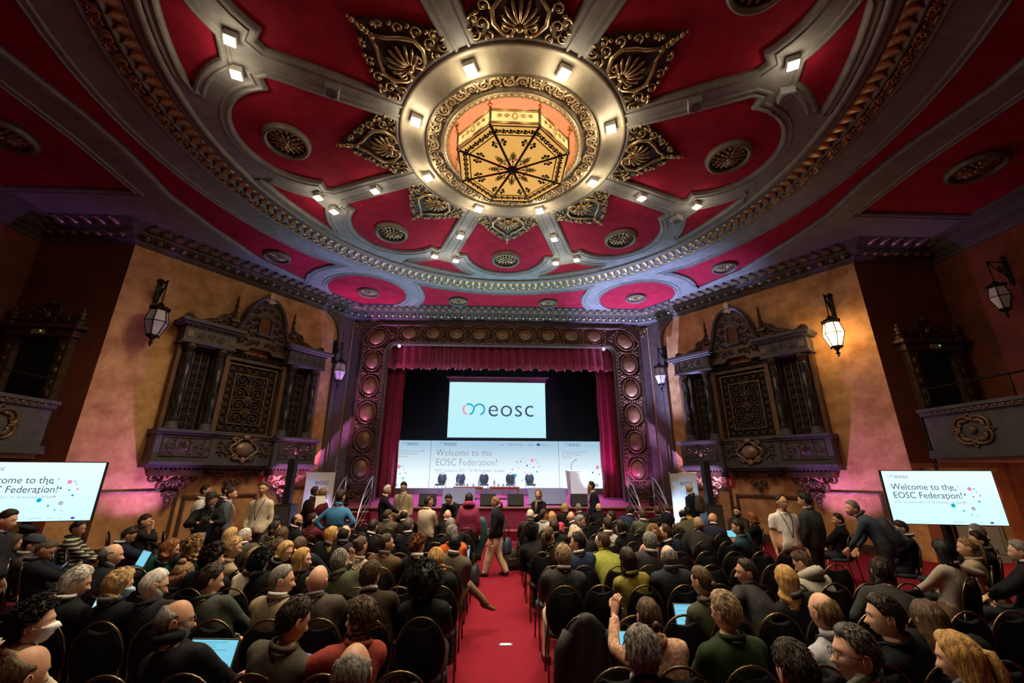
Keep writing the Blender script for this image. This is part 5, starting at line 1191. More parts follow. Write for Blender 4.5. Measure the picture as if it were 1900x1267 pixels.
(1477,1247,'S',0,0,10,'m','short','dkb','lt','jacket','black','lap','dark haired head cut by the bottom edge, right of centre'),
(1529,1134,'S',0,-10,5,'m','balding','ltb','pink','shirt','paleblue','lap','balding person in pale blue grey shirt with dark lanyard'),
(1585,1210,'S',-30,-75,0,'m','short','dkg','lt','jacket','olivegreen','lap','dark grey haired person with glasses in profile at bottom right'),
(1677,1148,'S',-10,-60,5,'m','short','dkb','lt','sweater','black','lap','brown haired person in black sweater with lanyard looking left, bottom right'),
(1732,1150,'S',0,20,25,'f','long','brn','lt','jacket','black','lap','long brown haired person leaning behind the black sweater'),
(1780,1222,'S',0,-40,10,'f','ponyhalf','gld','lt','jacket','black','lap','person with golden half tied hair at the bottom right corner'),
(1635,1053,'S',10,30,10,'m','short','dkb','lt','shirt','chargrey','lap','dark haired person in charcoal shirt, back to camera, right side'),
(1749,1016,'A',-20,-10,5,'f','long','blk','tan','sweater','greybeige','wide','person with long black hair in pale grey cardigan leaning on a chair'),
(1671,980,'A',-50,-60,20,'m','short','dkb','lt','jacket','navyblack','lap','dark haired person with glasses below the left edge of the right television'),
(1794,1016,'A',-40,-50,5,'f','pony','ltb','lt','sweater','beige','lap','person with auburn ponytail in beige top at the right'),
(1815,1003,'A',-40,-60,5,'m','short','blk','tan','jacket','black','lap','black haired person beyond the ponytail at the right'),
(1813,988,'A',-40,-40,5,'m','short','gry','lt','jacket','black','lap','grey haired person under the right television'),
(1893,1018,'A',-40,-40,5,'m','short','gry','lt','jacket','black','lap','person at the far right picture edge with blue lit hair'),
(1555,965,'A',-30,-70,0,'m','short','dkb','tan','jacket','black','lap','dark haired person in black in profile left of the leaning blue shirt'),
# ---- standing people, right
(1279,906,'T',-30,-60,25,'m','crop','wht','lt','jacket','navy','down','white haired standing person in navy with brown backpack by the right banner'),
(1451,932,'T',185,175,0,'m','receding','dkb','tan','tshirt','whiteshirt','down','standing person in white short sleeved shirt and glasses facing the room'),
(1492,928,'T',-20,-40,10,'m','curly','dkb','lt','jacket','greywool','down','standing person in grey wool coat with curly dark hair, back to camera'),
(1579,937,'T',-40,-80,0,'m','short','gry','lt','shirt','slate','leanf','grey haired standing person in slate blue shirt leaning forward with black backpack'),
]
# ================================================================ CHAIRS
CH_BLK=M('chair_black_cloth',(.005,.005,.007),.9,bump=(160,.2),spec=.12); CH_SEAT=M('chair_seat_dotted',(.02,.03,.06),.85,noise=(240,.7)); CH_FR=M('chair_frame_brass',(.13,.095,.055),.26,.9)
ST_CL=M('stage_chair_cloth',(.05,.085,.08),.85); ST_FR=M('stage_chair_steel',(.7,.72,.74),.25,1)
def chair_meshes(cm,sm,fm):
    out={}
    b=MB(); n=20; 
    def oval(z,k): return [(.205*k*Cc(2*PI*i/n)*(1-.06*S(2*PI*i/n)),.02+.205*k*S(2*PI*i/n),z) for i in range(n)]
    V=oval(.415,.92)+oval(.43,1)+oval(.465,1)+oval(.485,.86); b.add(V,[(j*n+i,j*n+(i+1)%n,(j+1)*n+(i+1)%n,(j+1)*n+i) for j in range(3) for i in range(n)]+[tuple(range(n))[::-1],tuple(range(3*n,4*n))],0,True); out['seat']=b.mesh('seat',sm)
    # oval back leaning back a little; the pad stops short of the frame top and leaves the hand hole
    def bk(x,z,d): 
        t=(z-.45); return (x,-.195-.16*t-d*.98,z-.16*d)
    def pad(k,d):
        o=[]
        for i in range(24):
            a=2*PI*i/24; x=.196*k*Cc(a); z=.69+.245*k*S(a)
            if z>.885: z=.885+ (z-.885)*.15 - .03*(1-(x/.1)**2 if abs(x)<.1 else 0)
            o.append(bk(x,z,d))
        return o
    V=pad(.86,.022)+pad(1,.012)+pad(1,-.012)+pad(.86,-.024); m=24
    out['backrest']=MB().add(V,[(j*m+i,j*m+(i+1)%m,(j+1)*m+(i+1)%m,(j+1)*m+i) for j in range(3) for i in range(m)]+[tuple(range(m))[::-1],tuple(range(3*m,4*m))],0,True).mesh('backrest',cm)
    out['back_frame']=MB().tube([bk(.203*Cc(2*PI*i/28),.69+.255*S(2*PI*i/28),0) for i in range(28)],.0105,6,closed=True).mesh('back_frame',fm)
    for k,(sx,sy) in enumerate(((-1,1),(1,1),(-1,-1),(1,-1))):
        if sy>0: p=[(sx*.17,.17,.43),(sx*.185,.20,.22),(sx*.19,.21,0)]
        else: p=[bk(sx*.185,.62,0),(sx*.19,-.19,.44),(sx*.19,-.22,.2),(sx*.19,-.25,0)]
        out['leg%d'%k]=MB().tube(p,.0125,6).mesh('leg',fm)
    return out
CHM=chair_meshes(CH_BLK,CH_SEAT,CH_FR); SCH=chair_meshes(ST_CL,ST_CL,ST_FR)
def chair(ms,x,y,z,rz,label,group,cat='chair',name='banquet_chair',sc=1):
    t=thing(name,label,cat,(x,y,z),rz,group); t.scale=(sc,)*3
    for k,me in ms.items(): link(me.name.split('.')[0],me,t)
    return t
for i,x in enumerate((-2.62,-1.75,-.72,.46,1.36)):
    chair(SCH,x,19.0,stage_z(19.0),PI+R((-14,0,0,0,12)[i]) if True else 0,'grey oval-backed chair on the stage, %s from the left'%('first','second','third','fourth','fifth')[i],'panel chairs on the stage',name='stage_chair',sc=1.0)
chair(SCH,-3.3,19.3,stage_z(19.3),PI+R(-25),'dark chair standing low at the back of the stage on the left','panel chairs on the stage',name='stage_chair',sc=.8) if False else None
ROW=[3.02+.985*j for j in range(-1,10)]
ORD=['zeroth','first','second','third','fourth','fifth','sixth','seventh','eighth','ninth','tenth','eleventh','twelfth','thirteenth']
def colx(block,i): return (.49+.428*i) if block=='right' else (-.87-.43*i)
OCC={}
# ================================================================ PEOPLE
SKIN={'lt':(.58,.34,.235),'tan':(.46,.25,.155),'pink':(.62,.34,.24),'drk':(.085,.042,.025)}
HAIRC={'blk':(.008,.007,.007),'dkb':(.022,.013,.008),'brn':(.065,.034,.016),'ltb':(.20,.115,.05),'bln':(.45,.29,.12),'gld':(.42,.24,.075),'red':(.22,.075,.022),'gry':(.20,.185,.17),'dkg':(.07,.062,.055),'wht':(.55,.52,.48),'fair':(.32,.23,.13)}
TOPC={'black':(.010,.010,.012),'cream':(.62,.55,.42),'navyblack':(.011,.014,.026),'charnavy':(.020,.022,.034),'greygreen':(.055,.062,.052),'dkgreen':(.008,.035,.022),'teal':(.008,.06,.055),'creamwhite':(.62,.54,.44),'beige':(.36,.28,.19),'olivegreen':(.065,.075,.042),'taupe':(.075,.060,.050),'beigekhaki':(.30,.235,.15),'greybrown':(.075,.066,.052),'rust':(.24,.038,.026),'creamfloral':(.55,.45,.33),'brown':(.095,.055,.03),'dkbrown':(.042,.026,.015),'tweed':(.095,.080,.062),'orange':(.62,.12,.02),'chardark':(.026,.025,.026),'maroon':(.11,.016,.03),'olivegrey':(.085,.078,.052),'stripes':(.05,.055,.05),'navy':(.014,.020,.050),'greypurple':(.04,.038,.05),'white':(.68,.66,.62),'bluegrey':(.085,.10,.13),'burgundy':(.085,.008,.022),'denim':(.045,.17,.34),'creamgrey':(.52,.45,.34),'raspberry':(.27,.035,.095),'chargrey':(.045,.044,.048),'greywhite':(.42,.42,.42),'pink':(.62,.06,.13),'beigevest':(.45,.38,.29),'navyblue':(.022,.034,.085),'greengrey':(.085,.095,.065),'mustard':(.45,.24,.015),'limegreen':(.24,.26,.045),'pinkfloral':(.45,.25,.22),'tealblue':(.014,.05,.075),'oliveyellow':(.24,.20,.035),'navygrey':(.030,.033,.048),'greyhood':(.36,.34,.29),'forest':(.030,.055,.018),'rustfloral':(.34,.15,.09),'paleblue':(.42,.43,.50),'greybeige':(.36,.32,.28),'whiteshirt':(.72,.70,.67),'greywool':(.055,.058,.056),'slate':(.035,.055,.085)}
FLORAL={'creamfloral':((.55,.45,.33),(.03,.02,.02)),'pinkfloral':((.55,.40,.36),(.35,.03,.06)),'rustfloral':((.50,.34,.24),(.20,.05,.025))}
def cloth_mat(c):
    nm='cloth_'+c
    if nm in MATS: return MATS[nm]
    if c in FLORAL: return M(nm,FLORAL[c][0],.8,noise=(38,.3),col2=FLORAL[c][1],bump=(90,.2))
    kd=.55 if max(TOPC[c])<.06 else .85
    m=M(nm,tuple(v*kd for v in TOPC[c]),.55 if c in('oliveyellow',) else .82,noise=(22,.22),bump=(16,.32),spec=.15)
    if c=='stripes':
        nt=m.node_tree; b=nt.nodes['Principled BSDF']; tc=nt.nodes.new('ShaderNodeTexCoord'); w=nt.nodes.new('ShaderNodeTexWave'); w.bands_direction='Z'; w.inputs['Scale'].default_value=5; r=nt.nodes.new('ShaderNodeValToRGB'); r.color_ramp.interpolation='CONSTANT'
        r.color_ramp.elements[0].color=(.035,.04,.035,1); r.color_ramp.elements[1].color=(.5,.46,.34,1); r.color_ramp.elements[1].position=.72
        nt.links.new(tc.outputs['Object'],w.inputs['Vector']); nt.links.new(w.outputs['Fac'],r.inputs['Fac']); nt.links.new(r.outputs['Color'],b.inputs['Base Color'])
    return m
def skin_mat(k): return M('skin_'+k,SKIN[k],.5,noise=(14,.12),bump=(120,.08))
def hair_mat(k):
    c=HAIRC[k]; return M('hair_'+k,c,.5,noise=(40,.5),stretch=(1,1,.22),bump=(90,.45),spec=.25,col2=tuple(v*.42 for v in c))
EYEW=M('eye_white',(.7,.68,.64),.3); EYED=M('eye_dark',(.02,.012,.008),.2); LIPS=M('lips',(.40,.13,.10),.5); SHOE=M('shoe_black',(.012,.011,.010),.35); SHOEB=M('shoe_brown',(.10,.055,.03),.6)
TROU={'dark':M('trousers_dark',(.008,.009,.012),.8,noise=(20,.2)),'beige':M('trousers_beige',(.50,.40,.28),.75,noise=(12,.15),bump=(10,.3)),'jeans':M('trousers_jeans',(.03,.045,.08),.8,noise=(20,.25)),'brown':M('trousers_brown',(.12,.075,.035),.8),'greyj':M('trousers_grey',(.12,.13,.15),.8)}
GLASSES=M('spectacle_frame',(.012,.011,.010),.3)
NK=rng.normal(size=(10,3)); NP=rng.random(10)*6.28
def nz(p,scale,k0=0):
    q=p@(NK[:6]*scale).T+NP[:6]+k0; return np.sin(q).sum(1)/6
def grid_faces(nu,nv,closed=True):
    f=[]
    for i in range(nv-1):
        a=i*nu
        for j in range(nu): f.append((a+j,a+(j+1)%nu,a+nu+(j+1)%nu,a+nu+j))
    f.append(tuple(range(nu))[::-1]); f.append(tuple(range((nv-1)*nu,nv*nu))); return f
# head: directions -> surface. x right, y forward, z up; centre between crown and chin
def head_surf(d,fem=0):
    x=d[:,0]*.0765; y=np.where(d[:,1]>0,d[:,1]*.090,d[:,1]*.103); z=d[:,2]*.119
    zz=z/.119
    low=np.clip(-zz,0,1); w=1-(.30+.06*fem)*low**1.6*np.clip(.4+d[:,1],0,1.0); x=x*w*(1+.04*np.clip(1-abs(zz-.25)*2,0,1))
    y=np.where(d[:,1]<0,y*(1-.42*np.clip(low*1.5-.15,0,1)),y*(1+.52*low**1.5*np.clip(1.25-abs(x)/.06,0,1)))
    front=np.clip(d[:,1]*1.6-.25,0,1)
    g=lambda x0,z0,sx,sz:np.exp(-((x-x0)/sx)**2-((z-z0)/sz)**2)
    t=np.clip((.016-z)/.050,0,1)*np.clip((z+.052)/.014,0,1); nose=t**1.2*np.exp(-(x/(.0095+.007*t))**2)
    y=y+front*((.031-.005*fem)*nose+.008*g(0,.028,.05,.012)-.012*(g(.031,.004,.016,.011)+g(-.031,.004,.016,.011))+.004*(g(.045,-.026,.02,.02)+g(-.045,-.026,.02,.02))+.006*g(0,-.066,.022,.009)-.003*g(0,-.0655,.02,.0025)+.005*g(0,-.100,.022,.014)-.004*g(0,-.083,.02,.007))
    return np.c_[x,y,z]
def dirs(nu,nv,e0=-88,e1=88):
    el=np.radians(np.linspace(e0,e1,nv)); az=np.arange(nu)*2*PI/nu
    E,A=np.meshgrid(el,az,indexing='ij'); return np.c_[(np.cos(E)*np.sin(A)).ravel(),(np.cos(E)*np.cos(A)).ravel(),np.sin(E).ravel()]
HEADS={}
def head_mesh(hi,fem):
    k=(hi,fem)
    if k in HEADS: return HEADS[k]
    nu,nv=(44,34) if hi else (28,22)
    V=head_surf(dirs(nu,nv),fem); F=grid_faces(nu,nv); b=MB(); b.add(V,F,0,True)
    for s in (-1,1):
        e=MB().sphere((0,0,0),(.010,.019,.031),8,6); e.tube([(s*.006,.016*Cc(a)-.002,.029*S(a)) for a in np.linspace(-1.2,PI+.9,10)],.0045,4)
        e.xf(lambda x,y,z:(s*.0775+x*1+s*.35*max(0,-y),y-.012-.2*z*.2,z-.006)); b.add(e.v,e.f,0,True)
        ey=head_surf(np.array([[s*.40,.9,.035]])/np.linalg.norm([.4,.9,.035]),fem)[0]
        b.sphere((s*.031,ey[1]-.006,.004),(.0125,.010,.0075),8,5,m=1); b.sphere((s*.031,ey[1]+.003,.004),(.0055,.0035,.0055),7,4,m=2)
        b.tube([(s*q,.0845-.9*(q-.03)**2*14,.024+.004*Cc((q-.03)*60)) for q in (.014,.024,.036,.047)],[.002,.0035,.003,.0015],4,m=4)
    b.tube([tuple(head_surf(np.array([[q*13.1,.85,-.62]])/np.linalg.norm([q*13.1,.85,-.62]),fem)[0]+np.array([0,.0005,0])) for q in (-.018,-.009,0,.009,.018)],[.0012,.0036,.0042,.0036,.0012],5,m=3)
    HEADS[k]=b; return b
def hair_thick(az,el,style,P):
    a=np.abs(az)  # 0 = face, 180 = nape
    line=np.interp(a,[0,35,58,78,95,120,180],{'hi':[40,40,30,8,12,-30,-48]}.get('hi'))
    if style in('receding',): line=np.interp(a,[0,30,50,75,95,120,180],[66,58,48,12,12,-30,-46])
    top=.021; side=.011
    if style=='crop': top,side=.010,.006
    if style=='fade': top,side=.026,.004
    if style in('curly','curlylong'): top,side=.036,.032
    if style=='afro': top,side=.075,.080; 
    if style in('long','longwavy','pony','ponyhalf','bob','bobshort','bobwavy','bobtied'): top,side=.020,.019
    if style in('bun','bunlow','ponylow','pony'): top,side=.012,.010
    if style in('wavy',): top,side=.030,.030
    if style in('afro','curlylong','long','longwavy','bob','bobshort','bobwavy','wavy','bobtied','ponyhalf'): line=np.interp(a,[0,35,55,78,95,120,180],[44,40,20,-14,-30,-55,-60])
    th=np.interp(el,[-40,10,55,90],[side*.7,side,top,top])
    if style=='balding':
        th=np.full_like(el,.011); crown=np.clip((el-20-np.clip((a-95)/85,0,1)*26)/12,0,1); th=th*(1-crown)-.006*crown; line=np.interp(a,[0,72,86,98,120,180],[85,80,14,12,-30,-46])
    k=np.clip((el-line)/9,0,1); k=k*k*(3-2*k)
    return th*k-.007*(1-k)
HAIRS={}
def hair_mesh(style,hi,var):
    key=(style,hi,var)
    if key in HAIRS: return HAIRS[key]
    if style in('bald',): HAIRS[key]=None; return None
    nu,nv=(56,34) if hi else (36,22)
    D=dirs(nu,nv,-70,88); az=np.degrees(np.arctan2(D[:,0],D[:,1])); el=np.degrees(np.arcsin(np.clip(D[:,2],-1,1)))
    base=head_surf(D,0); base[:,1]-=0
    # plain skull under the hair (no face features)
    sk=np.c_[D[:,0]*.0785,np.where(D[:,1]>0,D[:,1]*.0885,D[:,1]*.104),D[:,2]*.119]; sk[:,1]=np.where(D[:,1]<0,sk[:,1]*(1-.42*np.clip(-D[:,2]*1.5-.15,0,1)),sk[:,1])
    face=np.clip(D[:,1]*2,0,1)*np.clip(-D[:,2]*2+.6,0,1); sk=sk*(1-face[:,None])+base*.985*face[:,None]
    t=hair_thick(az,el,style,D)
    on=np.clip(t/.012,0,1)
    if style in('curly','curlylong','afro','wavy'):
        t=t+on*(.010 if style!='afro' else .011)*(nz(D,14,var)+.7*nz(D,26,var+2))
    else:
        t=t+on*(.0045*np.sin(az*.30*1+2.2*nz(D,3,var)*1.5+var)+.0055*nz(D,9,var)+.003*np.sin(np.radians(az)*26+3*nz(D,4,var)))
    P=sk+D*t[:,None]
    L={'long':.30,'longwavy':.32,'curlylong':.22,'bob':.11,'bobshort':.085,'bobwavy':.14,'wavy':.16,'ponyhalf':.30,'bobtied':.09}.get(style)
    if L:
        h=np.clip((8-el)/78,0,1); back=np.clip((np.abs(az)-62)/16,0,1)
        h=h*back; ang=np.radians(az)
        wav=(.012*np.sin(h*20+az*.06+var) if 'wavy' in style or style in('curlylong','wavy') else .004*np.sin(h*9+var))
        Rx=.088+.020*np.sin(np.clip(h,0,1)*PI*.8)+(.02 if 'curly' in style else 0)*1+wav; Ry=np.where(np.abs(az)>90,.112-.03*h,.075)
        lump=.006*np.sin(ang*24+3*nz(D,4,var))+.010*nz(np.c_[D[:,0],D[:,1],h*2],7,var)
        hang=np.c_[(Rx+lump)*np.sin(ang),(Ry+lump)*np.cos(ang)-.012*h,-.0-(L*(.92+.10*nz(D,5,var)))*h**.8]
        if style=='curlylong': hang+=.016*np.c_[nz(D,16,var),nz(D,17,var+1),nz(D,15,var+2)]
        m=np.clip(h*5,0,1)*back; m=m[:,None]; P=P*(1-m)+hang*m
    b=MB(); b.add(P,grid_faces(nu,nv),0,True)
    def ridged(c,r,n=10): 
        q=MB().sphere((0,0,0),r,14,9); q.xf(lambda x,y,z:(c[0]+x*(1+.10*S(9*z/r[2]+6*x/r[0])),c[1]+y*(1+.10*S(8*x/r[0])),c[2]+z)); b.add(q.v,q.f,0,True)
    if style=='bun': ridged((0,-.115,.055),(.045,.040,.043))
    if style=='bunlow': ridged((0,-.122,-.03),(.032,.026,.036))
    if style=='bobtied': pass
    if style in('pony','ponylow','ponyhalf'):
        z0=.05 if style!='ponylow' else -.01; k=.6 if style=='ponylow' else 1
        for w in range(7):
            a=w*.9; ox,oy=.016*Cc(a),.012*S(a)
            b.tube([(ox,-.098+oy,z0),(ox*1.4+.004,-.135+oy,z0-.01),(ox*1.8+.01*S(a),-.145+oy*1.4,z0-.09*k),(ox*1.7+.01,-.135+oy*1.4,z0-.19*k),(ox*.9+.012,-.125+oy,z0-.29*k)],[.011,.017,.018,.016,.004],5)
    # loose locks so that the outline is not a shell
    r_=np.random.default_rng(abs(hash(style))%1000+var*7 if False else sum(map(ord,style))+var*7)
    if style in('short','receding','fade','wavy','bobshort','bob','bobwavy','curly','afro','curlylong','balding'):
        nl=(420 if hi else 70) if style not in('balding',) else (80 if hi else 20)
        if style in ('afro','curly','curlylong') : nl=int(nl*1.5)
        c=0
        while c<nl:
            i=r_.integers(len(P)); 
            if t[i]<.006 or (L and el[i]<-5): 
                c+=.2; continue
            c+=1
            n=D[i]; p=P[i]-n*.006
            if style in('afro','curly','curlylong'):
                q=[p+np.array([.014*Cc(s*3.1+c),.014*S(s*3.1+c),.010*S(s*2+c)])*(.6+.5*s/6)+n*.0035*s for s in range(6)]; b.tube(q,[.004,.005,.005,.0045,.0035,.0015],3)
            else:
                fl=np.array([.35*D[i,0]+r_.normal()*.25,-.9+r_.normal()*.25,.0 if el[i]>50 else -1.0]); fl-=n*(fl@n); fl/=np.linalg.norm(fl)+1e-6
                l=.035 if t[i]>.012 else .018
                b.tube([p,p+fl*l*.4+n*.004,p+fl*l*.8+n*.003,p+fl*l*1.15+n*.001],[.0022,.003,.0024,.0008],3)
    me=b.mesh('hair',None) if False else b
    HAIRS[key]=b; return b
# ---- body: lofted volumes fused by a voxel remesh into one surface
def ellring(c,xa,ya,rx,ry,n=14,e=2.4):
    a=np.arange(n)*2*PI/n; ca,sa=np.cos(a),np.sin(a)
    return c+np.outer(np.sign(ca)*np.abs(ca)**(2/e)*rx,xa)+np.outer(np.sign(sa)*np.abs(sa)**(2/e)*ry,ya)
def loft(b,rings):
    n=len(rings[0]); V=np.concatenate(rings); b.add(V,grid_faces(n,len(rings)))
def nrmz(v): return v/(np.linalg.norm(v)+1e-9)
def limb(b,pts,rad,sub=3,n=10):
    pts=np.array(pts,float); k=np.arange(len(pts)); tt=np.linspace(0,len(pts)-1,(len(pts)-1)*sub+1)
    P=np.c_[[np.interp(tt,k,pts[:,i]) for i in range(3)]].T; r=np.interp(tt,k,rad)
    b.tube(P,r,n); b.sphere(P[0],r[0],n,6); b.sphere(P[-1],r[-1],n,6)
def ik(s,h,l1,l2,hint):
    d=h-s; L=np.linalg.norm(d); 
    if L>(l1+l2)*.985: h=s+d/L*(l1+l2)*.985; d=h-s; L=np.linalg.norm(d)
    a=(l1*l1-l2*l2+L*L)/(2*L); q=math.sqrt(max(0,l1*l1-a*a)); u=d/L; v=np.array(hint,float); v=v-u*(v@u); v=nrmz(v)
    return s+u*a+v*q,h
def hand(b,w,dirn,palm,side,curl=.5,m=0):
    # w wrist, dirn along the hand, palm normal; five fingers, thumb leaving the side of the palm
    u=nrmz(np.array(dirn,float)); p=np.array(palm,float); p=nrmz(p-u*(p@u)); s=np.cross(u,p)*side
    k=w+u*.078
    loft(b,[ellring(w+u*q,s,p,rx,ry,8) for q,rx,ry in ((-.02,.026,.021),(.02,.034,.018),(.055,.040,.016),(.082,.039,.012))])
    for i,(o,L) in enumerate(((-.030,.062),(-.010,.075),(.011,.070),(.030,.055))):
        q=k+s*o; pts=[q]; d=u
        for j in range(3):
            a=curl*(.35+.35*j); d=nrmz(u*Cc(a*1.2)+p*S(a*1.2)); pts.append(pts[-1]+d*L*(.42,.32,.26)[j])
        b.tube(pts,[.0098,.0092,.0082,.0060],6); b.sphere(pts[-1],.006,6,4)
    q=w+u*.025-s*.026; pts=[q,q-s*.024+u*.022+p*.006,q-s*.034+u*.048+p*.014,q-s*.032+u*.068+p*.020]; b.tube(pts,[.013,.0125,.0105,.007],6); b.sphere(pts[-1],.007,6,4)
def make_body(spec):
    """spec: pel, neck, fwd frame etc. -> (verts, faces, per-vertex region) fused surface"""
    b=MB(); P,N=spec['P'],spec['N']; up=nrmz(N-P); fem=spec['fem']; wd=spec['wide']
    tw=R(spec.get('twist',0))
    xa=nrmz(np.array([Cc(tw),-S(tw),0])-up*(np.array([Cc(tw),-S(tw),0])@up)); ya=np.cross(up,xa)
    ya0=np.array([0,1.,0]); xa0=np.array([1.,0,0])
    L=np.linalg.norm(N-P)
    prof=((-.16,.155,.115),(.0,.172,.128),(.22,.150,.118),(.45,.160,.122),(.68,.178,.122),(.84,.180,.108),(.93,.150,.094),(1.0,.095,.078),(1.10,.064,.066),(1.26,.057,.063))
    if fem: prof=((-.16,.165,.118),(.0,.178,.128),(.25,.135,.105),(.48,.142,.115),(.66,.155,.128),(.82,.160,.100),(.93,.120,.080),(1.0,.072,.062),(1.10,.053,.057),(1.26,.048,.054))
    H=spec['H']; rings=[]
    bend=spec.get('hunch',.035)
    for t,rx,ry in prof:
        c=P+(N-P)*min(t,1)-ya*bend*math.sin(PI*min(1,max(0,t)))
        if t>1: c=N+(H-np.array([0,0,.085])-N)*((t-1)/.26)
        elif t<0: c=P+np.array([0,0,1])*t*L
        k=wd if t<.9 else 1; x2,y2=(xa,ya) if t>.2 else (xa0,ya0)
        rings.append(ellring(c,x2,y2,rx*k,ry*(k if t<.8 else 1)*(spec.get('belly',1) if .1<t<.55 else 1),16))
    loft(b,rings)
    sh=N-up*.075; hands=[]
    jk=.012 if spec['bulky'] else 0
    for s in (-1,1):
        S_=sh+xa*s*(.168 if not fem else .148)*wd; w=spec['hand'][s]; el,h=ik(S_,np.array(w[0],float),.285,.255,w[1])
        limb(b,[sh+xa*s*.08,S_,S_+(el-S_)*.5,el],[.07+jk*.5,.066+jk,.053+jk,.046+jk]); limb(b,[el,el+(h-el)*.45,h],[.046+jk,.042+jk*.9,.029+jk*.5]); hands.append((h,el,s))
        hp=P+xa0*s*.088-np.array([0,0,.02]); kn,an=spec['leg'][s]; kn=np.array(kn,float); an=np.array(an,float)
        r=spec.get('legr',1); limb(b,[hp,hp+(kn-hp)*.5,kn],[.088*wd,.078*r,.061*r]); limb(b,[kn,kn+(an-kn)*.4,an],[.061*r,.056*r,.041*r])
        fd=np.array(spec['foot'][s],float)
        loft(b,[ellring(an+fd*q+np.array([0,0,zz]),np.cross(fd,[0,0,1.]),np.array([0,0,1.]),rx,rz,10) for q,zz,rx,rz in ((-.07,-.045,.030,.035),(-.03,-.035,.037,.046),(.05,-.045,.042,.036),(.13,-.055,.045,.026),(.18,-.06,.030,.016))])
    me=b.mesh('tmp',[],True); o=bpy.data.objects.new('tmp',me); COL.objects.link(o)
    md=o.modifiers.new('r','REMESH'); md.mode='VOXEL'; md.voxel_size=spec['vox']; md.use_smooth_shade=True
    sm=o.modifiers.new('s','SMOOTH'); sm.factor=.5; sm.iterations=4
    dg=bpy.context.evaluated_depsgraph_get(); e=o.evaluated_get(dg); m2=e.to_mesh()
    n=len(m2.vertices); V=np.empty(n*3); m2.vertices.foreach_get('co',V); V=V.reshape(-1,3); NR=np.empty(n*3); m2.vertices.foreach_get('normal',NR); NR=NR.reshape(-1,3)
    F=[tuple(p.vertices) for p in m2.polygons]; e.to_mesh_clear(); bpy.data.objects.remove(o); bpy.data.meshes.remove(me)
    # regions by nearest bone: 0 skin, 1 top, 2 trousers, 3 shoe
    segs=[]; segs.append((N+up*.035,H,0)); segs.append((P+up*.10*L*2*.5,N,1)); segs.append((P-np.array([0,0,.05]),P,2))
    if spec['kind']=='T': segs[1]=(P-np.array([0,0,.05]),N,1); segs[2]=(P-np.array([0,0,.17]),P-np.array([0,0,.13]),2)
    for h,el,s in hands:
        S_=sh+xa*s*(.168 if not fem else .148)*wd; c0=el+(h-el)*.86; segs+=[(sh,S_,1),(S_,el,1)]
        if spec.get('short_sleeve'): segs+=[(S_+(el-S_)*.72,S_+(el-S_)*.75,0),(el,h,0)]; segs[-3]=(S_,S_+(el-S_)*.68,1)
        else: segs+=[(el,c0,1),(c0+(h-el)*.10,h,0)]
        kn,an=[np.array(q,float) for q in spec['leg'][s]]; hp=P+xa0*s*.088-np.array([0,0,.02]); fd=np.array(spec['foot'][s],float)
        segs+=[(hp,kn,2),(kn,an+np.array([0,0,.03]),2),(an-np.array([0,0,.05])-fd*.04,an+fd*.18-np.array([0,0,.06]),3)]
    best=np.full(n,9.); reg=np.zeros(n,int); si=np.zeros(n,int)
    for k_,(a,c,l) in enumerate(segs):
        d=c-a; t=np.clip(((V-a)@d)/(d@d+1e-9),0,1); ds=np.linalg.norm(V-a-t[:,None]*d,axis=1)*(1.0 if l!=1 else .97)
        m=ds<best; best[m]=ds[m]; reg[m]=l; si[m]=k_
    if spec['kind']=='T' and spec.get('plumb'):
        trunk=np.isin(si,[1,2])|(reg==2); cut=P[2]-.10; reg[trunk&(V[:,2]<cut)&(reg==1)]=2; reg[trunk&(V[:,2]>=cut)&(reg==2)]=1
    return V,NR,F,reg,hands,xa,ya,up
def region_mesh(name,V,NR,F,reg,l,off,mat,wr=0,seed=0,snap=None):
    keep=[f for f in F if any(reg[i]==l for i in f) and not any(reg[i]==0 for i in f)]
    if not keep: return None
    used=np.unique(np.concatenate([np.array(f) for f in keep])); ix=-np.ones(len(V),int); ix[used]=np.arange(len(used))
    W=V[used]+NR[used]*(off+ (wr*(nz(V[used],26,seed)+.6*nz(V[used]*np.array([1,1,1.8]),48,seed+1)))[:,None] if wr else off)
    f2=[tuple(ix[i] for i in f) for f in keep]
    ec={}
    for f in f2:
        for i in range(len(f)):
            a,c=f[i],f[(i+1)%len(f)]; k=(min(a,c),max(a,c)); ec[k]=None if k in ec else (a,c)
    be=[v for v in ec.values() if v]; bv={}; ex=[]
    if snap:
        for i in {k for e in be for k in e}:
            if abs(W[i][2]-snap)<.075 and abs(W[i][0])<.21: W[i][2]=snap; V[used[i]][2]=snap
    for a,c in be:
        for i in (a,c):
            if i not in bv: bv[i]=len(W)+len(ex); ex.append(V[used[i]]-NR[used[i]]*.004)
    if ex: W=np.concatenate([W,np.array(ex)])
    f2+= [(c,a,bv[a],bv[c]) for a,c in be]
    me=bpy.data.meshes.new(name); me.from_pydata(W.tolist(),[],f2); me.materials.append(mat); me.polygons.foreach_set('use_smooth',[True]*len(f2)); me.update(); return me
def rotm(yaw,pitch,roll=0):
    y,p=R(yaw),R(pitch); a=Matrix.Rotation(-y,3,'Z')@Matrix.Rotation(-p,3,'X')@Matrix.Rotation(R(roll),3,'Y'); return np.array(a)
DIST={12:5.4,382:9.3,391:7.9,430:8.9,422:9.5,489:8.5,585:10.3,598:9.9,632:8.2,719:11.2,749:11.4,795:9.2,832:10.4,870:9.4,919:9.2,999:11.2,1097:12.4,1279:12.0,1451:7.4,1492:7.5,1579:7.1}
TROUSERS={919:'beige',999:'dark',632:'greyj',489:'dark',777:'dark',834:'brown',1049:'beige',1749:'brown',1187:'dark',87:'jeans'}
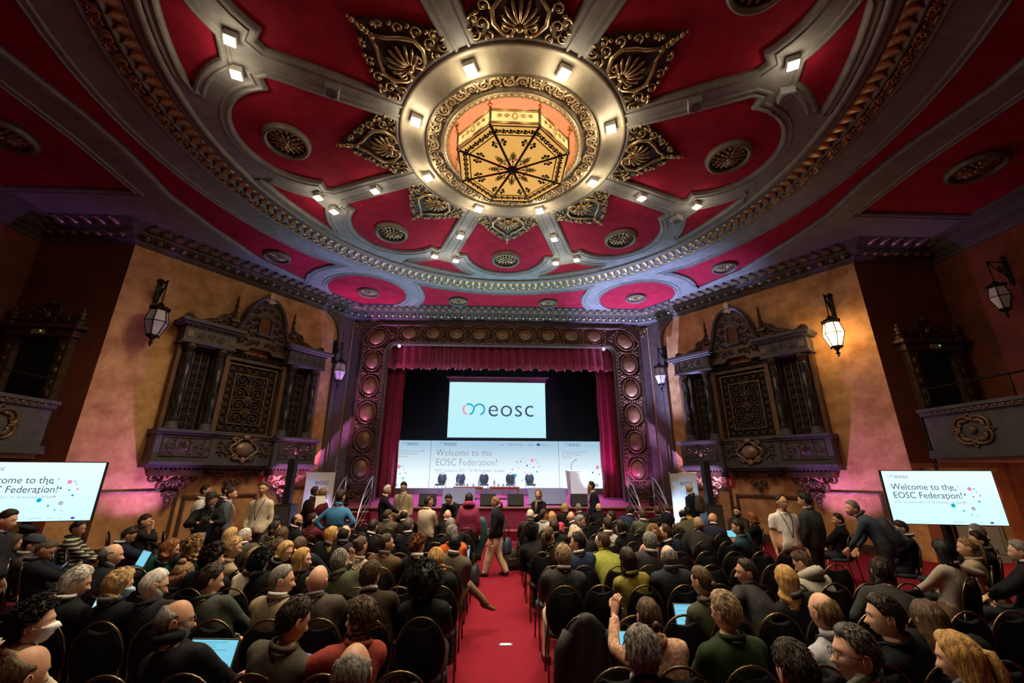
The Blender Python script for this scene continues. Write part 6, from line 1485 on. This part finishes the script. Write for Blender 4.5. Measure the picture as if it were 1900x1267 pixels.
GLASS_ON={290,268,433,496,241,62,391,1048,1114,1407,1349,1585,1671,1451,719 if False else 1084,1635}
LANY={36:'blk',391:'blk',489:'blk',919:'blue',1451:'blk',749:'blk',1529:'blk',1677:'blk',497:'blk',390:'blk',1097:'pale',430:'pale',1127:'blk'}
BEARD={391:'gry',570:'dkb',540:'dkb',1084:'gry',1368:'blk',290:'gry',268:'wht'}
MASK={36:(.75,.75,.78),154:(.35,.55,.75)}
PERS=[]
for idx,p in enumerate(PEOPLE):
    px,py,kind,byaw,hyaw,pitch,sex,style,hc,sk,top,tc,arms,label=p
    fem=sex=='f'; ren=np.random.default_rng(idx+11)
    if kind=='T':
        zc=DIST[px]; q=CAM+ray(px,py)*zc; ht=max(1.60,min(1.90,q.z+.118)) if arms not in('lean','leanf') else 1.78
        X,Y,Zh=q.x,q.y,q.z
    else:
        zt=1.19
        if pitch>=50: zt=1.02
        elif pitch>=30: zt=1.10
        elif fem: zt=1.165
        zt={25:1.02,62:1.11,49:1.13,1749:1.24,1794:1.15,1815:1.13,1893:1.24,1813:1.16}.get(px,zt)
        q=at_z(px,py,zt); X,Y,Zh=q.x,q.y,zt
    PERS.append((idx,X,Y,Zh))
# seats for the rows: nearest free chair
for idx,X,Y,Zh in PERS:
    p=PEOPLE[idx]
    if p[2]!='S': continue
    block='right' if X>-.2 else 'left'; best=None
    for j,y in enumerate(ROW):
        for i in range(14):
            if (block,j,i) in OCC: continue
            cx=colx(block,i); d=(1.2*(cx-X))**2+(y+.12-Y)**2+(2 if abs(Y-y-.12)>.75 else 0)
            if best is None or d<best[0]: best=(d,(block,j,i))
    OCC[best[1]]=idx
SEATOF={v:k for k,v in OCC.items()}
def seat_phrase(block,j,i): return '%s from the aisle in the %s row'%(ORD[i+1],ORD[j+1])
EMPTY_OK=lambda block,j,i:(j>=1 and j<=9 and i<=(9 if block=='right' else 8))
for block in ('left','right'):
    for j in range(len(ROW)):
        for i in range(14):
            o=(block,j,i) in OCC
            if not (o or EMPTY_OK(block,j,i)): continue
            lab='%s black oval-backed chair, %s block, %s from red aisle, %s row from camera'%('occupied' if o else 'empty',block,ORD[i+1],ORD[j+1])
            r_=random.Random(i*31+j*7+len(block))
            chair(CHM,colx(block,i)+r_.uniform(-.015,.015),ROW[j]+.272+r_.uniform(-.02,.02),0,R(r_.uniform(-4,4)),lab,'black oval-backed chairs in rows')
# loose angled chairs at the two sides
SIDE=[(-6.72,7.55,50,'left'),(-7.1,7.75,50,'left'),(-7.55,8.0,50,'left'),(-6.55,8.45,45,'left'),(-8.15,9.35,55,'left'),(-7.95,9.7,55,'left'),(-6.85,9.7,48,'left'),(-7.2,9.9,48,'left'),(-7.55,10.05,48,'left'),(7.0,7.3,-45,'right'),(6.3,6.3,-40,'right'),(5.4,5.0,-25,'right')]
for k,(x,y,a,sd) in enumerate(SIDE):
    n=sum(1 for q in SIDE[:k] if q[3]==sd); chair(CHM,x,y,0,R(-a),'empty black chair turned towards the stage by the %s wall, %s from the camera'%(sd,ORD[n+1]),'angled chairs by the walls')
NGR={}
def person(idx,X,Y,Zh):
    px,py,kind,byaw,hyaw,pitch,sex,style,hc,sk,top,tc,arms,label=PEOPLE[idx]
    fem=sex=='f'; ren=np.random.default_rng(idx+11); dist=math.hypot(X-CAM.x,Y); hi=dist<7.5
    spec=dict(kind=kind,fem=fem,wide=(1.0+ren.uniform(-.04,.10)) if not fem else .97+ren.uniform(-.03,.06),bulky=top in('jacket','hood','shawl','vest'),vox=.025 if dist<5.5 else (.029 if dist<8 else .036))
    if px==1451: spec['wide']=1.14; spec['belly']=1.22
    cy,sy=Cc(R(byaw)),S(R(byaw))
    tol=lambda wx,wy:(wx*cy-wy*sy, wx*sy+wy*cy)   # world offset -> local (facing +y)
    if kind in('S','A'):
        if kind=='S':
            blk,j,i=SEATOF[idx]; rx,ry=colx(blk,i),ROW[j]+.272+.005
        else: rx,ry=X-S(R(byaw))*(-.10),Y-Cc(R(byaw))*(-.10)
        dx,dy=tol(X-rx,Y-ry); P=np.array([0,0,.52]); 
        H=np.array([max(-.30,min(.30,dx)),max(-.10,min(.36,dy)),Zh])
        N=H-np.array([H[0]*.12,.025+ .10*max(0,math.sin(R(pitch)))*1.2,.142])
        d=N-P; N=P+nrmz(d)*max(.44,min(.56,np.linalg.norm(d))); H=N+np.array([H[0]*.12,.03+.09*max(0,S(R(pitch))),.142-.03*max(0,S(R(pitch)))])
        spec['twist']=max(-25,min(25,(hyaw-byaw)*.2)); spec['hunch']=.03+.05*max(0,S(R(pitch)))
        leg={};foot={};hand_={}
        for s in (-1,1):
            kx=s*(.13 if not fem else .085)+ren.uniform(-.02,.02); leg[s]=((kx,.43,.50),(kx+ren.uniform(-.03,.03),.40+ren.uniform(-.08,.08),.085)); foot[s]=(s*.18,.98,0)
            hand_[s]=((s*.10,.36,.60),(s*.9,-.3,-.5))
        if px==834:
            leg[1]=((.14,.42,.60),(.40,.50,.36)); foot[1]=(.85,.4,-.3)
        if arms=='type':
            for s in (-1,1): hand_[s]=((s*.09,.42,.66),(s*.9,-.3,-.6))
        if arms=='chin':
            s=1; hand_[s]=(tuple(H+np.array([.035,.13,-.115])),(.6,.2,-1))
        if arms=='raised': hand_[1]=((.16,.26,1.10),(.7,.2,-1))
        if arms=='reach': hand_[-1]=((-.62,.30,.83),(-.4,-.2,-1))
        if arms=='phone':
            hand_[-1]=((-.26,.36,1.06),(-.7,.1,-1))
        if arms=='wide':
            s=-1 if px==1383 else 1; hand_[s]=((s*.52,.06,.86),(s*.3,-.9,-.1)) if px==1383 else ((s*.58,-.12,.78),(s*.5,-.6,.2))
        root=(rx,ry,0)
        if kind=='A': chair(CHM,rx,ry,0,R(-byaw),'black oval-backed chair under the '+' '.join(label.replace('person','sitter').split()[:10]),'angled chairs by the walls')
    else:
        k=(max(1.60,min(1.90,Zh+.118)) if arms not in('lean','leanf') else 1.76)/1.75
        P=np.array([0,0,.95*k]); 
        H=np.array([0,.03,1.75*k-.118]); N=np.array([0,-.02,1.45*k])
        if arms in('lean','leanf'):
            a=R(40 if arms=='lean' else 24); N=P+np.array([0,S(a),Cc(a)])*.50*k; H=N+np.array([0,.12,.12])
            # keep the head where it is seen
        leg={s:((s*.10,.03+.02*s,.50*k),(s*.115,-.01+.04*s,.085)) for s in (-1,1)}; foot={s:(s*.22,.97,0) for s in (-1,1)}
        if px==919: leg={-1:((-.10,.10,.50*k),(-.10,.20,.085)),1:((.10,-.02,.50*k),(.10,-.20,.10))}; spec['legr']=1.5
        hand_={s:((s*.27,.06,.78*k),(s*.5,-1,0)) for s in (-1,1)}
        if arms=='hips': hand_={s:((s*.19,-.07,1.02*k),(s*1,-.25,0)) for s in (-1,1)}
        if arms=='cam': hand_={s:((s*.075,.34,1.24*k),(s*1,-.1,-.6)) for s in (-1,1)}
        if arms=='gesture': hand_[1]=((.12,.42,1.05*k),(.6,-.5,-.6))
        if arms=='fold': hand_={s:((-s*.06,.26,1.08*k),(s*1,-.2,-.5)) for s in (-1,1)}
        if arms in('leanf',): hand_={1:((.16,.42,.86),(.6,-.5,0)),-1:((-.16,.50,.86),(-.6,-.5,0))}
        if arms=='lean': hand_={s:((s*.18,.52,.80),(s*.6,-.5,0)) for s in (-1,1)}
        spec['twist']=0
        hx,hy=H[0],H[1]; wx,wy=hx*cy+hy*sy,-hx*sy+hy*cy
        root=(X-wx,Y-wy,0)
    spec.update(P=P,N=N,H=H,leg=leg,foot=foot,hand=hand_)
    spec['plumb']=arms not in('lean','leanf')
    if top=='tshirt': spec['short_sleeve']=True
    V,NR,F,reg,hands,xa,ya,up=make_body(spec)
    t=thing('person',label,'person',root,R(-byaw))
    skm=skin_mat(sk); hm=hair_mat(hc)
    # body: fused surface + head + hands, one mesh
    b=MB(); b.add(V-NR*.002,F,0,True)
    hb=head_mesh(hi,fem); hs=(1.0 if not fem else .95)*(1+ren.uniform(-.02,.03)); rel=max(-80,min(80,(hyaw-byaw+180)%360-180)); RM=rotm(rel,pitch,ren.uniform(-5,5))*hs
    if px==1368: RM=rotm(10,5)
    HV=np.array(hb.v)@RM.T+H; n0=len(b.v); b.v.extend(map(tuple,HV)); b.f.extend([tuple(i+n0 for i in f) for f in hb.f]); b.mi.extend(hb.mi); b.sm.extend(hb.sm)
    for h,el,s in hands:
        d=nrmz(h-el); pal=np.array([0,0,-1.]) if abs(d[2])<.75 else np.array([-s*1.,.2,0]); cur=.55
        if arms=='hips': pal=np.array([-s,.4,0]); d=nrmz(np.array([-s*.6,-.6,-.3]))
        if arms=='cam': pal=np.array([-s,.2,0]); d=nrmz(np.array([-s*.2,.5,.6])); cur=1.0
        if arms=='phone' and s<0: d=np.array([.25,.15,1.]); pal=np.array([.8,.6,0]); cur=.7
        if arms in('chin','raised') and s>0: d=nrmz(np.array([-.15,.1,1.])); pal=np.array([-.4,-.9,0]); cur=.8 if arms=='chin' else .35
        hand(b,h,d,pal,s,cur)
    b.build('body',[skm,EYEW,EYED,LIPS,hm],t,fix=False)
    cm=cloth_mat(tc)
    nm={'jacket':'jacket','sweater':'sweater','shirt':'shirt','blouse':'blouse','turtleneck':'sweater','shawl':'cardigan','vest':'vest','stripes':'sweater','hood':'hooded_jacket','tshirt':'shirt'}[top]
    me=region_mesh(nm,V,NR,F,reg,1,.014 if spec['bulky'] else .009,cm,.0045,idx,(P[2]-.10) if kind=='T' and arms not in('lean','leanf') else None); 
    if me: link(nm,me,t)
    tr=TROU[TROUSERS.get(px,'dark')]; me=region_mesh('trousers',V,NR,F,reg,2,.010,tr,.003,idx)
    if me: link('trousers',me,t)
    me=region_mesh('shoes',V,NR,F,reg,3,.008,SHOEB if px==834 else SHOE)
    if me: link('shoes',me,t)
    # collar
    def ringat(name,zz,rx,ry,r,mat,tilt=.03,n=14):
        c=N+up*zz+ya*.006; MB().tube([tuple(c+xa*rx*Cc(a)+ya*ry*S(a)-up*tilt*S(a)) for a in np.arange(n)*2*PI/n],r,6,closed=True,flat=1.7,up0=tuple(up)).build(name,mat,t)
    if top=='jacket':
        if hi or True: ringat('shirt_collar',.052,.066,.070,.011,M('collar_white',(.55,.54,.55),.7) if (idx%3 and not fem) else M('collar_grey',(.10,.10,.12),.7))
        ringat('jacket_collar',.030,.070,.076,.011,cm)
    elif top in('turtleneck',): ringat('collar',.06,.066,.070,.020,cm)
    elif top in('shirt','vest'): ringat('collar',.045,.070,.074,.016,cm if top=='shirt' else M('collar_white',(.55,.54,.55),.7))
    elif top=='hood': 
        ringat('hood',.02,.115,.12,.035,cm,.06); ringat('hood_inner',.045,.085,.09,.026,cm,.05)
    else: ringat('neckline',.018,.076,.078,.012,cm)
    hcol=hair_mesh(style if style not in('capband','beret','capbeard','capbeardless') else ('short' if style!='beret' else 'bobshort'),hi,idx%3)
    if hcol:
        q=MB(); q.v=list(map(tuple,np.array(hcol.v)@RM.T+H)); q.f,q.mi,q.sm=hcol.f,hcol.mi,hcol.sm; q.build('hair',hm,t,fix=False)
    def hl(mb,name,mat):
        mb.v=list(map(tuple,np.array(mb.v)@RM.T+H)); return mb.build(name,mat,t)
    if style in('capband','capbeard'):
        m=MB().lathe([(.001,.142),(.05,.136),(.088,.105),(.104,.06),(.106,.04)],20); m.xf(lambda x,y,z:(x*.94,y*1.06-.008,z)); m.add([(-.07,.085,.045),(.07,.085,.045),(.055,.165,.035),(-.055,.165,.035),(-.07,.085,.053),(.07,.085,.053),(.055,.165,.043),(-.055,.165,.043)],[(3,2,1,0),(4,5,6,7),(0,1,5,4),(1,2,6,5),(2,3,7,6),(3,0,4,7)]); hl(m,'cap',BLACK if style=='capbeard' else M('cap_grey',(.03,.035,.05),.8))
    if style=='beret':
        m=MB().lathe([(.001,.155),(.07,.15),(.125,.12),(.128,.10),(.10,.07),(.098,.05)],20); m.xf(lambda x,y,z:(x+.01,y*1.0-.015,z-.15*y*.6)); hl(m,'beret',M('beret_black',(.012,.012,.016),.9))
    if px in BEARD:
        D=dirs(28,14,-80,10); az=np.degrees(np.arctan2(D[:,0],D[:,1])); el=np.degrees(np.arcsin(D[:,2])); sf=head_surf(D,0)
        on=np.clip((92-np.abs(az))/12,0,1)*np.clip((-20-el+np.clip(np.abs(az)-30,0,60)*.38)/8,0,1); mouth=np.exp(-(sf[:,0]/.022)**2-((sf[:,2]+.0655)/.008)**2)*(D[:,1]>0)
        m=MB().add(sf+D*((.012*on+.003*nz(D,22,idx)*on-.006*(1-on))*(1-mouth)-.006*mouth)[:,None],grid_faces(28,14),0,True); hl(m,'beard',hair_mat(BEARD[px]))
    if px in GLASS_ON:
        m=MB()
        for s in (-1,1):
            m.tube([(s*.033+.022*Cc(a),.1035-.25*abs(.022*Cc(a)*s+.0)*.6,.004+.017*S(a)) for a in np.linspace(0,2*PI,15)[:-1]],.0022,4,closed=True); m.tube([(s*.055,.098,.008),(s*.074,.055,.008),(s*.081,-.005,.004)],.0022,4)
        m.tube([(-.011,.104,.008),(.011,.104,.008)],.002,4); hl(m,'glasses',GLASSES)
    if px in MASK:
        D=dirs(20,10,-62,-4); sf=head_surf(D,0); az=np.degrees(np.arctan2(D[:,0],D[:,1])); on=np.clip((62-np.abs(az))/8,0,1)
        m=MB().add(sf+D*((.008+.006*np.cos(np.radians(az)))*on-.008*(1-on))[:,None],grid_faces(20,10),0,True)
        for s in (-1,1): m.tube([(s*.06,.05,-.03),(s*.078,.01,-.012),(s*.083,-.02,.0)],.002,4)
        hl(m,'face_mask',M('mask_%d'%px,MASK[px],.8))
    if LANY.get(px):
        mt={'blk':M('lanyard_black',(.012,.012,.014),.6),'blue':M('lanyard_blue',(.05,.16,.36),.6),'pale':M('lanyard_pale',(.5,.55,.6),.6)}[LANY[px]]
        bd=N-up*.40+ya*.175; pts=[]
        for q in (-1,1):
            pts.append([tuple(N+up*.03-ya*.088),tuple(N+up*.045+xa*q*.07-ya*.03),tuple(N+up*.0+xa*q*.085+ya*.075),tuple(N-up*.12+xa*q*.062+ya*.150),tuple(N-up*.27+xa*q*.028+ya*.172),tuple(bd)])
        m=MB(); 
        for q in pts: m.tube(q,.007,4)
        m.build('lanyard',mt,t)
        c=bd-up*.06; m=MB(); w,h=.045,.06; m.add([tuple(c+xa*sx*w+up*sz*h+ya*dd) for dd in (0,.006) for sx,sz in ((-1,-1),(1,-1),(1,1),(-1,1))],[(3,2,1,0),(4,5,6,7),(0,1,5,4),(1,2,6,5),(2,3,7,6),(3,0,4,7)]); m.build('badge',M('badge_pale',(.62,.56,.48),.5),t)
    return t,spec,hands,H,N
def toworld(t,p): 
    return Matrix.Translation(t.location)@Matrix.Rotation(t.rotation_euler[2],4,'Z')@Vector(p)
BYPX={}
for idx,X,Y,Zh in PERS: BYPX[PEOPLE[idx][0]]=person(idx,X,Y,Zh)
# ================================================================ THINGS PEOPLE CARRY AND LEAVE ABOUT
LAPC=M('laptop_grey',(.12,.12,.13),.4,.4)
def scr(nm,c,st): return M(nm,(.02,.02,.02),.4,emit=(c,st))
SCRB=scr('laptop_screen_blue',(.22,.66,.86),.95); SCRW=scr('laptop_screen_white',(.55,.82,.95),1.0); SCRD=scr('phone_screen',(.12,.35,.75),.7)
LINE=M('screen_text_line',(.05,.1,.15),.6,emit=((.12,.36,.50),.6))
def laptop(px,py,z,yaw,w,label,mat=SCRB,tilt=18,base=True,name='laptop',lines=0,zd=None,asp=.66):
    c=at_z(px,py,z) if zd is None else CAM+ray(px,py)*zd; h=w*asp
    t=thing(name,label,'laptop' if name=='laptop' else name,(c.x,c.y,c.z),R(yaw)); ct,st=Cc(R(tilt)),S(R(tilt))
    m=Matrix(((1,0,0,0),(0,st,-ct,0),(0,ct,st,0),(0,0,0,1)))       # lid: x across, local y up the lid, z to the reader
    MB().box((0,0,-.004),(w,h,.008),bev=.002).build('lid' if base else 'case',LAPC,t).matrix_local=m
    s=MB().box((0,.0,.0012),(w*.95,h*.92,.001)).build('screen',mat,t); s.matrix_local=m
    if lines:
        b=MB(); r=random.Random(px)
        for k in range(lines):
            y=h*.40-h*.8*k/lines; l=w*r.uniform(.3,.8); b.box((-w*.42+l/2,y,.0022),(l,h*.012,.0004))
        b.build('text_lines',LINE,t,kind='stuff').matrix_local=m
    if base: MB().box((0,-h*.5-h*.5*st,-h*.5*ct-.006),(w,h*.95,.012),bev=.003).build('keyboard_base',LAPC,t)
    return t
laptop(388,1222,.90,-4,.34,'large open laptop with a pale blue page, bottom left beside the black turtleneck',lines=13)
laptop(856,1023,.80,-8,.30,'open laptop with blue page beside the aisle in front of the grey tweed jacket',lines=5)
laptop(806,1147,.82,-10,.30,'open laptop with pink topped page held by the big black curly hair',SCRW,lines=3)
laptop(1287,1146,.82,-6,.34,'open laptop with blue page in front of the olive cardigan, right block',lines=5)
laptop(266,1036,.80,-35,.34,'open laptop lit blue under the hands of the navy suit, left side')
laptop(371,1056,.80,-6,.26,'small bright tablet standing between rows in the left block',SCRW,base=False,name='tablet')
laptop(763,993,.70,-6,.30,'small laptop with white screen in the front rows left',SCRW)
laptop(501,999,.82,-10,.28,'laptop with pale screen beyond the olive grey sitter with hand at chin',SCRW)
laptop(1356,990,.80,20,.36,'flat lying lit laptop near the bearded sitter by the right wall',tilt=62)
laptop(190,1128,.80,-12,.26,'bright laptop corner between the face mask and the ribbed cardigan',SCRW)
laptop(115,1052,.82,-50,.20,'small tablet in the hands of the shaven headed sitter',SCRD,tilt=40,base=False,name='tablet')
laptop(1893,1098,.72,25,.24,'blue lit tablet at the right edge of the picture',SCRD,tilt=35,base=False,name='tablet')
laptop(1170,1184,1.02,-5,.16,'phone with pale blue screen held up by the rust floral blouse',SCRB,tilt=12,base=False,name='phone',asp=.5)
laptop(1492,1145,.80,0,.14,'small lit phone in front of the golden wavy hair, right block',SCRW,tilt=30,base=False,name='phone',asp=.5)
laptop(556,1229,.84,-20,.08,'dark phone in the lap between the grey jumper and the outstretched arm',SCRD,tilt=60,base=False,name='phone',asp=1.8)
# camera of the photographer
t0,sp,hd,H_,N_=BYPX[391]; p=toworld(t0,Vector(((hd[0][0]+hd[1][0])/2+Vector((0,0.05,.05)) if False else ((hd[0][0][0]+hd[1][0][0])/2,(hd[0][0][1]+hd[1][0][1])/2+.07,(hd[0][0][2]+hd[1][0][2])/2+.05))))
t=thing('camera','black camera with long lens held by the bearded photographer','camera',p,t0.rotation_euler[2])
MB().box((0,0,0),(.14,.07,.10),bev=.012).build('body',BLACK,t); b=MB().lathe([(.035,.03),(.038,.08),(.042,.15),(.036,.155)],14); b.xf(lambda x,y,z:(x,z,y)); b.build('lens',BLACK,t); MB().box((0,0,.065),(.05,.05,.04),bev=.01).build('flash_hump',BLACK,t)
def blob(name,label,cat,c,dims,mat,rz=0,strap=None,flat=.5,parts=()):
    t=thing(name,label,cat,c,rz); a,b_,h=dims; b=MB()
    prof=[(.55,0),(.95,.05),(1,.3),(.95,.65),(.78,.9),(.35,1.0)]
    n=16; V=[]
    for k,z in prof:
        for i in range(n):
            q=2*PI*i/n; cx,sx=Cc(q),S(q); e=.65; V.append((a/2*k*math.copysign(abs(cx)**e,cx)*(1+.04*S(5*q+z*9)),b_/2*k*math.copysign(abs(sx)**e,sx),h*z))
    b.add(V,grid_faces(n,len(prof)),0,True); b.build('bag' if name!='backpack' else 'sack',mat,t)
    return t
# blue handbag of the walking person
c=CAM+ray(941,1012)*9.05; t=blob('handbag','dark blue leather handbag hanging from the shoulder of the walking person','bag',c-Vector((0,0,.18)),(.34,.16,.34),M('bag_blue',(.03,.05,.09),.35),R(70))
MB().tube([(-.13,0,.28),(-.10,.03,.5),(-.04,.06,.72),(.04,.05,.74),(.12,.0,.5),(.13,0,.28)],.014,6).build('strap',M('bag_blue',(.03,.05,.09),.35),t)
# jacket over the arm of the raspberry hood
c=CAM+ray(890,985)*9.35; t=thing('folded_jacket','dark teal jacket hanging over the arm of the raspberry hooded person','jacket',c,R(-20))
V=[];n=18
for j in range(9):
    z=.30-.9*j/8
    for i in range(n):
        q=2*PI*i/n; V.append(((.10+.05*S(j*.5))*Cc(q)*(1+.18*S(4*q+j*.4))+.03*S(j*.7),.06*S(q)*(1+.2*Cc(3*q)),z))
MB().add(V,grid_faces(n,9),0,True).build('cloth',M('jacket_teal',(.01,.07,.075),.55,noise=(12,.3),bump=(14,.4)),t)
# bags on the floor
c=at_z(880,1088,0); t=blob('tote_bag','black tote bag standing by the left chairs at the aisle','bag',(c.x,c.y,0),(.36,.18,.40),M('tote_black',(.012,.014,.02),.6),R(80)); MB().tube([(-.1,.0,.38),(-.09,0,.52),(.0,0,.58),(.09,0,.52),(.1,0,.38)],.010,5).build('handle',BLACK,t)
c=at_z(948,1056,0); t=blob('backpack','dark brown rucksack slumped on the carpet by the right chairs at the aisle','bag',(c.x,c.y,0),(.34,.24,.44),M('rucksack_brown',(.03,.02,.018),.7,bump=(14,.4)),R(20)); MB().box((0,-.12,.16),(.22,.06,.18),bev=.02).build('pocket',M('rucksack_brown',(.03,.02,.018),.7),t); MB().tube([(0,0,.43),(.05,0,.5),(.0,0,.54),(-.05,0,.5)],.01,5,closed=True).build('loop',BLACK,t)
def worn(px,label,mat,k=1):
    t0,sp,hd,H_,N_=BYPX[px]; up_=nrmz(N_-sp['P']); loc_=N_-up_*.46*k; p=toworld(t0,Vector(loc_-np.array([0,.23,0])))
    t=blob('backpack',label,'bag',p,(.32*k,.19*k,.48*k),mat,t0.rotation_euler[2]); 
    t.rotation_euler=(math.atan2(up_[1],up_[2])*-1,0,t0.rotation_euler[2])
    MB().box((0,-.095*k,.15*k),(.22*k,.06,.20*k),bev=.02).build('pocket',mat,t)
    for s in (-1,1): MB().tube([(s*.10,.08,.44*k),(s*.12,.17,.50*k),(s*.13,.27,.44*k),(s*.15,.31,.28*k),(s*.15,.2,.05)],.016,5,flat=.5).build('strap',mat,t)
worn(1279,'brown grey backpack on the back of the white haired standing person',M('backpack_taupe',(.055,.042,.034),.75,bump=(14,.3)))
worn(1579,'black backpack on the leaning grey haired person in slate blue',M('backpack_black',(.012,.012,.015),.7,bump=(14,.3)))
# sheets in the hand of the black haired person by the banner
t0,sp,hd,H_,N_=BYPX[585]; p=toworld(t0,Vector(hd[1][0]))
c=CAM+ray(594,932)*9.7; t=thing('paper_sheets','white sheets held between the two people at the left banner','papers',c,R(20)); MB().box((0,0,0),(.21,.006,.28)).build('sheet',M('paper_white',(.9,.9,.86),.6),t)
# coats hung over chair backs
def drape(x,y,mat,label,rz=0,low=.35,w=.27,name='coat'):
    t=thing(name,label,'coat',(x,y,0),rz); V=[]; nu=22; nv=12
    for j in range(nv+1):
        v=j/nv
        for i in range(nu+1):
            u=i/nu*2-1; z=.965-(.965-low)*v-.10*u*u*(1-v)*1.2; wd=w*(.72+.38*min(1,v*2.2)); fold=.016*S(u*11+v*3)*min(1,v*3)
            V.append((u*wd,-.305-.035*v-.02*(1-u*u)+fold+.10*abs(u)**3*(v*.6+.3),z))
    F=[(j*(nu+1)+i,j*(nu+1)+i+1,(j+1)*(nu+1)+i+1,(j+1)*(nu+1)+i) for j in range(nv) for i in range(nu)]; n=len(V)
    V+=[(a,b_+.025+(.07 if z>.93 else 0),z-.004) for a,b_,z in V]; F+=[tuple(n+k for k in f[::-1]) for f in F]
    ed=list(range(nu+1))+[j*(nu+1)+nu for j in range(1,nv+1)]+[nv*(nu+1)+i for i in range(nu-1,-1,-1)]+[j*(nu+1) for j in range(nv-1,0,-1)]
    F+=[(ed[i],ed[(i+1)%len(ed)],ed[(i+1)%len(ed)]+n,ed[i]+n) for i in range(len(ed))]
    MB().add(V,F,0,True).build('cloth',mat,t)
    for s in (-1,1): MB().tube([(s*.17,-.30,.84),(s*.235,-.30,.70),(s*.25,-.29,.50),(s*.24,-.28,.34)],[.05,.058,.05,.045],8).build('sleeve',mat,t)
    return t
drape(colx('right',0)+.02,ROW[2]+.272,M('coat_black',(.010,.010,.011),.7,bump=(10,.5)),'black jacket hung over the front right chair at the aisle',low=.28,w=.225)
drape(colx('right',0)-.16,ROW[5]+.35,M('coat_floral',(.015,.018,.018),.8,noise=(28,.6),col2=(.20,.22,.20)),'long dark floral coat hanging down beside the right aisle chairs',R(75),low=.05,w=.22)
drape(colx('left',2),ROW[3]+.245,M('coat_navy',(.010,.011,.020),.75,bump=(10,.4)),'dark navy coat hung over a chair back in the left block',low=.40) if False else None
t0,sp,hd,H_,N_=BYPX[999]; m=MB(); m.tube([tuple(N_+np.array([.085*Cc(a),.085*S(a)+.01,.02-.03*S(a)])) for a in np.linspace(0,2*PI,16)[:-1]],.028,7,closed=True); m.tube([tuple(N_+np.array([.05,.10,.0])),tuple(N_+np.array([.06,.13,-.12])),tuple(N_+np.array([.07,.15,-.3]))],[.03,.035,.03],7); m.build('scarf',M('scarf_pattern',(.30,.20,.18),.8,noise=(40,.6),col2=(.03,.02,.03)),t0)
